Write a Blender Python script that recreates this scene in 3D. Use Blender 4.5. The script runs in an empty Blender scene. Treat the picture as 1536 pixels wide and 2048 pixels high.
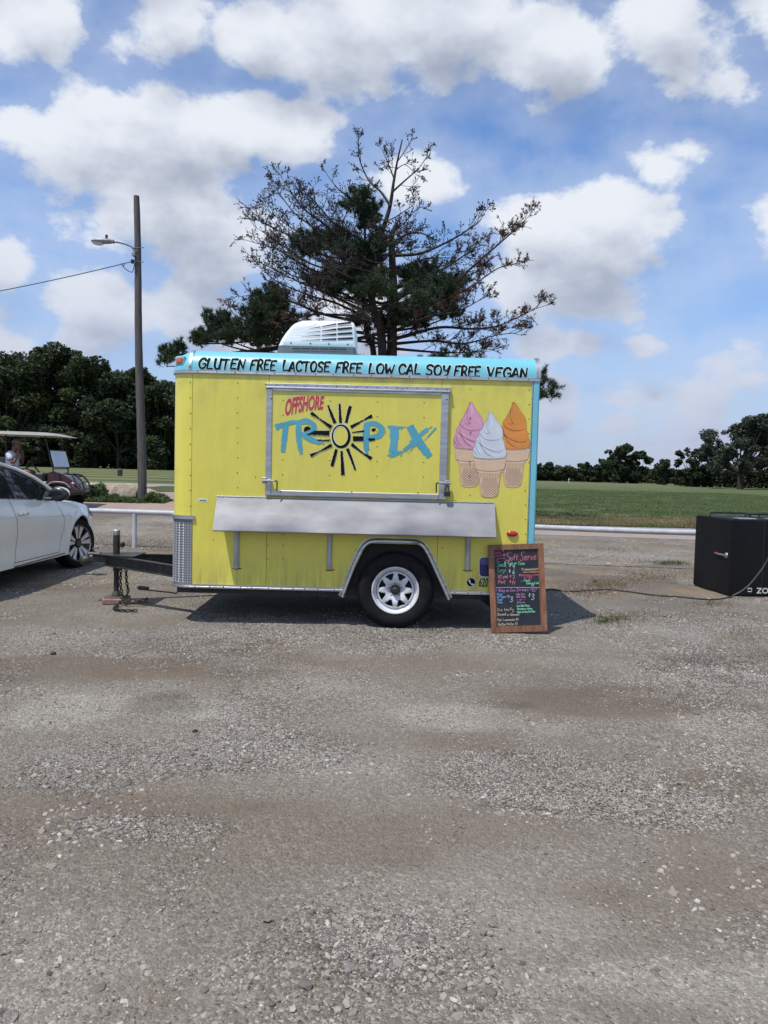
import bpy, math, random
import numpy as np
from mathutils import Vector, Matrix
R = math.radians
random.seed(7); rng = np.random.default_rng(11)
scene = bpy.context.scene
col = scene.collection

# ------------------------------------------------------------------ camera
CAM_H = 1.43; FOC = 1540.0; PITCH = R(3.0); ROLL = R(-1.4)
CM = (Matrix.Rotation(ROLL, 3, 'Y') @ Matrix.Rotation(math.pi/2 - PITCH, 3, 'X'))
cd = bpy.data.cameras.new('camera'); cam = bpy.data.objects.new('camera', cd); col.objects.link(cam)
cam.matrix_world = Matrix.Translation((0, 0, CAM_H)) @ CM.to_4x4()
cd.sensor_fit = 'HORIZONTAL'; cd.sensor_width = 36.0; cd.lens = 36.0 * FOC / 1536.0
cd.clip_start = 0.05; cd.clip_end = 12000
scene.camera = cam
scene.view_settings.view_transform = 'Standard'; scene.view_settings.look = 'None'
scene.view_settings.exposure = 0.0; scene.view_settings.gamma = 1.0
scene.view_settings.use_curve_mapping = False

def ray(px, py):
    return CM @ Vector(((px-768)/FOC, -(py-1024)/FOC, -1.0))
def P(px, py, Y):                      # survey helper: the point of the photograph on the upright plane y = Y
    d = ray(px, py); s = Y/d.y
    return Vector((d.x*s, Y, CAM_H + d.z*s))
def G(px, py, z=0.0):                  # ... and on level ground
    d = ray(px, py); s = (z-CAM_H)/d.z
    return Vector((d.x*s, d.y*s, z))

# ------------------------------------------------------------------ sun and sky
SUN_FROM = Vector((-0.336, -0.33, 1.0)).normalized()
sl = bpy.data.lights.new('sun', 'SUN'); sl.energy = 3.9; sl.angle = R(0.5); sl.color = (1.0, 0.955, 0.89)
so = bpy.data.objects.new('sun', sl); col.objects.link(so)
so.location = (0, 0, 30); so.rotation_euler = (-SUN_FROM).to_track_quat('-Z', 'Y').to_euler()

world = bpy.data.worlds.new('World'); scene.world = world; world.use_nodes = True
def build_sky():
    nt = world.node_tree; N = nt.nodes; L = nt.links
    for n in list(N): N.remove(n)
    out = N.new('ShaderNodeOutputWorld'); bg = N.new('ShaderNodeBackground'); bg.inputs['Strength'].default_value = STR
    L.new(bg.outputs[0], out.inputs[0])
    sky = N.new('ShaderNodeTexSky'); sky.sky_type = 'NISHITA'; sky.sun_disc = False
    sky.sun_elevation = math.asin(SUN_FROM.z); sky.sun_rotation = math.atan2(SUN_FROM.x, SUN_FROM.y) % (2*math.pi)
    sky.air_density = 1.0; sky.dust_density = 0.4; sky.ozone_density = 2.5
    # cloud banks as directions: photo-surveyed (centre x, y, half width, half height, weight)
    blobs = [(200,20,260,75,1.3),(420,60,200,75,1.35),(560,90,120,70,1.1),(680,70,160,115,1.3),(900,60,170,130,1.3),(1130,110,190,100,1.3),
             (1330,70,170,125,1.35),(1455,160,70,45,.7),(1560,10,130,80,.9),(-60,40,150,60,.9),(100,-120,300,90,1),(700,-130,300,90,1),(1300,-140,300,90,1),
             (330,400,330,150,1.25),(330,270,180,100,1.1),(470,250,110,85,1.1),(570,270,95,110,1.0),(110,310,140,75,1.1),(30,270,70,45,.8),
             (420,510,150,75,1.0),(10,520,80,80,1.0),
             (180,580,85,60,.9),(300,640,220,80,1.15),(420,620,130,60,.9),(90,690,160,60,.9),(480,690,120,60,.8),
             (835,360,105,85,1.0),(880,340,60,50,.8),
             (1190,500,200,115,1.25),(1060,440,95,70,1.0),(1210,400,85,75,1.0),(1290,450,85,80,.9),(1120,590,190,70,1.0),(1370,300,60,28,.75),(1330,330,60,40,.6),
             (1130,690,100,40,.9),(1290,705,48,32,.8),(1285,590,35,22,.5),
             (1190,780,160,42,.8),(1350,800,150,50,.75),(1500,760,90,60,.75),(1250,850,220,40,.6),(1440,890,160,40,.6),(1150,900,160,40,.6),
             (700,640,180,90,.7),(1650,420,120,100,.9),(-180,420,150,120,.9)]
    # ---- density field as a node group: (spread-out direction, noise direction) -> field
    ST = 1.55
    g = bpy.data.node_groups.new('cloud_field', 'ShaderNodeTree')
    g.interface.new_socket('Vector', in_out='INPUT', socket_type='NodeSocketVector')
    g.interface.new_socket('Field', in_out='OUTPUT', socket_type='NodeSocketFloat')
    gi = g.nodes.new('NodeGroupInput'); go = g.nodes.new('NodeGroupOutput')
    def mth(op, a, b=None, c=None, clamp=False, t=g):
        n = t.nodes.new('ShaderNodeMath'); n.operation = op; n.use_clamp = clamp
        for k, v in enumerate((a, b, c)):
            if v is None: continue
            if isinstance(v, (int, float)): n.inputs[k].default_value = v
            else: t.links.new(v, n.inputs[k])
        return n.outputs[0]
    acc = None
    for (cx, cy, rx, ry, w) in blobs:
        r = min(rx, ST*ry)/FOC; k = max(1, round(rx/(ST*ry))); k = min(k, 3)
        for j in range(k):
            ox = 0 if k == 1 else (j/(k-1)-.5)*2*(rx-r*FOC)
            d = ray(cx+ox, cy+.024*ox); c = Vector((d.x/d.y, ST*d.z/d.y, 0))
            n = g.nodes.new('ShaderNodeVectorMath'); n.operation = 'DISTANCE'; g.links.new(gi.outputs[0], n.inputs[0]); n.inputs[1].default_value = c
            f = mth('MULTIPLY_ADD', n.outputs['Value'], -1.35*w/(r*1.08), 1.35*w)
            acc = f if acc is None else mth('SMOOTH_MAX', acc, f, 0.4)
    g.links.new(mth('MAXIMUM', acc, -1.6), go.inputs[0])
    # ---- main tree
    m = lambda *a, **k: mth(*a, t=nt, **k)
    tc = N.new('ShaderNodeTexCoord'); D = tc.outputs['Generated']
    sep = N.new('ShaderNodeSeparateXYZ'); L.new(D, sep.inputs[0])
    ysafe = m('MAXIMUM', sep.outputs[1], .12)
    u = m('DIVIDE', sep.outputs[0], ysafe); v = m('MULTIPLY', m('DIVIDE', sep.outputs[2], ysafe), ST)
    def noise(vec, scale, det, rough=.55):
        n = N.new('ShaderNodeTexNoise'); n.inputs['Scale'].default_value = scale; n.inputs['Detail'].default_value = det; n.inputs['Roughness'].default_value = rough
        mp = N.new('ShaderNodeMapping'); mp.inputs['Scale'].default_value = (1, 1, 1.5); L.new(vec, mp.inputs[0]); L.new(mp.outputs[0], n.inputs['Vector']); return n.outputs['Fac']
    big = noise(D, 2.6, 2)
    gen = m('MULTIPLY_ADD', big, 6.0, -3.4)
    inm = m('MULTIPLY', m('MULTIPLY_ADD', sep.outputs[1], 9.0, -5.2, clamp=True), 1.0)     # surveyed banks fill the sky ahead
    def field(du, dv, det):
        cb = N.new('ShaderNodeCombineXYZ'); L.new(m('ADD', u, du), cb.inputs[0]); L.new(m('ADD', v, dv*ST), cb.inputs[1])
        gn = N.new('ShaderNodeGroup'); gn.node_tree = g; L.new(cb.outputs[0], gn.inputs[0])
        mixf = N.new('ShaderNodeMix'); mixf.data_type = 'FLOAT'; L.new(inm, mixf.inputs[0]); L.new(gen, mixf.inputs[2]); L.new(gn.outputs[0], mixf.inputs[3])
        ad = N.new('ShaderNodeVectorMath'); ad.operation = 'ADD'; L.new(D, ad.inputs[0]); ad.inputs[1].default_value = (du, 0, dv)
        return m('ADD', mixf.outputs[0], m('MULTIPLY_ADD', noise(ad.outputs[0], 7.5, det, .60), 4.8, -2.34))
    F0 = field(0, 0, 9); F1 = field(-.015, .055, 4)
    def sstep(v, lo, hi):
        n = N.new('ShaderNodeMapRange'); n.interpolation_type = 'SMOOTHSTEP'; L.new(v, n.inputs[0])
        n.inputs[1].default_value = lo; n.inputs[2].default_value = hi; return n.outputs[0]
    alpha = sstep(F0, -.15, .72)
    veil = m('MULTIPLY', sstep(F0, -1.7, .4), .30)
    alpha = m('MAXIMUM', alpha, veil)
    shade = m('MULTIPLY', sstep(F1, -.3, 2.5), 1.0)
    ramp = N.new('ShaderNodeValToRGB'); L.new(shade, ramp.inputs[0])
    e = ramp.color_ramp.elements; cs_ = lambda *c: tuple(x/STR for x in c)+(1,)
    e[0].position = 0.0; e[0].color = cs_(.83, .87, .94); e[1].position = 1.0; e[1].color = cs_(.37, .42, .53)
    x = e.new(.42); x.color = cs_(.62, .67, .77)
    hz = N.new('ShaderNodeMix'); hz.data_type = 'RGBA'; hz.blend_type = 'MULTIPLY'; hz.inputs[0].default_value = 1.0
    L.new(sky.outputs[0], hz.inputs[6]); hz.inputs[7].default_value = SKYTINT
    mx = N.new('ShaderNodeMix'); mx.data_type = 'RGBA'; L.new(alpha, mx.inputs[0]); L.new(hz.outputs[2], mx.inputs[6]); L.new(ramp.outputs[0], mx.inputs[7])
    hfac = N.new('ShaderNodeMapRange'); L.new(sep.outputs[2], hfac.inputs[0]); hfac.inputs[1].default_value = 0.0; hfac.inputs[2].default_value = .30
    hfac.inputs[3].default_value = .80; hfac.inputs[4].default_value = 0.0
    mh = N.new('ShaderNodeMix'); mh.data_type = 'RGBA'; L.new(hfac.outputs[0], mh.inputs[0]); L.new(mx.outputs[2], mh.inputs[6]); mh.inputs[7].default_value = cs_(.40, .47, .66)
    L.new(mh.outputs[2], bg.inputs['Color'])
    world.cycles.sampling_method = 'MANUAL'; world.cycles.sample_map_resolution = 256
STR = 0.13
SKYTINT = (.92, 1.10, 1.34, 1)
build_sky()

# ------------------------------------------------------------------ helpers
ORG = {}
def tag(o, label=None, cat=None, group=None, kind=None):
    if label: o['label'] = label
    if cat: o['category'] = cat
    if group: o['group'] = group
    if kind: o['kind'] = kind
    return o
def empty(name, loc, label=None, cat=None, group=None):
    o = bpy.data.objects.new(name, None); col.objects.link(o); o.location = loc; o.empty_display_size = .2
    ORG[o.name] = Vector(loc); return tag(o, label, cat, group)
def copy_tree(o, parent=None):
    c = o.copy(); col.objects.link(c); c.parent = parent
    ORG[c.name] = ORG.get(o.name, Vector((0, 0, 0)))
    for ch in [q for q in bpy.data.objects if q.parent == o]: copy_tree(ch, c)
    return c

def material(name, c, rough=.6, metal=0.0, c2=None, nscale=6.0, ndetail=4.0, stretch=(1, 1, 1), bump=0.0, bscale=40.0, bdist=.01,
             coat=0.0, spec=.5, island=0.0, lo=.35, hi=.65, emit=None, rvar=0.0):
    m = bpy.data.materials.new(name); m.use_nodes = True
    nt = m.node_tree; N = nt.nodes; L = nt.links; b = N['Principled BSDF']
    b.inputs['Roughness'].default_value = rough; b.inputs['Metallic'].default_value = metal
    b.inputs['Specular IOR Level'].default_value = spec
    b.inputs['Coat Weight'].default_value = coat; b.inputs['Coat Roughness'].default_value = .06
    tc = N.new('ShaderNodeTexCoord'); mp = N.new('ShaderNodeMapping'); mp.inputs['Scale'].default_value = stretch
    L.new(tc.outputs['Object'], mp.inputs[0])
    c = tuple(c) + (1,) if len(c) == 3 else c
    if c2 is None: c2 = tuple(v*.86 for v in c[:3])
    nz = N.new('ShaderNodeTexNoise'); nz.inputs['Scale'].default_value = nscale; nz.inputs['Detail'].default_value = ndetail
    L.new(mp.outputs[0], nz.inputs['Vector'])
    rp = N.new('ShaderNodeMapRange'); L.new(nz.outputs['Fac'], rp.inputs[0]); rp.inputs[1].default_value = lo; rp.inputs[2].default_value = hi
    mx = N.new('ShaderNodeMix'); mx.data_type = 'RGBA'; L.new(rp.outputs[0], mx.inputs[0])
    mx.inputs[6].default_value = c; mx.inputs[7].default_value = tuple(c2[:3]) + (1,)
    outc = mx.outputs[2]
    if island:
        ge = N.new('ShaderNodeNewGeometry'); r2 = N.new('ShaderNodeMapRange'); L.new(ge.outputs['Random Per Island'], r2.inputs[0])
        r2.inputs[3].default_value = 1-island; r2.inputs[4].default_value = 1+island
        v = N.new('ShaderNodeVectorMath'); v.operation = 'SCALE'; L.new(outc, v.inputs[0]); L.new(r2.outputs[0], v.inputs['Scale']); outc = v.outputs[0]
    L.new(outc, b.inputs['Base Color'])
    if rvar:
        r3 = N.new('ShaderNodeMapRange'); L.new(nz.outputs['Fac'], r3.inputs[0]); r3.inputs[3].default_value = rough-rvar; r3.inputs[4].default_value = rough+rvar
        L.new(r3.outputs[0], b.inputs['Roughness'])
    if bump:
        bz = N.new('ShaderNodeTexNoise'); bz.inputs['Scale'].default_value = bscale; bz.inputs['Detail'].default_value = 5; L.new(mp.outputs[0], bz.inputs['Vector'])
        bp = N.new('ShaderNodeBump'); bp.inputs['Strength'].default_value = bump; bp.inputs['Distance'].default_value = bdist
        L.new(bz.outputs['Fac'], bp.inputs['Height']); L.new(bp.outputs[0], b.inputs['Normal'])
    return m

class MB:
    def __init__(s): s.v = []; s.f = []
    def add(s, vs, fs):
        n = len(s.v); s.v += [tuple(q) for q in vs]; s.f += [tuple(i+n for i in f) for f in fs]; return s
    def box(s, lo, hi, rot=None, c=None):
        x0, y0, z0 = lo; x1, y1, z1 = hi
        vs = [Vector(q) for q in ((x0,y0,z0),(x1,y0,z0),(x1,y1,z0),(x0,y1,z0),(x0,y0,z1),(x1,y0,z1),(x1,y1,z1),(x0,y1,z1))]
        if rot is not None:
            c = Vector(c) if c is not None else (Vector(lo)+Vector(hi))/2
            vs = [c + rot @ (q-c) for q in vs]
        return s.add(vs, [(0,3,2,1),(4,5,6,7),(0,1,5,4),(1,2,6,5),(2,3,7,6),(3,0,4,7)])
    def bbox(s, lo, hi, b=.006, rot=None):           # chamfered box
        lo = Vector(lo); hi = Vector(hi); c = (lo+hi)/2; h = (hi-lo)/2; b = min(b, min(h)*.9)
        vs = []; idx = {}
        for sx in (-1, 1):
            for sy in (-1, 1):
                for sz in (-1, 1):
                    for k in range(3):
                        q = [sx*h[0], sy*h[1], sz*h[2]]
                        for j in range(3):
                            if j != k: q[j] -= (sx, sy, sz)[j]*b
                        idx[(sx, sy, sz, k)] = len(vs); q = Vector(q)
                        vs.append(c + (rot @ q if rot is not None else q))
        fs = []
        for k in range(3):
            o = [j for j in range(3) if j != k]
            for sg in (-1, 1):
                q = []
                for a, bb in ((-1,-1),(1,-1),(1,1),(-1,1)):
                    t = [0,0,0]; t[k] = sg; t[o[0]] = a; t[o[1]] = bb; q.append(idx[(*t, k)])
                fs.append(tuple(q))
        for k in range(3):                            # edges along axis k
            o = [j for j in range(3) if j != k]
            for a in (-1, 1):
                for bb in (-1, 1):
                    q = []
                    for sg, kk in ((-1, o[0]), (1, o[0]), (1, o[1]), (-1, o[1])):
                        t = [0,0,0]; t[k] = sg; t[o[0]] = a; t[o[1]] = bb; q.append(idx[(*t, kk)])
                    fs.append(tuple(q))
        for sx in (-1, 1):
            for sy in (-1, 1):
                for sz in (-1, 1): fs.append(tuple(idx[(sx, sy, sz, k)] for k in range(3)))
        return s.add(vs, fs)
    def tube(s, pts, r, n=8, cap=True, flat=1.0):
        pts = [Vector(p) for p in pts]; rs = r if isinstance(r, (list, tuple)) else [r]*len(pts)
        vs = []; up = Vector((0, 0, 1))
        t0 = (pts[1]-pts[0]).normalized()
        if abs(t0.dot(up)) > .95: up = Vector((0, 1, 0))
        prev = t0.cross(up).normalized()
        for i, p in enumerate(pts):
            t = (pts[min(i+1, len(pts)-1)] - pts[max(i-1, 0)]).normalized()
            a = (prev - t*prev.dot(t)); a = a.normalized() if a.length > 1e-6 else t.orthogonal().normalized(); prev = a
            b = t.cross(a)
            for k in range(n):
                th = 2*math.pi*k/n; vs.append(p + (a*math.cos(th) + b*math.sin(th)*flat)*rs[i])
        fs = [(i*n+k, i*n+(k+1) % n, (i+1)*n+(k+1) % n, (i+1)*n+k) for i in range(len(pts)-1) for k in range(n)]
        if cap: fs += [tuple(range(n-1, -1, -1)), tuple((len(pts)-1)*n+k for k in range(n))]
        return s.add(vs, fs)
    def lathe(s, prof, c, axis='Y', n=32, close=False):  # prof: (radius, along axis)
        c = Vector(c); vs = []
        for (r, h) in prof:
            for k in range(n):
                th = 2*math.pi*k/n; a, b = r*math.cos(th), r*math.sin(th)
                vs.append(c + (Vector((a, h, b)) if axis == 'Y' else Vector((h, a, b)) if axis == 'X' else Vector((a, b, h))))
        m = len(prof)
        fs = [(i*n+k, i*n+(k+1) % n, ((i+1) % m)*n+(k+1) % n, ((i+1) % m)*n+k) for i in range(m if close else m-1) for k in range(n)]
        return s.add(vs, fs)
    def disc(s, c, r, axis='Y', n=24, off=0):
        c = Vector(c); vs = []
        for k in range(n):
            th = 2*math.pi*k/n; a, b = r*math.cos(th), r*math.sin(th)
            vs.append(c + (Vector((a, off, b)) if axis == 'Y' else Vector((off, a, b)) if axis == 'X' else Vector((a, b, off))))
        return s.add(vs, [tuple(range(n))])
    def prism(s, poly, axis, a, b):                      # poly in the two other axes (x,z for Y; x,y for Z; y,z for X)
        n = len(poly); vs = []
        for h in (a, b):
            for (p, q) in poly: vs.append((p, h, q) if axis == 'Y' else (p, q, h) if axis == 'Z' else (h, p, q))
        return s.add(vs, [tuple(range(n-1, -1, -1)), tuple(range(n, 2*n))] + [(i, (i+1) % n, n+(i+1) % n, n+i) for i in range(n)])
    def ell(s, c, r, nu=14, nv=9, rot=None, fn=None):
        c = Vector(c); vs = []
        for j in range(nv+1):
            ph = math.pi*j/nv
            for i in range(nu):
                th = 2*math.pi*i/nu; q = Vector((r[0]*math.sin(ph)*math.cos(th), r[1]*math.sin(ph)*math.sin(th), r[2]*math.cos(ph)))
                if fn: q = fn(q)
                vs.append(c + (rot @ q if rot is not None else q))
        return s.add(vs, [(j*nu+i, (j+1)*nu+i, (j+1)*nu+(i+1) % nu, j*nu+(i+1) % nu) for j in range(nv) for i in range(nu)])
    def build(s, name, m, parent=None, smooth=35, recalc=False):
        return mesh_obj(name, s.v, s.f, m, parent, smooth, recalc)
def mesh_obj(name, v, f, m, parent=None, smooth=35, recalc=False):
    me = bpy.data.meshes.new(name); org = Vector((0, 0, 0))
    if parent is not None: org = ORG.get(parent.name, Vector((0, 0, 0)))
    if isinstance(v, np.ndarray): v = (v - np.array(org)[None, :]).tolist()
    elif org.length: v = [(q[0]-org[0], q[1]-org[1], q[2]-org[2]) for q in v]
    me.from_pydata(v, [], f)
    if recalc:
        import bmesh
        bm = bmesh.new(); bm.from_mesh(me); bmesh.ops.remove_doubles(bm, verts=bm.verts, dist=1e-5); bmesh.ops.recalc_face_normals(bm, faces=bm.faces); bm.to_mesh(me); bm.free()
    if smooth:
        me.polygons.foreach_set('use_smooth', [True]*len(me.polygons))
        me.set_sharp_from_angle(angle=R(smooth))
    for mm in (m if isinstance(m, (list, tuple)) else [m]): me.materials.append(mm)
    me.update()
    o = bpy.data.objects.new(name, me); col.objects.link(o)
    if parent is not None: o.parent = parent; ORG[o.name] = org
    return o

# ---- smooth value noise for terrain and masks
def vnoise(x, y, seed=0):
    x = np.asarray(x, float); y = np.asarray(y, float)
    xi = np.floor(x).astype(np.int64); yi = np.floor(y).astype(np.int64); fx = x-xi; fy = y-yi
    def h(a, b):
        n = (a*374761393 + b*668265263 + seed*974711) & 0xFFFFFFFF
        n = ((n ^ (n >> 13))*1274126177) & 0xFFFFFFFF
        return ((n ^ (n >> 16)) & 0xFFFF)/65535.0
    u = fx*fx*(3-2*fx); v = fy*fy*(3-2*fy)
    return (h(xi, yi)*(1-u)+h(xi+1, yi)*u)*(1-v)+(h(xi, yi+1)*(1-u)+h(xi+1, yi+1)*u)*v
def fbm(x, y, o=4, seed=0):
    s = 0; a = .5; t = 0
    for k in range(o):
        s = s + a*vnoise(x*2**k, y*2**k, seed+k*17); t += a; a *= .5
    return s/t
def sst(a, b, x):
    t = np.clip((x-a)/(b-a), 0, 1); return t*t*(3-2*t)

# ------------------------------------------------------------------ terrain
def terr(x, y):
    x = np.asarray(x, float); y = np.asarray(y, float)
    zl = np.interp(y, [13, 14.5, 16, 19.5, 22, 26, 31, 60, 95, 200, 4000], [0, .015, .06, .25, .40, .52, .68, .83, .94, 1.0, 1.0])
    zr = np.interp(y, [18, 25, 60, 120, 4000], [0, .03, .07, .12, .12])
    w = sst(-.30, .10, x/np.maximum(y, 1.0))
    z = zl*(1-w)+zr*w
    near = 1-sst(14, 22, y)
    micro = (fbm(x*.7, y*.7, 3, 5)-.5)*.03 + (fbm(x*5, y*5, 3, 9)-.5)*.012
    # settled, level spots under the trailer, board, car
    return z + micro*near
def e0(x): return 19.0-.1*np.asarray(x, float)                 # near edge of the concrete walk
def e1(x):                                                     # where the lawn starts
    x = np.asarray(x, float); w = sst(-7, 2.5, x)
    return 31.0*(1-w)+21.6*w-.02*x*w
def strip(name, xs, ts, ya, yb, m, zoff=0.0, attrs=None):
    X, T = np.meshgrid(xs, ts); YA = ya(X); YB = yb(X); Y = YA+(YB-YA)*T
    Z = terr(X, Y)+zoff
    v = np.stack([X.ravel(), Y.ravel(), Z.ravel()], 1); nx = len(xs); ny = len(ts)
    i = np.arange(nx*ny).reshape(ny, nx)
    f = np.stack([i[:-1, :-1].ravel(), i[:-1, 1:].ravel(), i[1:, 1:].ravel(), i[1:, :-1].ravel()], 1)
    me = bpy.data.meshes.new(name); me.vertices.add(len(v)); me.vertices.foreach_set('co', v.ravel())
    me.loops.add(len(f)*4); me.polygons.add(len(f)); me.loops.foreach_set('vertex_index', f.ravel())
    me.polygons.foreach_set('loop_start', np.arange(len(f))*4); me.polygons.foreach_set('use_smooth', [True]*len(f))
    me.update(calc_edges=True); me.materials.append(m)
    if attrs:
        for k, fn in attrs.items():
            a = me.attributes.new(k, 'FLOAT', 'POINT'); a.data.foreach_set('value', fn(X.ravel(), Y.ravel()))
    o = bpy.data.objects.new(name, me); col.objects.link(o); return o

def soft(x, y, spots, ragged=.35, seed=3):
    r = np.zeros_like(x)+0.0; n = (fbm(x*1.6, y*1.6, 4, seed)-.5)*2*ragged*2
    for (px, py, hw, hh, s) in spots:
        c = G(px, py); a = G(px+hw, py).x-c.x; b = (G(px, py-hh).y-G(px, py+hh).y)/2
        d = np.sqrt(((x-c.x)/a)**2+((y-c.y)/b)**2)+n
        r = np.maximum(r, s*(1-sst(.55, 1.25, d)))
    return r
LIGHT = [(120,1425,110,28,.9),(370,1420,130,22,1),(600,1370,120,22,.5),(900,1430,150,30,.9),(1440,1445,110,28,.9),(1090,1455,60,16,.7),(560,1290,130,25,.25),
         (760,1800,330,110,.55),(150,1900,200,130,.45),(1300,1960,330,60,.7),(1000,1850,260,60,.5),(1250,1270,190,22,.5),(160,1410,90,25,.7),(1230,1110,110,12,.9),(260,1060,120,18,.8)]
BROWN = [(220,1345,330,38,1),(560,1300,120,25,.7),(1180,1395,230,30,.9),(900,1480,180,28,.55),(820,1330,200,25,.5),(380,1610,260,25,.6),(1000,1650,200,40,.6),(1440,1560,110,30,.8),
         (700,1480,90,20,.6),(1420,1760,150,90,.75),(1180,1790,140,35,.8),(300,1990,140,40,.6),(1300,2010,160,30,.4),(650,1960,70,30,.5),(240,1245,240,25,.6),(1150,1165,100,22,.7),(850,1720,160,30,.4)]
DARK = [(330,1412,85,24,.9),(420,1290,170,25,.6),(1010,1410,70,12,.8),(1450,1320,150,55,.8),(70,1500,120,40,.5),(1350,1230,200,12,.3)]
COARSE = [(560,1500,270,55,1),(190,1530,200,45,.8),(1120,1555,260,60,1),(1420,1330,170,60,.9),(760,1275,330,30,.8),(330,1650,150,30,.6),(1300,1590,200,50,.7),(700,1900,250,100,.5),(500,1270,250,35,.7),(1420,1250,160,25,.7)]
def a_light(x, y): return np.clip(soft(x, y, LIGHT)*.9 + (fbm(x*1.1, y*1.1, 6, 31)-.5)*1.5, 0, 1)
def a_brown(x, y): return np.clip(soft(x, y, BROWN, seed=8) + (fbm(x*.7+9, y*1.0, 6, 44)-.52)*1.9 + .55*tracks(x, y) + .35*sst(8.2, 9.5, y), 0, 1)
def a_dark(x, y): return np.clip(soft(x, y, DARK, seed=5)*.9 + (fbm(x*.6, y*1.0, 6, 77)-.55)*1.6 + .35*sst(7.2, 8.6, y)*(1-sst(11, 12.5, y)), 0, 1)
def a_coarse(x, y): return np.clip(soft(x, y, COARSE, seed=6) + (fbm(x*1.4, y*1.4, 6, 51)-.5)*2.2 - .5*tracks(x, y) + .3*sst(8.5, 9.5, y), 0, 1)
def tracks(x, y):
    r = 0
    for o in (0.0, 1.52):
        c = 4.35+o+.13*x+.10*np.sin(x*.6+o); r = np.maximum(r, np.exp(-((y-c)/.10)**2)*np.clip(fbm(x*.9, y*3, 3, 15)*2-.55, 0, 1))
    return r
def a_straw(x, y):
    n = fbm(x*1.5, y*1.5, 4, 91)
    return np.clip(sst(8.5, 10, y)*(1-sst(16, 19, y))*(n-.48)*3.5, 0, 1)

def ground_material():
    m = bpy.data.materials.new('gravel_ground'); m.use_nodes = True; nt = m.node_tree; N = nt.nodes; L = nt.links; b = N['Principled BSDF']
    b.inputs['Roughness'].default_value = .95; b.inputs['Specular IOR Level'].default_value = .2
    tc = N.new('ShaderNodeTexCoord'); O = tc.outputs['Object']
    def at(n):
        a = N.new('ShaderNodeAttribute'); a.attribute_name = n; return a.outputs['Fac']
    def mixc(f, a, c):
        n = N.new('ShaderNodeMix'); n.data_type = 'RGBA'
        if isinstance(f, float): n.inputs[0].default_value = f
        else: L.new(f, n.inputs[0])
        for k, v in ((6, a), (7, c)):
            if isinstance(v, tuple): n.inputs[k].default_value = v + (1,)
            else: L.new(v, n.inputs[k])
        return n.outputs[2]
    def mth(op, a, c=None, d=None, clamp=False):
        n = N.new('ShaderNodeMath'); n.operation = op; n.use_clamp = clamp
        for k, v in enumerate((a, c, d)):
            if v is None: continue
            if isinstance(v, (int, float)): n.inputs[k].default_value = v
            else: L.new(v, n.inputs[k])
        return n.outputs[0]
    base = mixc(at('brown'), (.208, .182, .148), (.172, .138, .104))
    base = mixc(mth('MULTIPLY', at('light'), .75), base, (.332, .304, .258))
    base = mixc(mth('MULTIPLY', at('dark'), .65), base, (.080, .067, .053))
    base = mixc(mth('MULTIPLY', at('straw'), .6), base, (.33, .25, .15))
    v1 = N.new('ShaderNodeTexVoronoi'); v1.inputs['Scale'].default_value = 150; L.new(O, v1.inputs['Vector'])
    v2 = N.new('ShaderNodeTexVoronoi'); v2.inputs['Scale'].default_value = 82; L.new(O, v2.inputs['Vector'])
    s1 = N.new('ShaderNodeSeparateColor'); L.new(v1.outputs['Color'], s1.inputs[0])
    s2 = N.new('ShaderNodeSeparateColor'); L.new(v2.outputs['Color'], s2.inputs[0])
    tint1 = mth('MULTIPLY_ADD', s1.outputs[0], .8, .60)
    tint2 = mth('MULTIPLY_ADD', mth('POWER', s2.outputs[0], 2.5), 1.25, .70)
    nz = N.new('ShaderNodeTexNoise'); nz.inputs['Scale'].default_value = 420; nz.inputs['Detail'].default_value = 3; L.new(O, nz.inputs['Vector'])
    t3 = mth('MULTIPLY_ADD', nz.outputs['Fac'], .8, .6)
    t = mth('MULTIPLY', mth('MULTIPLY', tint1, tint2), t3)
    amp = mth('SUBTRACT', mth('MULTIPLY_ADD', at('coarse'), .85, .42), mth('MULTIPLY', at('brown'), .30))
    t = mth('MULTIPLY_ADD', mth('SUBTRACT', t, 1.0), amp, 1.0)
    sc = N.new('ShaderNodeVectorMath'); sc.operation = 'SCALE'; L.new(base, sc.inputs[0]); L.new(t, sc.inputs['Scale'])
    L.new(sc.outputs[0], b.inputs['Base Color'])
    h = mth('ADD', mth('MULTIPLY', mth('SUBTRACT', .9, v1.outputs['Distance']), mth('MULTIPLY', s1.outputs[1], .6)), mth('MULTIPLY', mth('SUBTRACT', 1.0, v2.outputs['Distance']), mth('MULTIPLY', mth('POWER', s2.outputs[1], 2.0), 1.4)))
    h = mth('MULTIPLY', h, mth('MULTIPLY_ADD', at('coarse'), .8, .5))
    bp = N.new('ShaderNodeBump'); bp.inputs['Strength'].default_value = 1.0; bp.inputs['Distance'].default_value = .017; L.new(h, bp.inputs['Height'])
    L.new(bp.outputs[0], b.inputs['Normal'])
    return m
M_ground = ground_material()
def axis(fine_lo, fine_hi, step, lo, hi, grow=1.35):
    a = list(np.arange(fine_lo, fine_hi+1e-6, step)); s = step; x = fine_hi
    while x < hi: s *= grow; x += s; a.append(min(x, hi))
    s = step; x = fine_lo; pre = []
    while x > lo: s *= grow; x -= s; pre.append(max(x, lo))
    return np.array(sorted(set(pre+a)))
xs = axis(-6.0, 6.0, .05, -3000, 3000, 1.25)
ts_y = axis(1.4, 14.0, .05, -40, 18.9, 1.25)
ts = (ts_y+40)/(18.9+40)
AT = dict(light=a_light, brown=a_brown, dark=a_dark, coarse=a_coarse, straw=a_straw)
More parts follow.
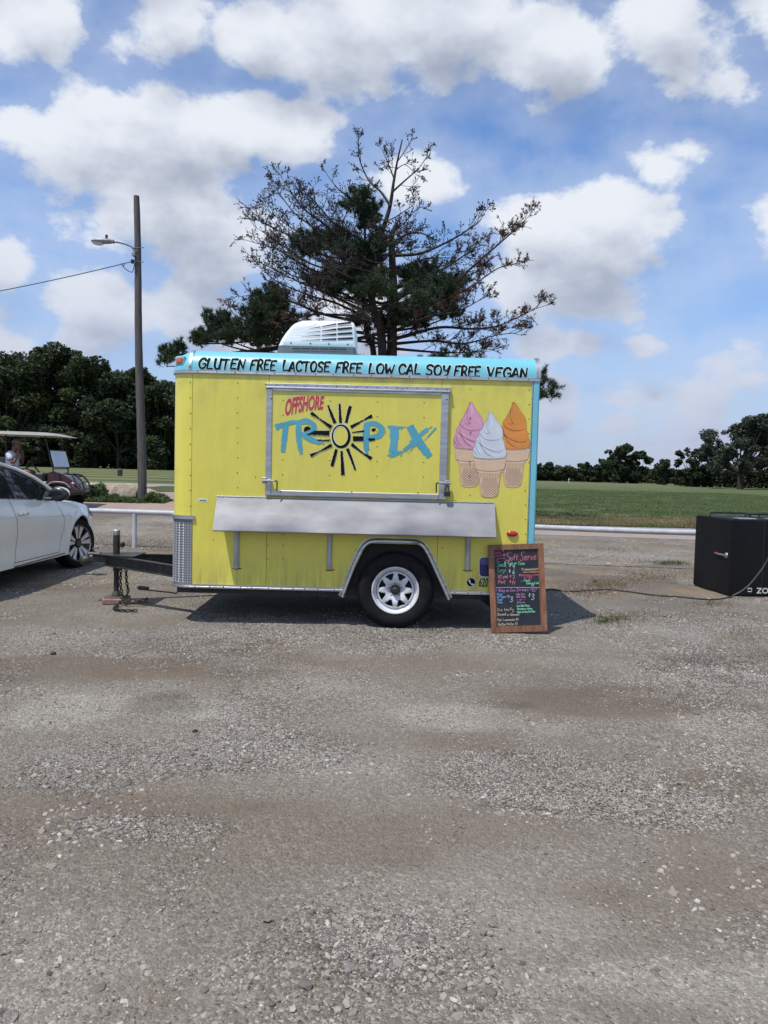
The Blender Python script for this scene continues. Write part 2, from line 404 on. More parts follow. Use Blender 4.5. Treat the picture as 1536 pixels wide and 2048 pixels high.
# parameterise rows so that fine rows stay level while the last row follows the walk's edge
gravel = strip('gravel_lot', xs, ts, lambda X: X*0-40.0, lambda X: np.clip(e0(X), 8, 40), M_ground, attrs=AT)
tag(gravel, kind='structure')
xs2 = axis(-40, 40, .8, -3000, 3000, 1.3)
M_walk = material('walk_concrete', (.36, .27, .21), .9, c2=(.29, .235, .20), nscale=1.2, bump=.3, bscale=60, ndetail=8, spec=.2)
walk = tag(strip('concrete_walk', xs2, np.linspace(0, 1, 14), lambda X: np.clip(e0(X), 8, 40), lambda X: np.clip(e1(X), 19, 60), M_walk, zoff=.012), kind='structure')
def lawn_material():
    m = bpy.data.materials.new('lawn_grass'); m.use_nodes = True; nt = m.node_tree; N = nt.nodes; L = nt.links; b = N['Principled BSDF']
    b.inputs['Roughness'].default_value = .9; b.inputs['Specular IOR Level'].default_value = .15
    tc = N.new('ShaderNodeTexCoord'); O = tc.outputs['Object']; sp = N.new('ShaderNodeSeparateXYZ'); L.new(O, sp.inputs[0])
    def noise(s, d, stretch=(1, 1, 1)):
        mp = N.new('ShaderNodeMapping'); mp.inputs['Scale'].default_value = stretch; L.new(O, mp.inputs[0])
        n = N.new('ShaderNodeTexNoise'); n.inputs['Scale'].default_value = s; n.inputs['Detail'].default_value = d; L.new(mp.outputs[0], n.inputs['Vector']); return n.outputs['Fac']
    def rng_(v, a, c, lo=0.0, hi=1.0, st='LINEAR'):
        n = N.new('ShaderNodeMapRange'); n.interpolation_type = st; L.new(v, n.inputs[0]); n.inputs[1].default_value = a; n.inputs[2].default_value = c; n.inputs[3].default_value = lo; n.inputs[4].default_value = hi; return n.outputs[0]
    def mixc(f, a, c):
        n = N.new('ShaderNodeMix'); n.data_type = 'RGBA'; L.new(f, n.inputs[0])
        for k, v in ((6, a), (7, c)):
            if isinstance(v, tuple): n.inputs[k].default_value = v + (1,)
            else: L.new(v, n.inputs[k])
        return n.outputs[2]
    c = mixc(rng_(noise(.8, 7, (.8, .22, 1)), .43, .57), (.032, .058, .020), (.108, .134, .052))
    c = mixc(rng_(noise(5.5, 4, (1, .30, 1)), .38, .62, 0, .7), c, (.042, .064, .024))
    c = mixc(rng_(noise(26, 4), .3, .7), c, (.10, .125, .05))
    # mowing passes on the far left fairway, straw near the walk
    wv = N.new('ShaderNodeTexWave'); wv.bands_direction = 'Y'; wv.inputs['Scale'].default_value = .045; wv.inputs['Distortion'].default_value = 1.6; wv.inputs['Detail'].default_value = 2; L.new(O, wv.inputs['Vector'])
    left = rng_(sp.outputs[0], -3, -12)
    ml = N.new('ShaderNodeMath'); ml.operation = 'MULTIPLY'; L.new(left, ml.inputs[0]); L.new(rng_(wv.outputs['Fac'], .3, .7, 0, .75), ml.inputs[1])
    c = mixc(ml.outputs[0], c, (.20, .20, .085))
    far = rng_(sp.outputs[1], 60, 130, 0, .5); c = mixc(far, c, (.17, .18, .085))
    ny = N.new('ShaderNodeMath'); ny.operation = 'MULTIPLY_ADD'; L.new(noise(.45, 4), ny.inputs[0]); ny.inputs[1].default_value = -10.0; L.new(sp.outputs[1], ny.inputs[2])
    straw = rng_(ny.outputs[0], 16.5, 25.5, 1, 0, 'SMOOTHSTEP')
    sm = N.new('ShaderNodeMath'); sm.operation = 'MULTIPLY'; L.new(straw, sm.inputs[0]); L.new(rng_(noise(5, 6, (1, .35, 1)), .40, .58, .15, 1), sm.inputs[1])
    sr = N.new('ShaderNodeMath'); sr.operation = 'MULTIPLY'; L.new(sm.outputs[0], sr.inputs[0]); L.new(rng_(sp.outputs[0], -6, -1), sr.inputs[1])
    c = mixc(sr.outputs[0], c, (.29, .215, .12))
    L.new(c, b.inputs['Base Color'])
    bp = N.new('ShaderNodeBump'); bp.inputs['Strength'].default_value = 1; bp.inputs['Distance'].default_value = .05
    L.new(noise(22, 6), bp.inputs['Height']); L.new(bp.outputs[0], b.inputs['Normal'])
    return m
M_lawn = lawn_material()
tl = np.concatenate([np.linspace(0, .04, 24)[:-1], np.linspace(.04**.4, 1, 36)**2.5])
lawn = tag(strip('lawn', xs2, tl, lambda X: np.clip(e1(X), 19, 60), lambda X: X*0+3500.0, M_lawn, zoff=.03), kind='structure')
# ------------------------------------------------------------------ drawing helpers (flat print)
def smooth(pts, k=6, closed=False):
    pts = [tuple(p) for p in pts]; n = len(pts)
    if n < 3: return pts
    out = []
    rngs = range(n) if closed else range(n-1)
    for i in rngs:
        p0 = pts[(i-1) % n] if (closed or i > 0) else pts[0]; p1 = pts[i]; p2 = pts[(i+1) % n]
        p3 = pts[(i+2) % n] if (closed or i+2 < n) else pts[-1]
        for j in range(k):
            t = j/k
            out.append(tuple(.5*((2*p1[a])+(-p0[a]+p2[a])*t+(2*p0[a]-5*p1[a]+4*p2[a]-p3[a])*t*t+(-p0[a]+3*p1[a]-3*p2[a]+p3[a])*t**3) for a in range(len(p1))))
    if not closed: out.append(pts[-1])
    return out
def ribbon(mb, pts, w, jit=0.0, fmap=None, closed=False, rc=True, seed=None, sub=None):
    """flat brush stroke: pts 2D, w width or (start, end) or list"""
    rr = random.Random(seed if seed is not None else len(mb.v))
    if sub:
        o = []
        for i in range(len(pts)-1):
            a, b = pts[i], pts[i+1]; L = math.hypot(b[0]-a[0], b[1]-a[1]); k = max(1, int(L/sub))
            o += [(a[0]+(b[0]-a[0])*j/k, a[1]+(b[1]-a[1])*j/k) for j in range(k)]
        o.append(pts[-1]); pts = o
    n = len(pts); L2 = []; R2 = []
    for i, p in enumerate(pts):
        a = pts[(i-1) % n] if (closed or i) else pts[0]; b = pts[(i+1) % n] if (closed or i < n-1) else pts[-1]
        dx, dy = b[0]-a[0], b[1]-a[1]; l = math.hypot(dx, dy) or 1; nx, ny = -dy/l, dx/l
        t = i/(max(n-1, 1)); ww = w if isinstance(w, (int, float)) else (w[0]+(w[1]-w[0])*t if len(w) == 2 else w[min(int(t*(len(w)-1)+.5), len(w)-1)])
        h = ww/2
        L2.append((p[0]+nx*(h+rr.uniform(-jit, jit)), p[1]+ny*(h+rr.uniform(-jit, jit))))
        R2.append((p[0]-nx*(h+rr.uniform(-jit, jit)), p[1]-ny*(h+rr.uniform(-jit, jit))))
    vs = []; fs = []
    for a, b in zip(L2, R2): vs += [a, b]
    m = n if closed else n-1
    for i in range(m):
        j = (i+1) % n; fs.append((2*i, 2*i+1, 2*j+1, 2*j))
    if rc and not closed and not jit:
        for (e, s_) in ((0, -1), (n-1, 1)):
            c = pts[e]; a = pts[min(e+1, n-1)] if e == 0 else pts[e-1]
            dx, dy = c[0]-a[0], c[1]-a[1]; an = math.atan2(dy, dx); ww = w if isinstance(w, (int, float)) else (w[0] if e == 0 else w[-1])
            k0 = len(vs); vs.append(c)
            for q in range(7):
                th = an - math.pi/2 + math.pi*q/6; vs.append((c[0]+math.cos(th)*ww/2, c[1]+math.sin(th)*ww/2))
            fs += [(k0, k0+1+q, k0+2+q) for q in range(6)]
    mb.add([fmap(*q) for q in vs] if fmap else [(q[0], 0, q[1]) for q in vs], fs)
GL = {  # stroke letters, cap height 1
'A':([(0,0),(.33,1),(.4,1),(.66,0)],[(.12,.34),(.58,.38)]),'B':([(.08,0),(.1,1),(.5,.95),(.5,.6),(.1,.52),(.58,.45),(.55,.05),(.08,0)],),
'C':([(.66,.8),(.45,1),(.15,.85),(.03,.5),(.15,.1),(.42,0),(.66,.18)],),'D':([(.08,0),(.08,1),(.45,.9),(.65,.5),(.45,.08),(.08,0)],),
'E':([(.62,.98),(.12,.97),(.07,.5),(.06,.02),(.6,.03)],[(.08,.52),(.5,.56)]),'F':([(.7,1),(.2,.97),(.1,.5),(.02,0)],[(.12,.5),(.5,.56)]),
'G':([(.68,.82),(.48,1),(.18,.88),(.03,.5),(.15,.1),(.42,0),(.66,.15),(.68,.46),(.4,.44)],),'I':([(.2,1),(.18,0)],[(0,1),(.4,1)],[(0,0),(.38,0)]),
'L':([(.12,1),(.06,.5),(.06,.03),(.6,.05)],),'N':([(.05,0),(.1,1),(.55,.02),(.66,1)],),'M':([(0,0),(.12,1),(.4,.3),(.66,1),(.8,0)],),
'O':([(.35,1),(.08,.82),(.03,.38),(.25,0),(.55,.1),(.68,.55),(.55,.9),(.35,1),(.22,.86)],),'P':([(.08,0),(.1,1),(.5,.95),(.52,.55),(.1,.48)],),
'R':([(.08,0),(.12,1),(.5,1),(.6,.75),(.42,.52),(.12,.46)],[(.35,.48),(.68,0)]),'S':([(.62,.88),(.4,1),(.12,.85),(.15,.6),(.5,.42),(.56,.18),(.34,0),(.03,.12)],),
'T':([(0,.97),(.74,1)],[(.38,1),(.34,0)]),'U':([(.05,1),(.05,.3),(.25,0),(.5,.15),(.6,1)],[(.62,1),(.6,0)]),'V':([(.02,1),(.3,0),(.64,1)],),
'W':([(.02,1),(.15,0),(.42,.72),(.6,0),(.85,1)],),'Y':([(.05,1),(.1,.6),(.35,.5),(.6,1)],[(.62,1),(.45,.15),(.12,0)]),'Z':([(.05,1),(.6,1),(.05,0),(.65,0)],),
'a':([(.42,.5),(.15,.55),(.03,.25),(.18,0),(.4,.2),(.43,.5),(.48,0)],),'b':([(.05,1),(.06,0),(.35,.05),(.42,.35),(.25,.55),(.06,.4)],),'c':([(.4,.48),(.15,.55),(.03,.25),(.18,0),(.4,.1)],),
'd':([(.42,.45),(.15,.55),(.03,.25),(.18,0),(.4,.15),(.42,1),(.45,0)],),'e':([(.05,.28),(.4,.33),(.25,.57),(.04,.3),(.18,0),(.42,.08)],),'f':([(.35,.95),(.18,.9),(.15,0)],[(.02,.5),(.32,.52)]),
'g':([(.4,.5),(.12,.52),(.06,.2),(.36,.15),(.4,.5),(.38,-.3),(.08,-.3)],),'h':([(.05,1),(.06,0),(.2,.5),(.38,.4),(.4,0)],),'i':([(.08,.5),(.1,0)],[(.08,.72),(.09,.76)]),
'k':([(.05,1),(.06,0)],[(.4,.5),(.08,.22),(.4,0)]),'l':([(.08,1),(.1,0)],),'m':([(.03,.5),(.05,0),(.18,.5),(.28,.4),(.3,0),(.42,.5),(.53,.4),(.55,0)],),'n':([(.04,.52),(.06,0),(.2,.5),(.36,.42),(.38,0)],),
'o':([(.22,.54),(.04,.35),(.1,.03),(.35,.06),(.38,.4),(.22,.54)],),'p':([(.05,.5),(.03,-.35)],[(.05,.4),(.25,.55),(.4,.3),(.25,0),(.05,.08)],),'r':([(.04,.52),(.07,0)],[(.07,.3),(.2,.52),(.35,.48)]),
's':([(.34,.48),(.12,.54),(.1,.32),(.32,.2),(.25,0),(.03,.05)],),'t':([(.16,.95),(.14,.05),(.3,0)],[(0,.58),(.34,.6)]),'u':([(.04,.52),(.06,.08),(.28,.02),(.38,.5),(.4,0)],),'v':([(.02,.52),(.2,0),(.4,.54)],),
'w':([(.02,.52),(.14,0),(.28,.42),(.42,0),(.56,.52)],),'y':([(.04,.52),(.18,.08),(.38,.5)],[(.4,.52),(.25,-.3),(.02,-.32)]),'x':([(.02,.5),(.38,0)],[(.38,.5),(.02,0)]),
'1':([(.1,.8),(.2,1),(.2,0)],),'2':([(.05,.8),(.25,1),(.45,.8),(.05,0),(.5,.02)],),'3':([(.05,.9),(.3,1),(.45,.78),(.2,.55),(.48,.3),(.28,0),(.02,.1)],),'4':([(.1,1),(.06,.5),(.5,.5)],[(.42,1),(.42,0)]),
'6':([(.4,1),(.1,.6),(.05,.2),(.25,0),(.45,.2),(.3,.45),(.08,.3)],),'7':([(.02,1),(.48,1),(.2,0)],[(.12,.5),(.4,.52)]),'8':([(.25,.52),(.05,.78),(.25,1),(.45,.78),(.05,.25),(.25,0),(.48,.25),(.25,.52)],),
'0':([(.25,1),(.05,.6),(.1,.1),(.35,.05),(.46,.5),(.25,1)],),'$':([(.42,.75),(.2,.88),(.06,.68),(.38,.4),(.28,.15),(.03,.22)],[(.22,1.02),(.2,.0)]),'/':([(.4,1),(.05,0)],),'*':([(.05,.45),(.3,.7)],[(.3,.45),(.05,.7)],[(.17,.4),(.18,.76)]),
'-':([(.05,.4),(.35,.4)],),',':([(.1,.05),(.05,-.12)],),'&':([(.45,0),(.1,.7),(.25,.95),(.38,.75),(.05,.25),(.2,0),(.5,.35)],),'.':([(.1,0),(.12,.03)],),
}
LIFT = [0.0]
def adv(ch):
    if ch == ' ': return .42
    g = GL.get(ch) or GL.get(ch.upper()); return max(p[0] for s in g for p in s)+.17
def textw(t): return sum(adv(c) for c in t)
def write(mb, t, x, y, h, w, fmap, wx=1.0, wob=0.0, seed=1, slope=0.0, slant=0.0, k=4, brush=False):
    rr = random.Random(seed); x0 = x; LIFT[0] = 0
    for ch in t:
        if ch != ' ':
            g = GL.get(ch) or GL.get(ch.upper()); dy = rr.uniform(-wob, wob)*h
            for s in g:
                pts = [(x+(px+slant*py)*h*wx, y+dy+(x-x0)*slope+py*h) for px, py in s]
                if ch in 'TEFLINAVWMZYK1471/-' or len(s) < 3: p2 = pts
                else: p2 = smooth(pts, k)
                LIFT[0] += .00004; ribbon(mb, p2, w if not brush else (w*1.22, w*.62), fmap=fmap, seed=rr.random(), sub=h*.25)
        x += adv(ch)*h*wx
    return x
def font_mesh(t, offset=0.0):
    cu = bpy.data.curves.new('tmp', 'FONT'); cu.body = t; cu.size = 1.0; cu.offset = offset; cu.resolution_u = 4
    ob = bpy.data.objects.new('tmp', cu); me = bpy.data.meshes.new_from_object(ob)
    vs = [(v.co.x, v.co.y) for v in me.vertices]; fs = [tuple(p.vertices) for p in me.polygons]
    bpy.data.objects.remove(ob); bpy.data.curves.remove(cu); bpy.data.meshes.remove(me)
    return vs, fs

# ------------------------------------------------------------------ materials
M_yellow = material('yellow_paint', (.79, .70, .10), .40, c2=(.72, .645, .115), nscale=1.6, stretch=(1, 1, .35), bump=.5, bscale=1.9, bdist=.06, coat=.2, lo=.3, hi=.75)
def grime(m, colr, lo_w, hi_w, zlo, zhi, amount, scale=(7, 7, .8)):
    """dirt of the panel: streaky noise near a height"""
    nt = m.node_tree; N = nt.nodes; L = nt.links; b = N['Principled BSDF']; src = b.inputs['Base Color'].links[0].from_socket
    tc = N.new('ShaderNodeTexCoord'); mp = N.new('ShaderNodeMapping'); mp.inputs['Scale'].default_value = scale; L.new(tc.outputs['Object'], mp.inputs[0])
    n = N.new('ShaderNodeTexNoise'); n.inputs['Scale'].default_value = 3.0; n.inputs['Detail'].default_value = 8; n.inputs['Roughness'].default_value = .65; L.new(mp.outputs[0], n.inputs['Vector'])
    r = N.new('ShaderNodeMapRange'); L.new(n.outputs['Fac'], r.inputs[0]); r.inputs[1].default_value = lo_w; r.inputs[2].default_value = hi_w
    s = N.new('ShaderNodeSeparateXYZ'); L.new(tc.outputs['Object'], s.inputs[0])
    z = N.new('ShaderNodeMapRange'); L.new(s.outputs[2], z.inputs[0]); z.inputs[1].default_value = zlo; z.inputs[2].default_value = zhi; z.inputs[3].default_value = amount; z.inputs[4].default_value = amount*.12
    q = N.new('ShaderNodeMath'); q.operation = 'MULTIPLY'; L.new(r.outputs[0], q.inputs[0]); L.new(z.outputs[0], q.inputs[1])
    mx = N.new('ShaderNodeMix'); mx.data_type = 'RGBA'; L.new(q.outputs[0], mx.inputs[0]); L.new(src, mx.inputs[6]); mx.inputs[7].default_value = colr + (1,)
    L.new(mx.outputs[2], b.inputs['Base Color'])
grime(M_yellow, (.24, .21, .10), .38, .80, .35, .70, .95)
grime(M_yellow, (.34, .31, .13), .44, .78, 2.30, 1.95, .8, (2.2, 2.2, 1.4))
M_teal = material('turquoise_paint', (.19, .56, .645), .35, c2=(.165, .50, .585), nscale=3, coat=.25, bump=.06, bscale=3, bdist=.04)
grime(M_teal, (.09, .28, .32), .55, .9, 2.55, 2.3, .3, (9, 9, 2))
M_alu = material('brushed_aluminium', (.62, .62, .62), .42, 1.0, c2=(.46, .46, .47), nscale=5, stretch=(1, 1, 6), bump=.08, bscale=60, bdist=.003, rvar=.1)
M_alud = material('dull_aluminium', (.50, .50, .52), .55, .85, c2=(.36, .36, .37), nscale=6, bump=.1, bscale=30, bdist=.003)
M_shelf = material('shelf_sheet', (.34, .34, .345), .55, .3, c2=(.19, .19, .20), nscale=4.2, stretch=(.7, 1, 1.6), ndetail=9, bump=.12, bscale=7, bdist=.01, rvar=.06, lo=.25, hi=.75)
M_black = material('black_steel', (.018, .018, .019), .55, c2=(.035, .032, .03), nscale=14)
M_rubber = material('tyre_rubber', (.010, .010, .011), .85, c2=(.017, .016, .016), nscale=20, bump=.2, bscale=90, bdist=.002, spec=.18)
M_rim = material('white_steel_rim', (.66, .67, .70), .45, c2=(.40, .36, .33), nscale=11, ndetail=9, lo=.52, hi=.8, coat=.2)
M_dark = material('dark_underside', (.012, .012, .012), .9)
M_rivet = material('rivet_dark', (.10, .10, .06), .5, .5)
M_screw = material('screw_head', (.05, .05, .05), .5, .6)
M_printk = material('print_black', (.008, .008, .010), .8, spec=.15)
M_printw = material('print_pale', (.72, .78, .62), .6)
M_printc = material('print_cyan', (.10, .40, .52), .55)
M_printr = material('print_red', (.58, .06, .06), .55)
M_halo = material('print_halo', (.45, .74, .76), .5)

# ------------------------------------------------------------------ food trailer
FY = 7.0; TD = 1.86                          # side wall plane and body width
XL, XR, ZB, ZT = -1.950, 1.382, .352, 2.285
trailer = empty('food_trailer', (0, FY+TD/2, 0), 'yellow and turquoise food trailer with a closed serving hatch and soft serve cone pictures', 'food trailer')
def outline(inset=0.0, n=8, xr=XR, r=.203):
    """plan outline, front (left) corners rounded, counter-clockwise from the near right corner"""
    x0, y0, y1 = XL+inset, FY+inset, FY+TD-inset; rr = max(r-inset*.35, .03); pts = [(xr, y0)]
    for k in range(n+1):
        a = -math.pi/2 - math.pi/2*k/n; pts.append((x0+rr+rr*math.cos(a), y0+rr+rr*math.sin(a)))
    for k in range(n+1):
        a = math.pi - math.pi/2*k/n; pts.append((x0+rr+rr*math.cos(a), y1-rr+rr*math.sin(a)))
    pts.append((xr, y1)); return pts
def wallsheet(mb, pts, z0, z1, closed=False):
    n = len(pts); vs = [(x, y, z0) for x, y in pts]+[(x, y, z1) for x, y in pts]
    m = n if closed else n-1
    mb.add(vs, [(i, (i+1) % n, n+(i+1) % n, n+i) for i in range(m)])
# core shell behind the skin
o_ = outline(.02, 8, XR-.04); mb = MB()
mb.prism([(x, y) for x, y in o_][::-1], 'Z', ZB+.02, ZT-.01); mb.build('shell', M_dark, trailer, recalc=True)
# near side: sheets with standing seams
seams = [XL+.203, -1.055, .505, 1.322]
# wheel arch cut: side sheet polygons avoid the arch
AX0, AX1, AXT0, AXT1, AZ = -.333, .600, -.155, .375, .775
def sidepanel(name, x0, x1, z0=ZB, z1=ZT, cut=True):
    lo = [(x0, z0)]
    if cut:
        for (x, z) in ((AX0, z0), (AXT0, AZ-.03), (AXT0+.05, AZ), (AXT1-.05, AZ), (AXT1, AZ-.03), (AX1, z0)):
            if x0 < x < x1: lo.append((x, z))
            elif x <= x0:
                pass
        # clip the arch where a seam crosses it
        if x0 < AX1 < x1 and x0 > AXT1:
            t = (x0-AXT1)/(AX1-AXT1); lo = [(x0, (AZ-.03)+(z0-(AZ-.03))*t), (AX1, z0)]
        if x0 < AX0 and AXT1 < x1 < AX1:
            t = (x1-AXT1)/(AX1-AXT1); lo.append((x1, (AZ-.03)+(z0-(AZ-.03))*t)); lo.append((x1, z1)); lo.append((x0, z1))
            m = MB(); m.prism(lo[::-1], 'Y', FY, FY+.012); return m.build(name, M_yellow, trailer, smooth=0)
    lo += [(x1, z0), (x1, z1), (x0, z1)]
    m = MB(); m.prism(lo[::-1], 'Y', FY, FY+.012); return m.build(name, M_yellow, trailer, smooth=0)
g_ = .0018
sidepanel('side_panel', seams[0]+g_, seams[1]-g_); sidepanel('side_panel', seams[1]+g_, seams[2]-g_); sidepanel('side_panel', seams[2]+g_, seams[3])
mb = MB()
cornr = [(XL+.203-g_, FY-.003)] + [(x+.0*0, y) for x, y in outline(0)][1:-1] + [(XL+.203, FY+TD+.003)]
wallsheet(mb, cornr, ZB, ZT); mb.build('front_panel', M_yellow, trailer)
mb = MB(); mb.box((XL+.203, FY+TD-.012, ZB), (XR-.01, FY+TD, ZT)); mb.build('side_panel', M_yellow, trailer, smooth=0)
# rear end: turquoise corner post, door wall
mb = MB(); mb.bbox((1.326, FY-.008, ZB-.01), (XR+.006, FY+.07, ZT), .012); mb.build('corner_post', M_teal, trailer)
mb = MB(); mb.bbox((1.326, FY+TD-.07, ZB-.01), (XR+.006, FY+TD+.008, ZT), .012); mb.build('corner_post', M_teal, trailer)
mb = MB(); mb.bbox((1.316, FY-.011, ZB), (1.3255, FY+.01, ZT), .003); mb.build('edge_strip', M_alu, trailer)
mb = MB(); mb.box((XR-.03, FY+.07, ZB), (XR-.01, FY+TD-.07, ZT)); door = mb.build('rear_door', M_teal, trailer, smooth=0)
mb = MB(); mb.tube([(XR+.0, FY+.35, ZB+.1), (XR+.02, FY+.35, ZB+.1), (XR+.02, FY+.35, ZT-.1), (XR, FY+.35, ZT-.1)], .012); mb.build('lock_bar', M_alu, door)
# wheel well
mb = MB(); arch = [(AX0-.0, ZB-.06), (AXT0, AZ-.03), (AXT0+.05, AZ), (AXT1-.05, AZ), (AXT1, AZ-.03), (AX1, ZB-.06)]
vs = [(x, FY+.013, z) for x, z in arch]+[(x, FY+.32, z) for x, z in arch]; n = len(arch)
mb.add(vs, [(i, i+1, n+i+1, n+i) for i in range(n-1)]); mb.add([(x, FY+.32, z) for x, z in arch], [tuple(range(n))])
mb.build('wheel_well', M_dark, trailer, smooth=0)
# fender trim: bent aluminium profile
def fender():
    c = smooth([(AX0-.012, ZB-.075), (-.245, .56), (AXT0-.02, AZ-.06), (AXT0+.035, AZ-.002), (AXT0+.11, AZ+.012), (.11, AZ+.014), (AXT1-.11, AZ+.012), (AXT1-.035, AZ-.002), (AXT1+.02, AZ-.06), (.475, .56), (AX1+.012, ZB-.075)], 5)
    m = MB(); n = len(c); rings = []
    for i, (x, z) in enumerate(c):
        a = c[max(i-1, 0)]; b = c[min(i+1, n-1)]; dx, dz = b[0]-a[0], b[1]-a[1]; l = math.hypot(dx, dz); nx, nz = -dz/l, dx/l
        rings.append([(x+nx*u, FY+v, z+nz*u) for u, v in ((-.004, .02), (-.004, -.040), (.004, -.047), (.018, -.044), (.030, -.024), (.036, -.004), (.046, -.003), (.046, .010))])
    k = 8
    m.add([q for r in rings for q in r], [(i*k+j, (i+1)*k+j, (i+1)*k+(j+1) % k, i*k+(j+1) % k) for i in range(n-1) for j in range(k)]+[tuple(range(k)), tuple((n-1)*k+j for j in range(k-1, -1, -1))])
    return m.build('fender_trim', M_alu, trailer, recalc=True)
fen = fender()
mb = MB(); mb.bbox((.26, FY-.062, AZ+.013), (.345, FY-.012, AZ+.022), .004); mb.build('marker_clip', M_alud, fen)
# roof band
def roofpt(u, r=.175, h=.205):                # u 0..1 up the quarter curve -> inset, height
    t = u*math.pi/2; return (r*(1-math.cos(t))**1.0*.95, h*math.sin(t))
mb = MB(); rings = [outline(-.006, 10, XR-.012)]; zs = [ZT+.02]
K = 12
for k in range(K+1):
    i_, h_ = roofpt(k/K); rings.append(outline(-.006+i_, 10, XR-.012)); zs.append(ZT+.02+h_*.93+ .0)
nn = len(rings[0])
mb.add([(x, y, z) for r, z in zip(rings, zs) for x, y in r], [(a*nn+i, a*nn+(i+1) % nn, (a+1)*nn+(i+1) % nn, (a+1)*nn+i) for a in range(len(rings)-1) for i in range(nn)])
mb.add([(x, y, zs[-1]) for x, y in rings[-1]], [tuple(range(nn))])
roof = mb.build('roof', M_teal, trailer, smooth=50)
def band(u, v, off=.003):                    # u = X, v = height above the gutter on the near side curve
    t = math.asin(max(0, min(.995, v/(.205*.93)))); ins = .175*(1-math.cos(t))*.95
    nyy = -math.cos(t); nzz = math.sin(t)
    off += LIFT[0]; return (u, FY-.006+ins+nyy*off, ZT+.02+v+nzz*off)
def stripband(x0, x1, off, vmax=.19, far=False):
    m = MB(); vs = []; q = 14
    for k in range(q+1):
        for x in (x0, x1):
            for o in (off, -.004): vs.append(band(x, vmax*k/q, o))
    fs = []
    for k in range(q): a = k*4; fs += [(a, a+2, a+6, a+4), (a, a+4, a+5, a+1), (a+2, a+3, a+7, a+6)]
    return m.add(vs, fs)
sb = stripband(-1.782, -1.756, .007).build('roof_strap', M_alu, roof, smooth=50)
mbs = MB(); mbs.disc(band(-1.769, .03, .009), .006, n=8); mbs.disc(band(-1.769, .018, .009), .006, n=8); mbs.build('screw', M_screw, sb)
# rear hoop (three silver lips)
mb = MB()
for xa, xb, of in ((XR-.03, XR-.018, .006), (XR-.016, XR+.010, .012)):
    s_ = stripband(xa, xb, of, .1905); mb.add(s_.v, s_.f)
mb.build('rear_hoop', M_alu, roof, smooth=50)
mb = MB(); mb.prism([(FY+.02, ZT+.02), (FY+TD-.02, ZT+.02), (FY+TD-.02, ZT+.08), (FY+TD-.15, ZT+.205), (FY+.15, ZT+.205), (FY+.02, ZT+.08)], 'X', XR-.03, XR+.004); mb.build('rear_cap', M_teal, roof, recalc=True)
# gutter trim
def rail(name, z0, z1, out, m, x1=XR+.008, par=trailer, n=9):
    mb = MB(); pa = outline(-out, n, x1); pb = outline(-out*.3, n, x1); k = len(pa)
    lv = [(pb, z0), (pa, z0+.003), (pa, z0+(z1-z0)*.42), (outline(-out*.62, n, x1), z0+(z1-z0)*.5), (outline(-out*.62, n, x1), z1-.002), (pb, z1)]
    mb.add([(x, y, z) for p, z in lv for x, y in p], [(a*k+i, a*k+(i+1) % k, (a+1)*k+(i+1) % k, (a+1)*k+i) for a in range(len(lv)-1) for i in range(k)])
    return mb.build(name, m, par, smooth=40)
gut = rail('gutter_trim', ZT-.012, ZT+.022, .016, M_alu)
def railopen(name, path, z0, z1, m):
    mb = MB(); n = len(path); nr = []
    for i, (x, y) in enumerate(path):
        a = path[max(i-1, 0)]; b = path[min(i+1, n-1)]; dx, dy = b[0]-a[0], b[1]-a[1]; l = math.hypot(dx, dy); nr.append((-dy/l, dx/l))
    prof = [(.0, z0), (.016, z0+.003), (.016, z0+(z1-z0)*.42), (.010, z0+(z1-z0)*.5), (.010, z1-.002), (.0, z1)]
    mb.add([(x+nx*o, y+ny*o, z) for o, z in prof for (x, y), (nx, ny) in zip(path, nr)], [(a*n+i, a*n+i+1, (a+1)*n+i+1, (a+1)*n+i) for a in range(5) for i in range(n-1)]+[tuple(a*n for a in range(6)), tuple(a*n+n-1 for a in range(6))])
    return mb.build(name, m, trailer, smooth=40)
bot = railopen('bottom_trim', [(AX0-.01, FY)]+outline(0, 9)[1:], ZB-.026, ZB+.012, M_alu); railopen('bottom_trim', [(XR+.008, FY), (AX1+.035, FY)], ZB-.026, ZB+.012, M_alu)
# cut the lower trim under the arch: dark gap plate hides nothing, arch spans it
mb = MB(); x = -1.70
while x < 1.33: mb.ell((x, FY-.016, ZT+.004), (.0055, .004, .0055), 8, 5); x += .186+random.uniform(-.03, .03)
o = mb.build('trim_screws', M_screw, gut); o['kind'] = 'stuff'
mb = MB(); x = -1.70
while x < 1.30:
    if not (AX0-.03 < x < AX1+.03): mb.ell((x, FY-.0165, ZB-.010), (.0055, .004, .0055), 8, 5)
    x += .13+random.uniform(-.03, .03)
o = mb.build('trim_screws', M_screw, bot); o['kind'] = 'stuff'
# clearance lamp on the front cap
mb = MB(); c = P(361, 720, 7.0)
fr_ = outline(-.006, 10)[1:12]
lampc = Vector((XL+.078, FY+.072, ZT+.105))
rot = Matrix.Rotation(R(-38), 3, 'Z')
mb.bbox(lampc-Vector((.062, .03, .044)), lampc+Vector((.062, .012, .044)), .012, rot); lamp = mb.build('clearance_lamp', M_teal, roof)
mb = MB(); mb.bbox(lampc-Vector((.048, .044, .030)), lampc+Vector((.048, .0, .030)), .014, rot)
mb.build('lens', material('amber_lens', (.62, .12, .03), .2, coat=.6, c2=(.5, .09, .02)), lamp)
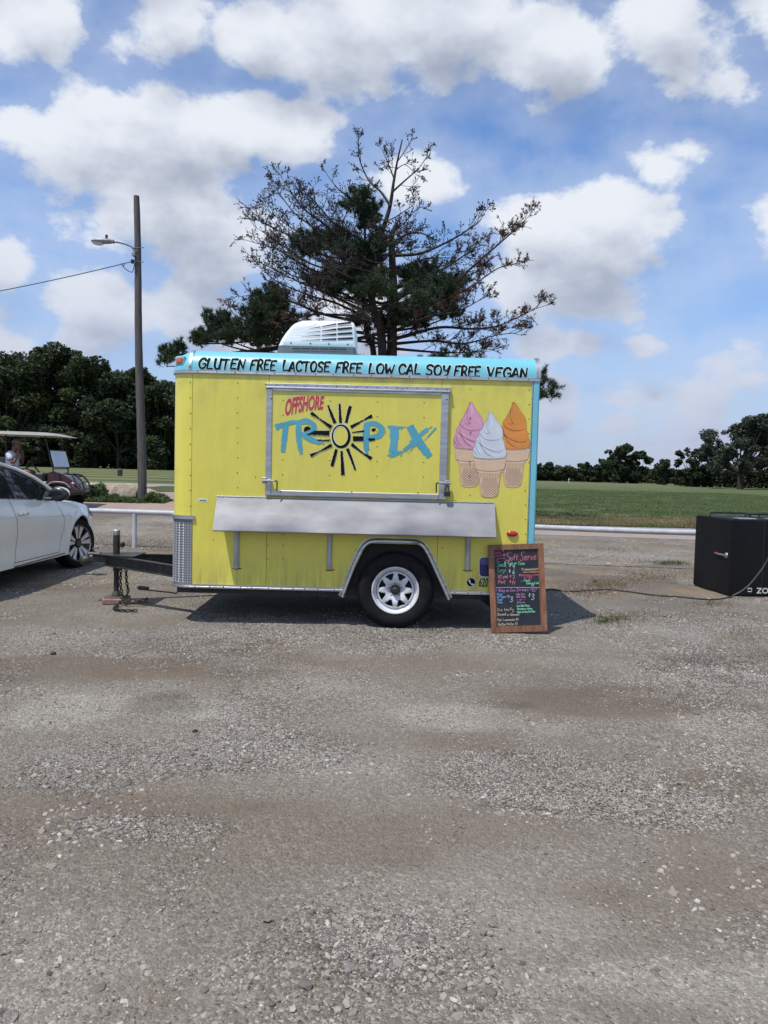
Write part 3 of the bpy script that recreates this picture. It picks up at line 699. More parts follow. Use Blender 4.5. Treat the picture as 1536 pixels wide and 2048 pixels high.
# diamond plate stone guard
def diamond():
    m = bpy.data.materials.new('tread_plate'); m.use_nodes = True; nt = m.node_tree; N = nt.nodes; b = N['Principled BSDF']
    b.inputs['Metallic'].default_value = .6; b.inputs['Roughness'].default_value = .6; b.inputs['Base Color'].default_value = (.22, .225, .24, 1); return m  # kept dark so the ridges stand out; relief shading put into colour
M_tread = diamond()
gp = outline(-.004, 12)[1:14]; gp = [(XL+.216, FY-.004)]+gp+[(XL-.004, FY+TD-.203)]+outline(-.004, 12)[14:-1]
mb = MB(); wallsheet(mb, gp, ZB+.012, .955); guard = mb.build('stone_guard', M_tread, trailer)
# raised treads: short bars alternating in slope, along the developed surface
arc = [0.0]
for i in range(1, len(gp)): arc.append(arc[-1]+math.hypot(gp[i][0]-gp[i-1][0], gp[i][1]-gp[i-1][1]))
def dev(s, z, off):
    i = max(0, min(len(arc)-2, int(np.searchsorted(arc, s)-1))); t = (s-arc[i])/(arc[i+1]-arc[i])
    x = gp[i][0]+(gp[i+1][0]-gp[i][0])*t; y = gp[i][1]+(gp[i+1][1]-gp[i][1])*t
    dx, dy = gp[i+1][0]-gp[i][0], gp[i+1][1]-gp[i][1]; l = math.hypot(dx, dy)
    return (x-dy/l*off, y+dx/l*off, z)
mb = MB(); pitch = .0235
for a in range(int(.9/pitch)):
    for bz in range(int((.955-ZB-.03)/pitch)):
        s = .012+a*pitch; z = ZB+.026+bz*pitch
        if s > arc[-1]-.02: continue
        sg = 1 if (a+0*bz) % 2 else -1; L_ = .0125; w = .0038
        d1 = (L_*.707, sg*L_*.707); nrm = (-sg*w*.707, w*.707)
        vs = [dev(s-d1[0], z-d1[1], .0), dev(s+nrm[0], z+nrm[1], .0), dev(s+d1[0], z+d1[1], .0), dev(s-nrm[0], z-nrm[1], .0), dev(s, z, .0035)]
        mb.add(vs, [(0, 1, 4), (1, 2, 4), (2, 3, 4), (3, 0, 4)])
M_ridge = material('tread_ridge', (.62, .63, .65), .45, .5)  # same metal as the plate, brightened in colour as if catching light
o = mb.build('tread_ridges', M_ridge, guard, smooth=0, recalc=False); o['kind'] = 'stuff'
mb = MB(); gpp = [(XL+.238, FY-.004)]+outline(-.004, 12)[1:14]
for (z0, z1, of) in ((.955, .990, .014),):
    a_ = [(XL+.238, FY-.018)]+outline(-.018, 12)[1:14]; b_ = [(XL+.238, FY-.004)]+outline(-.004, 12)[1:14]; k = len(a_)
    lv = [(b_, z0), (a_, z0), (a_, z0+.012), (outline(-.012, 12)[1:14], 0), (a_, z1-.003), (b_, z1)]
    lv = [lv[0], lv[1], lv[2], lv[4], lv[5]]
    mb.add([(x, y, z) for p, z in lv for x, y in p], [(a*k+i, a*k+i+1, (a+1)*k+i+1, (a+1)*k+i) for a in range(len(lv)-1) for i in range(k-1)]+[tuple(a*k for a in range(len(lv)))])
mb.build('guard_cap', M_alu, guard, smooth=40)
# rivets on the side wall
mb = MB()
def riv(m, x, z, r=.0052, y=FY): m.ell((x, y, z), (r, .004, r), 8, 5)
def rivcol(m, px, py0, py1, n):
    for k in range(n): q = P(px+random.uniform(-.4, .4), py0+(py1-py0)*k/(n-1), FY); riv(m, q.x, q.z)
rivcol(mb, 475, 766, 975, 8); rivcol(mb, 380.5, 764, 1012, 9); rivcol(mb, 940, 778, 1142, 13)
rivcol(mb, 1058, 780, 1012, 9)
for px, py in ((535,1091),(566,1091),(535,1118),(565,1118),(427,1079),(712,1099),(885,1096),(566,1069),(511,954),(381,1045),(381,1060),(381,1117),(381,1088)): q = P(px, py, FY); riv(mb, q.x, q.z)
for k in range(5): q = P(1051, 981+k*29, FY); riv(mb, q.x, q.z)
o = mb.build('rivets', M_rivet, trailer); o['kind'] = 'stuff'
mb = MB()
for (px, py) in ((397, 998),):
    a = P(396, 997, FY); b = P(416, 1003.5, FY); mb.box((a.x, FY-.0015, b.z), (b.x, FY+.001, a.z))
stk = mb.build('sticker', material('sticker_white', (.72, .78, .72), .5), trailer, smooth=0)
mb = MB(); a = P(399, 999.5, FY); b = P(413, 1002, FY); mb.box((a.x, FY-.0025, b.z), (b.x, FY-.0012, a.z)); mb.build('print', material('sticker_green', (.10, .22, .16), .5), stk, smooth=0)
# red side marker
mb = MB(); c = P(1024.5, 1067.5, FY); mb.ell((c.x, FY-.004, c.z), (.054, .022, .026), 20, 10, fn=lambda q: Vector((q.x*1.0, q.y, q.z)) if abs(q.x) > .03 else Vector((q.x*1.15, q.y, math.copysign(min(abs(q.z)*1.05, .026), q.z))))
mb.build('side_marker', material('red_lens', (.55, .02, .025), .15, coat=.8, c2=(.42, .015, .02)), trailer)
# serving hatch ------------------------------------------------------------
WX0, WX1, WZ0, WZ1 = -1.072, .566, 1.190, 2.198
mb = MB(); mb.box((WX0+.045, FY-.026, WZ0+.04), (WX1-.06, FY-.001, WZ1-.045)); 
hatch = mb.build('service_hatch', M_yellow, trailer, smooth=0)
fw = .052
for nm, lo, hi in (('frame_rail', (WX0, FY-.036, WZ0), (WX0+fw, FY-.002, WZ1-.05)), ('frame_rail', (WX1-.066, FY-.036, WZ0), (WX1, FY-.002, WZ1-.05)),
                   ('frame_rail', (WX0+fw, FY-.034, WZ0), (WX1-.066, FY-.002, WZ0+.048)), ('frame_rail', (WX0+fw, FY-.034, WZ1-.068), (WX1-.066, FY-.002, WZ1-.044))):
    m = MB(); m.bbox(lo, hi, .004); m.build(nm, M_alu, hatch)
for z_ in (WZ0+.016, WZ0+.030):
    m = MB(); m.box((WX0+fw+.01, FY-.0355, z_), (WX1-.075, FY-.0338, z_+.003)); m.build('groove', M_alud, hatch, smooth=0)
m = MB(); m.bbox((WX0-.016, FY-.030, WZ1-.040), (WX1+.018, FY-.001, WZ1+.004), .004); m.bbox((WX0-.012, FY-.046, WZ1-.046), (WX1+.014, FY-.020, WZ1-.030), .004)
top = m.build('hinge_rail', M_alu, hatch)
mb = MB(); x = WX0+.05
for k in range(19):
    mb.ell((WX0-.006+k*.0905+random.uniform(-.006, .006), FY-.031, WZ1-.014), (.0052, .003, .0052), 8, 5)
for px, py in ((544, 798), (893, 800), (563, 983), (704, 984), (836, 985), (609, 775), (805, 779), (710, 777)):
    q = P(px, py, FY); mb.ell((q.x, FY-.037, q.z), (.006, .003, .006), 8, 5)
o = mb.build('screws', M_screw, hatch); o['kind'] = 'stuff'
mb = MB()
for px, n0 in ((567, 7), (661, 6), (755, 7), (848, 7)):
    for k in range(6):
        q = P(px-k*.25, 801+k*29.6+(px-567)*.018, FY); mb.ell((q.x, FY-.0265, q.z), (.0052, .003, .0052), 8, 5)
o = mb.build('rivets', M_rivet, hatch); o['kind'] = 'stuff'
def latch(px, py, s):
    q = P(px, py, FY); m = MB(); z = q.z
    m.bbox((q.x-.03*s-.03, FY-.05, z-.028), (q.x-.03*s+.012, FY-.03, z+.028), .004)
    m.tube([(q.x-.055*s, FY-.06, z), (q.x+.055*s, FY-.06, z)], .009, 8)
    m.bbox((q.x-.010, FY-.068, z-.014), (q.x+.022, FY-.034, z+.014), .004)
    l = m.build('latch', M_alud, hatch)
    m = MB(); m.tube(smooth([(q.x+.03*s, FY-.06, z), (q.x+.072*s, FY-.064, z-.002), (q.x+.078*s, FY-.064, z-.02), (q.x+.076*s, FY-.062, z-.09)], 4), .0062, 8); m.build('lever', M_black, l); return l
latch(539, 961, 1); lr = latch(889, 966, -1)
q = P(893, 986, FY); m = MB(); m.bbox((q.x-.026, FY-.075, q.z-.030), (q.x+.028, FY-.045, q.z+.018), .006, None); m.tube(smooth([(q.x-.014, FY-.06, q.z+.015), (q.x-.012, FY-.06, q.z+.055), (q.x+.01, FY-.06, q.z+.065), (q.x+.016, FY-.06, q.z+.018)], 4), .005, 6); m.build('padlock', M_black, lr)
# hatch artwork
def art(px, py, off=.0275):                  # photo px -> hatch face
    q = P(px, py, FY); return (q.x, FY-off, q.z)
C5 = lambda x, y: (540+x/4.518, 780+y/4.518)
def strokes(name, lst, m, off, halo=None):
    if halo:
        h = MB()
        for pts, w, j in lst:
            pp = [C5(*p) for p in (smooth(pts, 5) if len(pts) > 2 else pts)]; ww = [a/4.518+halo for a in w] if isinstance(w, (list, tuple)) else w/4.518+halo
            ribbon(h, pp, ww, jit=.12, fmap=lambda a, b, o=off-.0006+.00004*lst.index((pts, w, j)): art(a, b, o), sub=1.2)
        h.build(name+'_outline', M_printw, hatch, smooth=0)
    b = MB()
    for pts, w, j in lst:
        pp = [C5(*p) for p in (smooth(pts, 5) if len(pts) > 2 else pts)]; ww = [a/4.518 for a in w] if isinstance(w, (list, tuple)) else w/4.518
        ribbon(b, pp, ww, jit=j/4.518, fmap=lambda a, c, o=off+.00025*lst.index((pts, w, j)) : art(a, c, o), sub=.9)
    o = b.build(name, m, hatch, smooth=0)
    if name in ('sun_rays', 'lettering_shade'): o['kind'] = 'stuff'
    return o
cyc = smooth([(642+76*math.cos(t), 418-98*math.sin(t)) for t in [k*math.pi/8 for k in range(16)]], 4, True)
hb = MB(); ribbon(hb, [C5(*p) for p in cyc], 34/4.518, fmap=lambda a, b: art(a, b, .0272), closed=True); hb.build('sun_outline', M_printw, hatch, smooth=0)
hb = MB(); wl = [(20+8*math.sin(2*math.pi*k/64+2.4))/4.518 for k in range(64)]; ribbon(hb, [C5(*p) for p in cyc], wl, fmap=lambda a, b: art(a, b, .0280), closed=True, jit=.12)
hb.build('sun_ring', M_printk, hatch, smooth=0)
rays_ = [([(590,302),(555,215),(527,142)],(30,18),2.5),([(640,302),(634,215),(630,125)],(27,17),2.5),([(690,298),(708,220),(728,148)],(26,32),2.2),
 ([(732,338),(800,300),(850,272)],(32,10),4),([(850,272),(885,252),(925,238)],(12,34),3),([(742,384),(800,378),(852,372)],(9,17),1.5),([(750,441),(846,441)],44,2.5),
 ([(738,490),(800,540),(850,580)],(30,12),4),([(850,580),(885,600),(918,620)],(16,32),2),([(700,530),(735,620),(772,722)],(28,16),2.5),([(648,552),(655,660),(660,768)],(20,34),2.5),
 ([(602,535),(582,610),(560,688)],(25,30),2),([(560,496),(490,535),(430,562)],(30,9),4),([(430,562),(400,578),(368,594)],(10,32),2.5),([(546,452),(490,456),(430,452)],(14,10),2),
 ([(538,392),(470,388),(395,388)],(44,38),3),([(395,388),(370,398),(335,402)],(30,5),2),([(555,338),(505,300),(450,262)],(34,9),4),([(450,262),(415,235),(372,208)],(9,30),2.5)]
strokes('sun_rays', rays_, M_printk, .0280, halo=1.5)
strokes('lettering', [([(52,340),(130,312),(238,288)],[56,44,36,40,34],3),([(148,300),(135,420),(120,562)],[52,50,52,44,38],2.5)], M_printc, .0285)
strokes('lettering', [([(262,275),(262,420),(285,580)],[42,50,52,44,30],3),([(250,292),(340,285),(400,322),(385,372),(310,402)],[36,50,44,50,34],3),([(285,395),(380,450),(490,488)],[36,50,52,40,14],3.5)], M_printc, .0286)
strokes('lettering', [([(880,300),(866,430),(878,585)],[58,62,58,50,22],3),([(868,310),(950,306),(1005,350),(990,410),(900,432)],[40,46,52,52,44],3),([(975,300),(1030,340),(1042,385),(1015,412)],[4,7,5,3],1)], M_printc, .0285)
strokes('lettering', [([(1120,330),(1122,440),(1110,560)],[74,78,66,74],4),([(1062,332),(1150,342),(1228,336)],[20,30,22,8],4),([(1060,588),(1110,590),(1192,556)],[12,32,26,10],4),([(1070,562),(1110,570),(1180,548)],[6,16,8],3)], M_printc, .0285)
strokes('lettering', [([(1262,325),(1330,450),(1445,605)],[66,72,78,72,58],4),([(1465,330),(1380,385),(1300,470),(1200,560),(1182,600)],[10,34,62,34,8],4),([(1498,340),(1450,395),(1395,455)],[16,13,5],2),([(1330,478),(1290,520),(1245,578)],[18,8,3],2)], M_printc, .0286)
strokes('lettering_shade', [([(312,375),(335,350),(368,348)],[18,34,26],3),([(920,372),(935,362),(955,352)],[22,26,14],3),([(880,440),(915,450),(948,448)],[8,26,22],3)], M_printk, .0292)
# OFFSHORE, arched red capitals
def offshore(offset, m, off, nm):
    vs, fs = font_mesh('OFFSHORE', offset); xs_ = [v[0] for v in vs]; w0, w1 = min(xs_), max(xs_); out = []
    for (x, y) in vs:
        u = (x-w0)/(w1-w0); v = min(max(y/.72, -.05), 1.05)
        wav = math.sin((u-.15)*math.pi*1.15)
        bot = 222-52*u+6*math.cos(u*5); topp = 92-48*u-16*math.sin(u*math.pi*1.2+.2)
        cx = 135+345*u+14*v*1; cy = bot+(topp-bot)*v
        out.append(art(*C5(cx, cy), off))
    b = MB(); b.add(out, fs); b.build(nm, m, hatch, smooth=0)
offshore(.062, M_printw, .0272, 'lettering_outline'); offshore(.042, M_printr, .0281, 'lettering')
# lettering on the roof band
def bandpx(px, py, off):
    q = P(px, py, FY-.006); return band(q.x, max(0.002, q.z-ZT-.02)*.97, off)
WORDS = (('GLUTEN',397,488,738),('FREE',500,550,740),('LACTOSE',565,658,743),('FREE',671,722,745.5),('LOW',737,787,748),('CAL',797,840,749.5),('SOY',851,898,751),('FREE',908,959,752.5),('VEGAN',974,1053,755))
for i, (word, x0, x1, yb) in enumerate(WORDS):
    h = 20.5; wx = (x1-x0)/((textw(word)-.17)*h)
    for nm, wd, off, m in (('lettering_outline', 7.6, .0022, M_halo), ('lettering', 4.5, .0042, M_printk)):
        b = MB(); write(b, word, x0, 0, h, wd, lambda a, c, yb=yb, off=off, x0=x0: bandpx(a, yb+(a-x0)*.024-c-1.0, off), wx=wx, wob=.06, seed=i, slant=.10, brush=True)
        b.build(nm, m, roof, smooth=0)
# soft serve pictures on the side wall -------------------------------------
C6 = lambda x, y: (890+x/7.68, 780+y/7.68)
SW = [(690,335),(665,352),(668,385),(640,450),(600,530),(570,592),(530,640),(520,700),(478,752),(465,850),(436,895),(430,970),(452,1022),(500,1040),(600,1050),(700,1054),(800,1050),(880,1040),(930,1012),(938,950),(920,880),(905,800),(885,755),(886,660),(865,570),(800,480),(745,390),(716,345)]
CONE = [(446,1032),(560,1048),(700,1052),(840,1048),(940,1028),(930,1110),(912,1195),(860,1255),(845,1330),(828,1460),(808,1590),(770,1632),(690,1645),(600,1638),(560,1612),(545,1560),(532,1430),(520,1320),(508,1262),(468,1212),(455,1120)]
def decal(dx, dy, flip, colr, dark, lite, base_off, rim=None):
    e = MB()
    def T(x, y, o): 
        x = (1370-x if flip else x)+dx; y = y+dy
        q = P(*C6(x, y), FY); return (q.x, FY-o, q.z)
    def poly(pts, o, m, nm, par, sm=True):
        b = MB(); pts = smooth(pts, 3, True) if sm else pts; vs = [T(x, y, o) for x, y in pts]
        c = len(vs); cx = sum(p[0] for p in pts)/len(pts); cy = sum(p[1] for p in pts)/len(pts); vs.append(T(cx, cy, o))
        b.add(vs, [(i, (i+1) % c, c) for i in range(c)]); return b.build(nm, m, par, smooth=0)
    def lines(ls, o, m, nm, par):
        b = MB()
        for pts, w in ls: ribbon(b, smooth(pts, 6), w, fmap=lambda x, y: T(x, y, o), rc=False)
        return b.build(nm, m, par, smooth=0)
    cone = poly(CONE, base_off, M_cone, 'cone_picture', trailer)
    lines([([(450,1045),(560,1068),(700,1074),(840,1068),(935,1045)],(6,6)),([(470,1218),(560,1240),(690,1248),(820,1240),(905,1212)],(10,10))], base_off+.0006, M_coned, 'cone_rim', cone)
    lines([([(458,1062),(560,1085),(700,1092),(840,1085),(930,1062)],(20,20)),([(478,1240),(560,1262),(690,1268),(820,1262),(890,1238)],(16,16))], base_off+.0005, M_conel, 'cone_rim', cone)
    lat = []
    for k in range(12):
        x = 545+k*26; lat.append(([(x, 1275), (x+4*(k-6)/6*-1, 1345)], 6))
    for k in range(-6, 9):
        a = []; b2 = []
        for j in range(9):
            t = j/8; y = 1350+270*t; half = 150-18*t
            xa = 688+(k*44-150+t*300); xb = 688+(150-k*44-t*300)
            if abs(xa-688) < half-4: a.append((xa, y))
            if abs(xb-688) < half-4: b2.append((xb, y))
        for q in (a, b2):
            if len(q) >= 2: lat.append((q, 5))
    lines(lat, base_off+.0006, M_coned, 'waffle_lines', cone)
    hl = [([(p[0]+4, p[1]-7) for p in q[0]], 5) for q in lat[12:]]
    lines(hl, base_off+.0004, M_conel, 'waffle_lines', cone)
    sw = poly(SW, base_off+.001, colr, 'swirl_picture', trailer)
    lines([([(690,345),(650,440),(640,560),(670,640),(690,660),(640,670),(600,640)],[3,9,8,10,3]),([(530,650),(570,720),(680,770),(790,770),(885,735)],[2,12,14,10,3]),([(475,760),(560,850),(700,930),(830,950),(925,900)],[3,14,16,12,2]),
           ([(520,700),(560,860),(640,980),(760,1040)],[2,12,15,4]),([(436,900),(470,980),(530,1030)],[3,12,5]),([(470,830),(500,950),(600,1045)],[3,12,3])], base_off+.0016, dark, 'swirl_lines', sw)
    lines([([(700,360),(720,480),(700,600)],[4,26,4]),([(560,690),(650,750),(780,750)],[4,20,4]),([(500,770),(600,850),(740,905),(860,900)],[4,22,20,4]),([(560,830),(640,930),(780,1010),(890,1000)],[4,22,20,4]),([(760,560),(830,640),(850,700)],[4,20,4])], base_off+.0015, lite, 'swirl_lights', sw)
    lines([([SW[i] for i in range(len(SW))]+[SW[0]], 5)], base_off+.0017, dark, 'swirl_outline', sw)
    lines([([CONE[i] for i in range(5, len(CONE))], 5)], base_off+.0008, M_coned, 'cone_outline', cone)
M_cone = material('print_cone', (.74, .52, .34), .55, nscale=20, c2=(.68, .47, .31)); M_coned = material('print_cone_dark', (.40, .22, .12), .55); M_conel = material('print_cone_light', (.82, .66, .50), .55)
pk = [material('print_pink', (.76, .38, .52), .55), material('print_pink_dark', (.50, .14, .26), .55), material('print_pink_light', (.80, .50, .60), .55)]
og = [material('print_orange', (.84, .32, .06), .55), material('print_orange_dark', (.46, .13, .025), .55), material('print_orange_light', (.74, .33, .12), .55)]
wh = [material('print_white', (.70, .74, .80), .55), material('print_white_dark', (.38, .46, .54), .55), material('print_white_light', (.83, .85, .88), .55)]
decal(-302, -150, False, *pk[:1], pk[1], pk[2], .0012)
decal(362, -148, False, *og[:1], og[1], og[2], .0012)
decal(0, 0, False, *wh[:1], wh[1], wh[2], .0036)
mb = MB(); rivs = []
for px, py in ((940.5,835.5),(941,865),(939,923),(939,952)): q = P(px, py, FY); mb.ell((q.x, FY-.004, q.z), (.006, .004, .006), 8, 5)
o = mb.build('rivets', M_rivet, trailer); o['kind'] = 'stuff'
# bottom decals: cup, handset badge, 620
def rrect(x0, y0, x1, y1, r, n=5):
    o = []
    for cx, cy, a0 in ((x1-r, y0+r, -90), (x1-r, y1-r, 0), (x0+r, y1-r, 90), (x0+r, y0+r, 180)):
        for k in range(n+1): a = R(a0+90*k/n); o.append((cx+r*math.cos(a), cy+r*math.sin(a)))
    return o
def fp(px, py, o): q = P(px, py, FY); return (q.x, FY-o, q.z)
b = MB(); pts = rrect(957.5, 1113.5, 988, 1154.5, 8); b.add([fp(x, y, .0010) for x, y in pts], [tuple(range(len(pts)))]); bd = b.build('badge', M_printw, trailer, smooth=0)
b = MB(); pts = rrect(959, 1115, 987, 1153, 7); b.add([fp(x, y, .0016) for x, y in pts], [tuple(range(len(pts)))]); b.build('badge_field', material('print_violet', (.035, .03, .12), .5), bd, smooth=0)
b = MB(); pts = [p for p in rrect(960, 1116, 987, 1129, 5)]; b.add([fp(x, y, .0021) for x, y in pts], [tuple(range(len(pts)))]); b.build('badge_top', material('print_periwinkle', (.10, .11, .27), .5), bd, smooth=0)
b = MB(); pts = [(942+9.6*math.cos(2*math.pi*k/24), 1164.5+9.6*math.sin(2*math.pi*k/24)) for k in range(24)]; b.add([fp(x, y, .0010) for x, y in pts], [tuple(range(24))]); ph = b.build('phone_badge', M_printw, trailer, smooth=0)
b = MB(); pts = [(942+8.5*math.cos(2*math.pi*k/24), 1164.5+8.5*math.sin(2*math.pi*k/24)) for k in range(24)]; b.add([fp(x, y, .0016) for x, y in pts], [tuple(range(24))]); b.build('badge_field', M_printk, ph, smooth=0)
b = MB(); ribbon(b, smooth([(938.5, 1161), (939.5, 1165), (943, 1168.5), (946, 1169)], 4), 1.9, fmap=lambda x, y: fp(x, y, .0022)); ribbon(b, [(938.2, 1160.5), (939.6, 1163)], 3.6, fmap=lambda x, y: fp(x, y, .0023)); ribbon(b, [(943.8, 1168.6), (946.6, 1169.2)], 3.6, fmap=lambda x, y: fp(x, y, .0023)); b.build('handset', M_printw, ph, smooth=0)
for offs, m, of, nm in ((.045, M_printw, .0010, 'lettering_outline'), (.02, M_printk, .0017, 'lettering')):
    vs, fs = font_mesh('620', offs); x1_ = 1.8; b = MB(); b.add([fp(957+(x+.18*y)*12.2, 1173-y*24.5+x*.35, of) for x, y in vs], fs); b.build(nm, m, trailer, smooth=0)
# serving shelf, folded down, and its brackets --------------------------------
mb = MB(); s0 = (P(434, 996, FY), P(990, 1004, FY), P(988, 1073, FY-.16), P(430, 1068, FY-.16))
xA, xB = -1.512, 1.012; zt, zb, so_ = 1.165, .872, .16
d = Vector((0, -so_, zb-zt)).normalized(); nrm = Vector((0, d.z, -d.y)); nrm = nrm if nrm.y < 0 else -nrm
def shp(x, t, o): return Vector((x, FY-.012, zt)) + d*t + nrm*o
L_ = math.hypot(so_, zt-zb)
vs = []; NX = 40
for k in range(NX+1):
    x = xA+(xB-xA)*k/NX; w = .0022*math.sin(x*5.1)+.0015*math.sin(x*13)
    for t, o in ((0, .003), (L_*.5, .003+w), (L_-.012, .004+w), (L_, .001), (L_+.002, -.018), (L_-.012, -.020), (L_*.5, -.010), (0, -.008)): vs.append(shp(x, t, o))
fs = [(k*8+j, k*8+(j+1) % 8, (k+1)*8+(j+1) % 8, (k+1)*8+j) for k in range(NX) for j in range(8)]+[tuple(range(7, -1, -1)), tuple(NX*8+j for j in range(8))]
mb.add(vs, fs); shelf = mb.build('serving_shelf', M_shelf, trailer, recalc=True)
mb = MB()
x = xA
k = 0
while x < xB-.02:
    mb.tube([(x+.002, FY-.014, zt+.006), (x+.030, FY-.014, zt+.006)], .0078 if k % 2 else .0066, 8); x += .034; k += 1
o = mb.build('piano_hinge', M_alu, shelf); o['kind'] = 'stuff'
for px, py in ((473, 1137), (658.5, 1140), (934, 1141)):
    q = P(px, py, FY); m = MB(); m.bbox((q.x-.022, FY-.022, q.z), (q.x+.022, FY-.002, .95), .006); m.bbox((q.x-.012, FY-.028, q.z+.004), (q.x+.012, FY-.022, .95), .002)
    br = m.build('shelf_bracket', M_alud, trailer)
    m = MB(); m.prism([(q.x-.045, q.z+.001), (q.x-.02, q.z-.006), (q.x, q.z-.009), (q.x+.03, q.z-.004), (q.x+.06, q.z+.005), (q.x+.02, q.z+.004)], 'Y', FY-.0024, FY-.001); m.build('sealant', M_printk, br, smooth=0)
# wheel
def wheel(cx, cy, cz, s=1):
    R0 = .352; t = []
    wroot = MB()
    prof = [(.212, .0), (.222, -.012), (.25, -.026), (.29, -.030), (.318, -.022), (.334, -.008), (.343, .004), (.350, .018), (.352, .05), (.352, .15), (.345, .185), (.30, .205), (.24, .195), (.212, .17)]
    tyre = MB().lathe(prof, (cx, cy, cz), 'Y', 72, close=True).build('wheel', M_rubber, trailer, recalc=True)
    m = MB()
    for k in range(90):
        a = 2*math.pi*k/90; da = .020
        for (r0, h0, r1, h1, r2, h2) in ((.334, -.012, .344, .000, .353, .016),):
            q = []
            for aa in (a-da*.6, a+da*.6):
                for r, h in ((r0-.004, h0+.003), (r0, h0-.004), (r1+.003, h1-.004), (r2+.004, h2), (r2+.005, .06)):
                    q.append((cx+r*math.cos(aa), cy+h, cz+r*math.sin(aa)))
            m.add(q, [(i, i+1, i+6, i+5) for i in range(4)]+[(0, 1, 2, 3, 4), (9, 8, 7, 6, 5)])
    o = m.build('tread_blocks', M_rubber, tyre, smooth=0); o['kind'] = 'stuff'
    rim = MB().lathe([(.206, .02), (.216, -.004), (.218, -.012), (.214, -.019), (.205, -.018), (.199, -.008), (.196, .010), (.186, .020), (.178, .026), (.172, .045), (.168, .075)], (cx, cy, cz), 'Y', 64).build('rim', M_rim, tyre, recalc=False)
    # spoke disc with eight windows
    m = MB(); ns = 8; y = .030
    def pt(r, a, h): return (cx+r*math.cos(a), cy+h, cz+r*math.sin(a))
    seg = []
    def dish(r): return .026-.022*math.sin(min(1, max(0, (r-.07)/.10))*math.pi)*1.0
    rr_ = [.045, .085, .098, .115, .135, .155, .172]
    na = 12*ns; st = len(m.v); vs = [pt(r, 2*math.pi*k/na, dish(r)) for r in rr_ for k in range(na)]; fs = []
    for i in range(len(rr_)-1):
        for k in range(na):
            ph_ = (k+.5) % 12; w = {2: 1.6, 3: 2.6, 4: 3.6}.get(i, 0)
            if w and abs(ph_-6) < w: continue
            fs.append((i*na+k, i*na+(k+1) % na, (i+1)*na+(k+1) % na, (i+1)*na+k))
    m.add(vs, fs); disc = m.build('rim_disc', M_rim, tyre)
    bpy.context.view_layer.update()
    sm = disc.modifiers.new('thick', 'SOLIDIFY'); sm.thickness = .006; sm.offset = 0
    m = MB().disc((cx, cy+.085, cz), .175, n=32); m.build('brake_drum', M_dark, tyre, smooth=0)
    m = MB().lathe([(.0, -.022), (.018, -.022), (.026, -.016), (.028, .0), (.036, .004), (.040, .012), (.040, .05)], (cx, cy, cz), 'Y', 24); m.build('hub_cap', M_black, tyre)
    for k in range(5):
        a = 2*math.pi*k/5+.35; mm = MB().lathe([(0, -.002), (.008, -.002), (.011, .006), (.012, .04)], (cx+.062*math.cos(a), cy+.020, cz+.062*math.sin(a)), 'Y', 6); mm.build('lug_nut', M_black, tyre)
    return tyre
WC = P(791, 1187, FY+.0)
wheel(.130, FY-.012, .350)
w2 = MB().lathe([(.20, 0), (.25, .02), (.33, .02), (.352, .0), (.352, -.17), (.33, -.19), (.20, -.18)], (.130, FY+TD-.01, .350), 'Y', 40, close=True).build('wheel', M_rubber, trailer, recalc=True)
MB().disc((.13, FY+TD-.03, .35), .2, n=24).build('rim', M_rim, w2)
mb = MB(); mb.bbox((.095, FY+.1, .28), (.165, FY+TD-.1, .34), .006); mb.build('axle', M_black, trailer)
for yy in (FY+.12, FY+TD-.17):
    mb = MB(); mb.box((XL+.05, yy, ZB-.09), (XR-.02, yy+.05, ZB+.01)); mb.build('frame_beam', M_black, trailer, smooth=0)
mb = MB(); mb.box((.9, FY+.4, .14), (1.25, FY+.44, .2), Matrix.Rotation(.6, 3, 'Y')); mb.build('rear_jack', M_black, trailer, smooth=0)
# tongue
CY_ = FY+TD/2
def beam(p0, p1, h, w):
    p0 = Vector(p0); p1 = Vector(p1); dd = (p1-p0).normalized(); s = dd.cross(Vector((0, 0, 1))).normalized()*w/2; u = Vector((0, 0, h/2)); m = MB()
    # channel: web + two flanges
    def bx(o0, o1, a, b): 
        vs = []
        for p in (p0, p1):
            for ss, uu in ((a[0], a[1]), (b[0], a[1]), (b[0], b[1]), (a[0], b[1])): vs.append(p+s*ss+u*uu)
        m.add(vs, [(0, 1, 2, 3), (7, 6, 5, 4), (0, 4, 5, 1), (1, 5, 6, 2), (2, 6, 7, 3), (3, 7, 4, 0)])
    bx(0, 0, (-1, -1), (1, -.86)); bx(0, 0, (-1, .86), (1, 1)); bx(0, 0, (.72, -.86), (.9, .86)); return m
M_tong = material('tongue_steel', (.022, .022, .022), .5, c2=(.075, .06, .05), nscale=18, ndetail=8, lo=.45, hi=.75)
for sg in (-1, 1):
    beam((XL+.02, CY_+sg*.52, .41), (-2.86, CY_+sg*.045, .455), .115, .055).build('tongue_beam', M_tong, trailer, smooth=0)
m = MB(); m.prism([(-2.98, CY_-.06), (-2.60, CY_-.20), (-2.50, CY_-.20), (-2.50, CY_+.20), (-2.60, CY_+.20), (-2.98, CY_+.06)], 'Z', .505, .515); m.build('tongue_plate', M_tong, trailer, recalc=True, smooth=0)
m = MB(); m.bbox((-3.02, CY_-.05, .43), (-2.82, CY_+.05, .50), .012); m.ell((-3.06, CY_, .44), (.07, .055, .055), 14, 9); m.bbox((-3.04, CY_-.03, .485), (-2.90, CY_+.03, .525), .01); m.tube([(-2.96, CY_, .50), (-2.99, CY_, .56), (-2.93, CY_, .575)], .010, 6)
m.build('coupler', M_tong, trailer)
m = MB(); m.tube([(-2.745, CY_, .08), (-2.745, CY_, .53)], .026, 16); m.build('jack_leg', M_black, trailer)
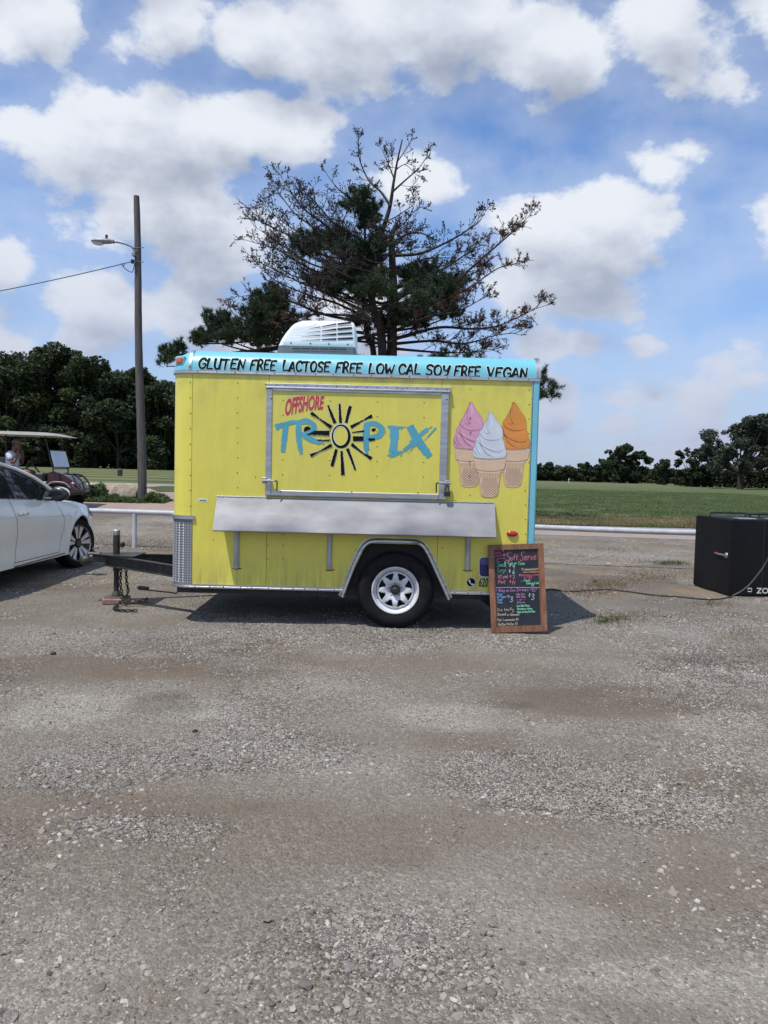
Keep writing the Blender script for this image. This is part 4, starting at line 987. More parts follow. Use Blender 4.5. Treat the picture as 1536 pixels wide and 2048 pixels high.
m = MB(); m.tube([(-2.745, CY_, .34), (-2.745, CY_, .72)], .034, 16); m.bbox((-2.70, CY_-.03, .585), (-2.685+.02, CY_+.03, .64), .012); m.tube([(-2.72, CY_, .60), (-2.66, CY_, .62)], .016, 8); jk = m.build('jack_post', M_black, trailer)
m = MB(); m.lathe([(.0, .765), (.03, .765), (.036, .758), (.036, .718), (.034, .71)], (-2.745, CY_, 0), 'Z', 20); m.tube([(-2.745, CY_, .745), (-2.785, CY_, .745), (-2.80, CY_-.02, .742)], .006, 6); m.build('jack_cap', M_alud, jk)
m = MB(); m.bbox((-2.85, CY_-.08, .062), (-2.62, CY_+.08, .074), .004); m.lathe([(.034, .07), (.048, .075), (.048, .085), (.03, .13)], (-2.745, CY_, 0), 'Z', 20); m.build('jack_foot', material('foot_green', (.06, .07, .055), .6, c2=(.10, .07, .05)), jk)
def chain(pts, r=.0065, l=.034, parent=trailer, nm='safety_chain'):
    pts = smooth([tuple(p) for p in pts], 10); m = MB(); dist = 0; k = 0; acc = l*.5; last = Vector(pts[0])
    i = 0; total = []
    for a, b in zip(pts[:-1], pts[1:]):
        a = Vector(a); b = Vector(b); seg = (b-a).length
        while acc < seg:
            c = a+(b-a)*(acc/seg); dirv = (b-a).normalized(); o1 = dirv.orthogonal().normalized(); o2 = dirv.cross(o1)
            s = o1 if k % 2 else o2; ring = []
            for j in range(9):
                t = 2*math.pi*j/8; ring.append(c+dirv*math.cos(t)*l*.62+s*math.sin(t)*l*.36)
            m.tube(ring, r, 5, cap=False); k += 1; acc += l
        acc -= seg
    return m.build(nm, material('chain_steel', (.05, .045, .04), .6, .6) if 'chain_steel' not in bpy.data.materials else bpy.data.materials['chain_steel'], parent)
chain([(-2.66, CY_-.10, .40), (-2.665, CY_-.11, .22), (-2.64, CY_-.12, .10), (-2.63, CY_-.14, .07), (-2.56, CY_-.2, .035), (-2.44, CY_-.18, .06), (-2.36, CY_-.15, .09)])
chain([(-2.63, CY_-.05, .40), (-2.62, CY_-.06, .25), (-2.60, CY_-.08, .12), (-2.65, CY_-.2, .03), (-2.62, CY_-.42, .02), (-2.5, CY_-.5, .02), (-2.38, CY_-.50, .022)])
m = MB(); m.tube(smooth([(-1.88, CY_-.4, .36), (-1.95, CY_-.4, .30), (-2.02, CY_-.35, .185), (-2.1, CY_-.3, .175), (-2.38, CY_-.2, .18), (-2.48, CY_-.15, .19)], 5), .007, 6); m.tube([(-2.46, CY_-.155, .19), (-2.36, CY_-.19, .19)], .022, 8)
m.build('light_cord', M_black, trailer)
# air conditioner on the roof ---------------------------------------------------
AY0, AY1 = FY+.56, FY+1.24; ax0, ax1 = -1.118, -.325; az0, az1 = 2.46, 2.815
a0 = P(553, 705, AY0); a1 = P(714, 706, AY0); at_ = P(600, 637, AY0)
ax0, ax1 = a0.x-.02, a1.x-.012; az1 = at_.z; az0 = ZT+.2
M_abs = material('white_abs', (.80, .80, .80), .38, c2=(.74, .74, .74), coat=.1)
def acprof(z):                               # left face curve
    t = (z-az0)/(az1-az0); return ax0+.185*max(0, t)**2.1*1.0+.03*t
tsp = (P(600, 690.5, AY0).z-az0)/(az1-az0); lev = [0, tsp-.1, tsp-.01, tsp, .5, .6, .7, .82, .90, .96, .99, 1.0]; m = MB(); rings = []
for t in lev:
    z = az0+(az1-az0)*t; ins = -.004 if t > tsp-.005 else .0; k_ = max(0, (t-.86)/.14); cr = .05*(1-math.sqrt(max(0, 1-k_*k_)))
    x0_ = acprof(z)+cr*1.6+ins; x1_ = ax1-.02*t-cr-ins; y0_ = AY0+.05*t+cr+ins; y1_ = AY1-.05*t-cr-ins; rr = .05; pts = []
    for cx, cy, a0_ in ((x0_+rr, y0_+rr, 180), (x1_-rr*.5, y0_+rr*.5, 270), (x1_-rr*.5, y1_-rr*.5, 0), (x0_+rr, y1_-rr, 90)):
        r_ = rr if cx < (x0_+x1_)/2 else rr*.5
        for q in range(5): a = R(a0_+22.5*q); pts.append((cx+r_*math.cos(a), cy+r_*math.sin(a), z))
    rings.append(pts)
nn = 20; split = 3
m1 = MB().add([q for r in rings[:split] for q in r], [(a*nn+i, a*nn+(i+1) % nn, (a+1)*nn+(i+1) % nn, (a+1)*nn+i) for a in range(split-1) for i in range(nn)])
m2 = MB().add([q for r in rings[split-1:] for q in r], [(a*nn+i, a*nn+(i+1) % nn, (a+1)*nn+(i+1) % nn, (a+1)*nn+i) for a in range(len(rings)-split) for i in range(nn)]+[tuple((len(rings)-split)*nn+i for i in range(nn))])
ac = m2.build('air_conditioner', M_abs, trailer, smooth=50); m1.build('base_pan', material('ac_grey', (.12, .13, .14), .5), ac, smooth=50)
C4 = lambda x, y: (530+x/7.314, 620+y/7.314)
def acp(px, py, off=.003):
    q = P(px, py, AY0+.03); t = (q.z-az0)/(az1-az0); yy = AY0+.05*t; q = P(px, py, yy); t = (q.z-az0)/(az1-az0); return (q.x, AY0+.05*t-off-.007, q.z)

for (xa, ya, xb, yb, w) in ((650,275,808,248,(2,12)),(835,246,1035,208,(12,22)),(1070,208,1250,188,(26,30)),(600,338,805,312,(2,12)),(835,310,1035,285,(12,24)),(1070,282,1260,265,(28,30)),(535,392,805,372,(2,14)),(835,372,1035,357,(14,26)),(1070,352,1265,340,(26,30)),(515,450,805,436,(2,12)),(835,435,1035,427,(16,24)),(1070,425,1275,415,(24,30))):
    m = MB(); ribbon(m, [C4(xa, ya), C4((xa+xb)/2, (ya+yb)/2), C4(xb, yb)], [a/7.314 for a in w], fmap=lambda x, y: acp(x, y, .0035)); m.build('louver_slot', M_dark, ac, smooth=0)
for k, (y_) in enumerate((290, 335, 380, 420, 462)):
    m = MB(); pts = smooth([(400-k*36, y_), (560, y_-6-(4-k)*3), (760-k*10, y_-40-(4-k)*12 if k < 2 else y_-22), (1000, y_-80 if k == 0 else y_-52), (1290, y_-70)][: (3 if k == 0 else 5)], 5)
    vs = []
    for (x, y) in pts: 
        for dy, of in ((-5, -.007), (0, -.002), (5, -.007)): vs.append(acp(*C4(x, y+dy), of))
    n_ = len(pts); m.add(vs, [(3*i+j, 3*i+3+j, 3*i+4+j, 3*i+1+j) for i in range(n_-1) for j in range(2)]); m.build('moulded_rib', M_abs, ac, smooth=60)
m = MB()
for x_, y_ in ((380, 485), (665, 493), (935, 500), (1212, 508)): m.ell(acp(*C4(x_, y_), .001), (.008, .005, .008), 8, 5)
o = m.build('screws', M_screw, ac); o['kind'] = 'stuff'
for k in range(6):
    m = MB(); xa = 405+k*134; ribbon(m, [C4(xa, 566+k*2), C4(xa+110, 567+k*2)], 14/7.314, fmap=lambda x, y: acp(x, y, .004)); m.build('vent_slot', M_dark, ac, smooth=0)
# ------------------------------------------------------------------ menu board
bw, bh = .503, .79
bl = Vector((1.002, FY-.125, .004)); lean = math.asin(.10/bh); tilt = R(3.2)
bR = Matrix.Rotation(-tilt, 3, 'Y') @ Matrix.Rotation(-lean, 3, 'X')
def bp_(u, v, o=0.0): return bl + bR @ Vector((u, -o, v))
board = empty('menu_board', bl, 'black chalkboard menu in a reddish wooden frame leaning on the trailer side', 'menu board')
M_wood = material('pine_frame', (.27, .125, .065), .6, c2=(.14, .058, .03), nscale=7, stretch=(7, 1, 1), ndetail=7, lo=.3, hi=.7, bump=.25, bscale=30, bdist=.003)
M_woodv = material('pine_frame_upright', (.33, .155, .08), .6, c2=(.16, .065, .034), nscale=7, stretch=(5, 5, .5), ndetail=7, lo=.3, hi=.7, bump=.25, bscale=30, bdist=.003)
def slab(u0, v0, u1, v1, o0, o1, cut=None):
    q = cut or [(u0, v0), (u1, v0), (u1, v1), (u0, v1)]; m = MB(); n = len(q)
    return m.add([bp_(a, b, o1) for a, b in q]+[bp_(a, b, o0) for a, b in q], [tuple(range(n)), tuple(range(2*n-1, n-1, -1))]+[(i, n+i, n+(i+1) % n, (i+1) % n) for i in range(n)])
f_ = .048; e_ = .0012
for q, mt in (([(0, 0), (bw, 0), (bw-f_, f_), (f_, f_)], M_wood), ([(f_, bh-f_), (bw-f_, bh-f_), (bw, bh), (0, bh)], M_wood), ([(0, e_*2), (f_-e_, f_+e_), (f_-e_, bh-f_-e_), (0, bh-e_*2)], M_woodv), ([(bw-f_+e_, f_+e_), (bw, e_*2), (bw, bh-e_*2), (bw-f_+e_, bh-f_-e_)], M_woodv)):
    slab(0, 0, 0, 0, 0, .022, q).build('frame_rail', mt, board, smooth=0, recalc=True)
for q in ([(f_, f_), (bw-f_, f_), (bw-f_-.007, f_+.007), (f_+.007, f_+.007)], [(f_, f_), (f_+.007, f_+.007), (f_+.007, bh-f_-.007), (f_, bh-f_)], [(bw-f_-.007, f_+.007), (bw-f_, f_), (bw-f_, bh-f_), (bw-f_-.007, bh-f_-.007)]):
    slab(0, 0, 0, 0, .004, .012, q).build('bead', M_wood, board, smooth=0, recalc=True)
slab(.02, .02, bw-.02, bh-.02, .002, .008).build('writing_panel', material('chalkboard_black', (.014, .015, .02), .5, c2=(.022, .024, .034), nscale=5), board, smooth=0, recalc=True)
CH = {k: material('chalk_'+k, v, .8) for k, v in dict(pink=(.62, .20, .26), rose=(.62, .07, .16), green=(.22, .62, .38), mint=(.40, .72, .60), amber=(.60, .46, .24), white=(.60, .62, .62), blue=(.18, .36, .70), violet=(.50, .24, .48), cream=(.55, .50, .38)).items()}
# crop of the photo 1536 px = 170 px wide; board interior corners in crop px
def bmap(x, y, o=.0092):
    # bilinear from the photographed panel to panel coordinates
    o += LIFT[0]; v = 1-(y-222)/(1598-222); xl = 300+(382-300)*(1-v); xr = 1108+(1200-1108)*(1-v); u = (x-xl)/(xr-xl)
    return bp_(f_+u*(bw-2*f_), f_+v*(bh-2*f_), o)
def chalk(t, x, y, h, c, w=6, wx=1.0, slope=0.0, slant=0.05, fit=None):
    if fit: wx = (fit-x)/((textw(t)-.17)*h)
    m = MB(); write(m, t, x, 0, h, w, lambda a, b: bmap(a, y-b+(a-x)*slope), wx=wx, wob=.05, seed=len(t)+int(x), slant=slant)
    m.build('lettering', CH[c], board, smooth=0)
chalk('Dole', 320, 300, 45, 'rose', 7, fit=430, slope=-.25); chalk('Whip', 360, 352, 50, 'rose', 7, fit=520, slope=-.2)
chalk('S', 520, 415, 160, 'pink', 8, slant=.25, wx=.75); chalk('oft', 605, 412, 95, 'pink', 9, fit=745); chalk('S', 780, 420, 160, 'pink', 8, slant=.25, wx=.6); chalk('erve', 860, 415, 130, 'pink', 9, fit=1075)
chalk('Small', 375, 525, 90, 'green', 8, fit=525); chalk('Large', 385, 615, 70, 'green', 8, fit=525); chalk('Cup or Cone', 565, 480, 52, 'green', 7, fit=870, slope=.06)
chalk('$', 598, 528, 45, 'mint', 8); chalk('4', 650, 560, 75, 'mint', 8); chalk('$', 590, 630, 52, 'mint', 8); chalk('6', 655, 660, 70, 'mint', 8)
chalk('1/2 pint', 390, 725, 55, 'pink', 8, fit=570); chalk('$', 608, 720, 45, 'pink', 8); chalk('7', 655, 765, 80, 'pink', 8); chalk('Pint', 395, 820, 60, 'pink', 8, fit=522); chalk('$', 605, 820, 50, 'pink', 8); chalk('14', 645, 850, 65, 'pink', 8)
chalk('*Lemonades*', 815, 600, 45, 'amber', 7, fit=1118); chalk('made w/ strawberries', 850, 640, 20, 'amber', 5, fit=1122); chalk('Strawberry w/ lemon', 815, 700, 30, 'rose', 7, fit=1132); chalk('pint', 865, 730, 25, 'rose', 6, fit=945); chalk('$8', 955, 755, 50, 'rose', 7)
chalk('*', 782, 705, 38, 'mint', 9); chalk('*', 815, 815, 38, 'rose', 9); chalk('Floats', 862, 800, 45, 'green', 7, fit=975); chalk('Softserve & Soda', 905, 850, 38, 'green', 7, fit=1136); chalk('$8', 1000, 888, 40, 'green', 7)
m = MB(); ribbon(m, [(345, 897), (600, 897), (850, 905), (1150, 917)], 7, fmap=lambda a, b: bmap(a, b)); m.build('rule_line', CH['white'], board, smooth=0)
m = MB(); ribbon(m, smooth([(352, 425), (380, 385), (430, 372), (505, 378)], 5), 7, fmap=lambda a, b: bmap(a, b)); m.build('rule_line', CH['pink'], board, smooth=0)
chalk('* Stay on Ice', 355, 968, 45, 'violet', 7, fit=700); chalk('Drinks', 735, 970, 55, 'violet', 7, fit=945); chalk('cold or', 975, 950, 26, 'violet', 6, fit=1105); chalk('now', 1010, 982, 22, 'violet', 6, fit=1070)
for i, (t, xe) in enumerate((('Pepsi', 478), ('Dr Pepper', 545), ('Tropic', 480), ('Coke', 480))): chalk(t, 378+i*4, 1028+i*48, 34, 'blue', 7, fit=xe)
chalk('*$', 556, 1085, 55, 'blue', 7); chalk('3', 615, 1150, 90, 'white', 8, wx=1.2)
for i, (t, xe) in enumerate((('Coke Zero', 880), ('Diet Coke', 895), ('- or -', 890), ('Zevia', 885))): chalk(t, 730+i*4, 1038+i*48, 32, 'violet', 6, fit=xe)
chalk('$', 955, 1075, 60, 'mint', 7); chalk('3', 1000, 1130, 100, 'white', 8, wx=1.1)
for i, (t, xe) in enumerate((('Lime, Black Cherry', 972), ('Strawberry, Mango', 1020), ('Grape, Creamy Root Beer', 1078))): chalk(t, 742+i*4, 1245+i*54, 34, 'green', 7, fit=xe)
chalk('Ice tea', 388, 1310, 48, 'cream', 6, fit=605); chalk('$', 625, 1300, 45, 'cream', 6); chalk('3', 655, 1345, 60, 'cream', 6); chalk('Sweet', 390, 1390, 45, 'amber', 8, fit=550); chalk('or Unsweet', 570, 1400, 40, 'cream', 6, fit=790)
chalk('Pink Lemonade $3', 390, 1490, 42, 'cream', 6, fit=775); chalk('Bottled Water $1', 408, 1570, 48, 'cream', 6, fit=755)
for x, y in ((487, 248), (330, 358)): chalk('*', x-20, y+15, 45, 'mint', 11)

# ------------------------------------------------------------------ black road case on the right
bx0, by0 = G(1456, 1193).x, G(1456, 1193).y
BW, BD, BH = 1.75, .92, .945
case = empty('equipment_case', (bx0+BW/2, by0+BD/2, 0), 'black painted equipment case with white logo and tubular handles on top, at right', 'equipment case')
M_gapc = material('seam_grey', (.03, .03, .032), .5)
M_case = material('case_black', (.006, .006, .007), .6, c2=(.010, .010, .011), nscale=3, bump=.1, bscale=120, bdist=.001, spec=.2)
m = MB(); m.bbox((bx0, by0, .012), (bx0+BW, by0+BD, BH), .008); cb = m.build('body', M_case, case)
m = MB(); m.bbox((bx0+.01, by0+.02, BH), (bx0+BW-.01, by0+BD-.02, BH+.006), .002); m.build('lid', M_case, case)
for q_ in ((bx0+.42, bx0+.426), (bx0+1.2, bx0+1.206)):
    m = MB(); m.box((q_[0], by0-.0025, .02), (q_[1], by0, BH-.01)); m.build('panel_seam', M_gapc, case, smooth=0)
for i, (xa, xb, yy) in enumerate(((.0, .55, .55), (.33, .95, .3), (.7, 1.6, .62))):
    m = MB(); z = BH+.002
    m.tube(smooth([(bx0+xa, by0+yy, z), (bx0+xa+.015, by0+yy, z+.045), (bx0+xa+.06, by0+yy, z+.06), (bx0+xb-.06, by0+yy, z+.06), (bx0+xb-.015, by0+yy, z+.045), (bx0+xb, by0+yy, z)], 5), .0135, 8); m.build('handle', M_black, case)
for i in range(2):
    m = MB(); m.bbox((bx0+.12+i*.4, by0+.03, BH+.006), (bx0+.34+i*.4, by0+.2, BH+.02), .004); m.build('hinge_plate', M_alud, case)
zz = P(1450, 1112, by0).z
m = MB(); m.lathe([(0, -.012), (.022, -.012), (.036, -.006), (.038, 0)], (bx0-.002, by0+.085, zz), 'X', 18); m.lathe([(.010, -.022), (.018, -.022), (.018, -.010)], (bx0-.002, by0+.085, zz), 'X', 14)
m.bbox((bx0-.022, by0+.10, zz-.010), (bx0-.010, by0+.30, zz+.012), .004); lt = m.build('latch', M_alu, case)
m = MB(); m.bbox((bx0-.024, by0+.29, zz-.008), (bx0-.010, by0+.35, zz+.016), .005); m.build('grip', material('red_grip', (.42, .03, .04), .4), lt)
vs, fs = font_mesh('ZOM', .025); zl = P(1515, 1187, by0); s = .105
m = MB(); m.add([(zl.x+x*s, by0-.0016, zl.z+y*s*.9) for x, y in vs], fs); m.build('lettering', M_printw, case, smooth=0)
m = MB(); lg = P(1501, 1180.5, by0)
for pts in ([(-.028, .026), (.024, .026), (.030, .016), (-.020, .016)], [(-.030, .004), (-.020, .012), (-.010, .012), (-.022, .001)], [(.012, .002), (.026, .010), (.032, .002), (.018, -.006)], [(-.028, -.014), (.022, -.014), (.028, -.024), (-.026, -.024)]):
    m.add([(lg.x+a, by0-.0016, lg.z+b) for a, b in pts], [(0, 1, 2, 3)])
m.build('logo', M_printw, case, smooth=0)['kind'] = 'stuff'
ct_ = Matrix.Translation((bx0, by0, 0)) @ Matrix.Rotation(R(4.0), 4, 'Z') @ Matrix.Translation((-bx0, -by0, 0)); case.matrix_world = ct_ @ Matrix.Translation(case.location)
# power cord: trailer to case
pts = [(1.15, FY+.9, .012)]+[tuple(G(*p, .012)) for p in ((1087, 1181), (1130, 1183), (1170, 1182), (1215, 1180), (1260, 1184), (1310, 1190), (1360, 1194), (1400, 1198), (1440, 1198.5))]
pts += [tuple(P(1462, 1193, by0-.12)), tuple(P(1490, 1176, by0-.11)), tuple(P(1516, 1148, by0-.09)), tuple(P(1534, 1122, by0-.07)), tuple(P(1556, 1075, by0-.05)), (bx0+.62, by0+.05, BH+.02)]
def gz(x, y): return float(terr(np.array([x]), np.array([y]))[0])
p2_ = []
for q in smooth(pts, 6):
    z = q[2]; g0 = gz(q[0], q[1])+.009; p2_.append((q[0]+.012*math.sin(q[0]*9), q[1]+.02*math.sin(q[0]*5), max(z, g0) if z > .03 else g0))
m = MB(); m.tube(p2_, .0105, 8); o = m.build('power_cord', material('cord_rubber', (.03, .03, .03), .5), None)
tag(o, 'black power cord running over the gravel from the trailer and up over the case', 'cord')

# ------------------------------------------------------------------ pink paving block under the jack
m = MB(); c = Vector((-2.745, CY_-.0, .0)); rr = Matrix.Rotation(R(14), 3, 'Z')
m.bbox((c.x-.13, c.y-.10, .002), (c.x+.14, c.y+.10, .061), .012, rr)
br = m.build('paving_brick', material('red_brick', (.27, .14, .12), .9, c2=(.36, .24, .21), nscale=25, bump=.6, bscale=60, bdist=.006), None)
tag(br, 'reddish concrete block lying under the foot of the tongue jack', 'block')
m = MB(); m.bbox((-2.60, CY_-.03, .0), (-2.42, CY_+.05, .045), .012, Matrix.Rotation(R(48), 3, 'Z')); o = m.build('paving_brick', bpy.data.materials['red_brick'], None)
tag(o, 'second reddish block, lying askew on the gravel beside the jack chains', 'block')

# ------------------------------------------------------------------ white pipe rail
def ry(x): return 12.72-.155*x
rail_o = empty('pipe_rail', (0, ry(0), 0), 'long white painted pipe rail along the edge of the gravel lot', 'railing')
M_pipe = material('white_pipe_paint', (.52, .525, .55), .5, c2=(.42, .425, .45), nscale=8, bump=.15, bscale=40, bdist=.002)
def rz(x): return .60+float(np.interp(x, [-12, -4.5, 2.4, 4.8, 14], [.04, .02, 0, -.005, 0]))
xsr = np.arange(-16, 14.5, .5)
m = MB(); m.tube([(x, ry(x), rz(x)+.006*math.sin(x*1.3)) for x in xsr], .044, 14); m.build('top_rail', M_pipe, rail_o)
k = 0
for x in (-13.9, -10.7, -7.5, -4.32, -1.12, 2.08, 5.32, 8.5, 11.7):
    m = MB(); m.tube([(x, ry(x), gz(x, ry(x))-.1), (x, ry(x), rz(x)-.015)], .040, 14); m.build('post', M_pipe, rail_o)

# ------------------------------------------------------------------ wooden utility pole with street light
pc = Vector((P(285, 1003, 22.3).x, 22.3, 0)); pz = gz(pc.x, pc.y); ptop = P(272.5, 392, 22.3)
pole = empty('utility_pole', (pc.x, pc.y, pz), 'tall weathered grey wooden utility pole with one street lamp arm', 'utility pole')
M_pole = material('weathered_pole', (.130, .118, .108), .85, c2=(.062, .055, .050), nscale=5, stretch=(6, 6, .5), ndetail=9, lo=.3, hi=.7, bump=.6, bscale=14, bdist=.02)
m = MB(); n = 26; pts = []; rs = []
for k in range(n+1):
    t = k/n; pts.append((pc.x+(ptop.x-pc.x)*t+.015*math.sin(t*9), pc.y, pz-.3+(ptop.z-pz+.3)*t)); rs.append((.132-.048*t)*(1+.02*math.sin(k*2.1)))
rs[-1] *= .93
m.tube(pts, rs, 16); m.build('pole_shaft', M_pole, pole)
def pl(px, py, dy=0): return tuple(P(px, py, 22.3+dy))
M_galv = material('galvanised', (.32, .34, .37), .5, .6, c2=(.22, .23, .25), nscale=9)
m = MB(); m.tube(smooth([pl(270, 510), pl(268.5, 500), pl(264, 494), pl(254, 489), pl(242, 485.5), pl(228, 483)], 5), .032, 10); m.bbox(Vector(pl(271, 511))-Vector((.06, .16, .05)), Vector(pl(271, 511))+Vector((.04, .0, .05)), .01); m.build('lamp_arm', M_galv, pole)
m = MB()
c = Vector(pl(206, 482.5)); rot = Matrix.Rotation(R(5), 3, 'Y')
m.ell(c, (.34, .14, .085), 20, 10, rot, fn=lambda q: Vector((q.x, q.y*(1-.25*q.x/.34), max(q.z, -.05)+.03*(q.x/.34))))
m.bbox(Vector(pl(222, 482.5))-Vector((.10, .07, .045)), Vector(pl(222, 482.5))+Vector((.10, .07, .045)), .02, rot)
hd = m.build('lamp_head', M_galv, pole)
m = MB(); m.lathe([(0, .16), (.035, .16), (.036, .0)], c+Vector((.10, 0, .02)), 'Z', 14); m.build('photocell', M_black, hd)
m = MB(); m.ell(c+Vector((-.14, 0, -.035)), (.18, .11, .085), 16, 10, rot); m.build('lens', material('lamp_lens', (.55, .58, .60), .2, coat=.5), hd)
m = MB(); m.tube([pl(264, 496.5, -.13), pl(288, 495, -.13)], .012, 6); m.tube([pl(262, 522, -.13), pl(288, 524, -.1)], .010, 6)
for py in (521, 525): m.lathe([(.02, -.03), (.05, -.02), (.05, .02), (.02, .03)], Vector(pl(265, py, -.14)), 'Z', 12)
m.build('insulator', M_black, pole)
m = MB(); m.tube(smooth([pl(269, 527, -.15), pl(266, 542, -.15), pl(261, 544, -.15), pl(249, 536, -.15), pl(243, 527, -.15)], 5), .011, 6); m.tube(smooth([pl(243, 526, -.15), pl(246, 533, -.15), pl(250, 526.5, -.15)], 4), .010, 6); m.build('drip_loop', M_black, pole)
a = Vector(pl(262, 523.5, -.15)); b = P(-700, 660, 22.3)
m = MB(); q = []
for k in range(61):
    t = k/60; p = a.lerp(b, t); q.append((p.x, p.y, p.z-1.25*4*t*(1-t)*.30))
m.tube(q, .0135, 6); w = m.build('overhead_wire', material('wire_black', (.075, .085, .10), .6), None)
tag(w, 'thin dark overhead wire running left from the utility pole', 'wire')

# ------------------------------------------------------------------ white sedan
CX, CYw = -5.085, 10.64         # centre line x, front axle y
car = empty('parked_car', (CX, CYw-1.4, 0), 'white sedan parked nose in to the rail, only its front half in view', 'car')
M_white = material('pearl_white_paint', (.82, .83, .79), .28, c2=(.80, .81, .77), coat=.9, spec=.5)
M_glass = material('tinted_glass', (.012, .015, .018), .04, coat=.3, spec=.6); M_gap = material('panel_gap', (.01, .01, .01), .9); M_chrome = material('chrome', (.75, .75, .76), .12, 1.0)
M_ptrim = material('black_trim', (.012, .012, .012), .3, coat=.4)
RW = .338
def halfw(y):                                   # plan half width along the car (local y, axle at 0)
    return float(np.interp(y, [-3.95, -3.8, -3.5, -3.0, -2.2, -1.0, 0, .35, .6, .75, .86, .93, .965], [.55, .74, .84, .90, .925, .925, .915, .885, .835, .775, .68, .52, .30]))
def shoulder(y): return float(np.interp(y, [-3.95, -3.7, -3.2, -2.2, -1.2, -.6, -.2, .2, .5, .7, .85, .965], [.86, .96, 1.05, 1.03, .975, .945, .915, .875, .825, .775, .72, .64]))
def topz(y): return float(np.interp(y, [-3.95, -3.7, -3.2, -2.2, -1.2, -.85, -.4, 0, .4, .7, .85, .965], [.90, 1.02, 1.08, 1.03, 1.0, 1.04, 1.01, .965, .90, .83, .77, .68]))
def bottom(y):
    z = float(np.interp(y, [-3.95, -3.4, -3.3, -.6, -.45, .6, .8, .965], [.30, .26, .235, .225, .225, .20, .205, .24]))
    for ax in (0.0, -2.82):
        r = .395; d = abs(y-ax)
        if d < r: z = max(z, .33+math.sqrt(r*r-d*d)*1.0)
    return z
def sidex(y, z):                               # body side surface
    w = halfw(y); s = shoulder(y); u = (z-.24)/(s-.24)
    x = w*(1-.018*(1-u)**2*2.0) - .050*max(0, (u-.62)/.38)**2.2 + .010*math.exp(-((u-.70)/.06)**2)
    for ax in (0.0, -2.82):                       # flared arches
        d = math.hypot(y-ax, z-.33); x += .018*math.exp(-((d-.42)/.06)**2)
    if -2.3 < y < -.5: x -= .020*math.exp(-((u-.30)/.16)**2)
    return x
ysb = sorted(set([round(v, 4) for v in list(np.arange(-3.95, -3.3, .05))+list(np.arange(-3.3, -2.3, .025))+list(np.arange(-2.3, -.5, .08))+list(np.arange(-.5, .5, .02))+list(np.arange(.5, .96, .025))+[.965]]))
m = MB(); rings = []
for y in ysb:
    zb_, s, tz = bottom(y), shoulder(y), topz(y); right = []
    right.append((0.0, .22)); right.append((halfw(y)-.10, max(zb_-.0, .2) if zb_ < .3 else zb_)); 
    for k in range(13):
        z = zb_+(s-zb_)*k/12; right.append((sidex(y, z), z))
    xs_s = sidex(y, s)
    for t in (.12, .3, .55, .8, 1.0):
        a = (1-t); right.append((xs_s*a if t > .12 else xs_s*.945, s+(tz-s)*(math.sin(t*math.pi/2))**.8))
    full = right + [(-x, z) for x, z in right[-2:0:-1]]
    rings.append([(CX+x, CYw+y, z) for x, z in full])
nn = len(rings[0])
m.add([q for r in rings for q in r], [(a*nn+i, a*nn+(i+1) % nn, (a+1)*nn+(i+1) % nn, (a+1)*nn+i) for a in range(len(rings)-1) for i in range(nn)]+[tuple(range(nn)), tuple((len(rings)-1)*nn+i for i in range(nn))])
body = m.build('body', M_white, car, smooth=40, recalc=True)
# greenhouse
def grn(y):   # roof half width, roof z
    return float(np.interp(y, [-3.35, -2.9, -2.3, -1.6, -1.3, -.75], [.66, .60, .565, .565, .58, .70])), float(np.interp(y, [-3.35, -2.9, -2.3, -1.75, -1.3, -1.0, -.62], [1.08, 1.30, 1.425, 1.435, 1.36, 1.245, 1.035]))
ysg = list(np.arange(-3.35, -.58, .09)); R_ = []; BL = []
for y in ysg:
    rw, rz_ = grn(y); base = sidex(y, shoulder(y))-.03; bz = shoulder(y)-.005; t = min(1, (rz_-bz)/.40); rw2 = base-(base-rw)*t
    R_.append((rw2, rz_)); BL.append((base, bz))
for sg in (1, -1):                              # side glass
    m = MB(); vs = []
    for y, (rw, rz_), (bw_, bz) in zip(ysg, R_, BL):
        vs += [(CX+sg*bw_, CYw+y, bz), (CX+sg*(bw_*.45+rw*.55+.012), CYw+y, bz+(rz_-bz)*.55), (CX+sg*(rw+.004), CYw+y, rz_-.012)]
    m.add(vs, [(3*i+j, 3*i+3+j, 3*i+4+j, 3*i+1+j) for i in range(len(ysg)-1) for j in range(2)]); m.build('side_glass', M_glass, car)
    # roof rail / pillar line, white, over the glass edge
    m = MB(); m.tube([(CX+sg*(rw+.002), CYw+y, rz_+.004) for y, (rw, rz_) in zip(ysg, R_)], .026, 8); m.build('pillar_rail', M_white, car)
    m = MB(); m.tube([(CX+sg*(rw+.018-.004), CYw+y, rz_-.032) for y, (rw, rz_) in zip(ysg, R_)][2:-2], .013, 6); m.build('window_frame', M_ptrim, car)
    m = MB(); m.tube([(CX+sg*(b_+.022), CYw+y, z+.004) for y, (b_, z) in zip(ysg, BL)][2:-2], .011, 6); m.build('belt_moulding', M_chrome, car)
    for yy in (-1.86,):
        m = MB(); i = min(range(len(ysg)), key=lambda k: abs(ysg[k]-yy)); rw, rz_ = R_[i]; b_, bz = BL[i]
        m.add([(CX+sg*(b_+.004), CYw+yy-.05, bz), (CX+sg*(b_+.004), CYw+yy+.05, bz), (CX+sg*(rw+.012), CYw+yy+.03, rz_-.02), (CX+sg*(rw+.012), CYw+yy-.07, rz_-.02)], [(0, 1, 2, 3)]); m.build('door_pillar', M_ptrim, car, smooth=0)
m = MB(); vs = []
for (rw, rz_), y in zip(R_, ysg):
    for t in (-1, -.8, -.4, 0, .4, .8, 1): vs.append((CX+rw*t, CYw+y, rz_+.03*(1-t*t)))
roofr = [i for i, y in enumerate(ysg[:-1]) if -2.5 < y < -1.72]
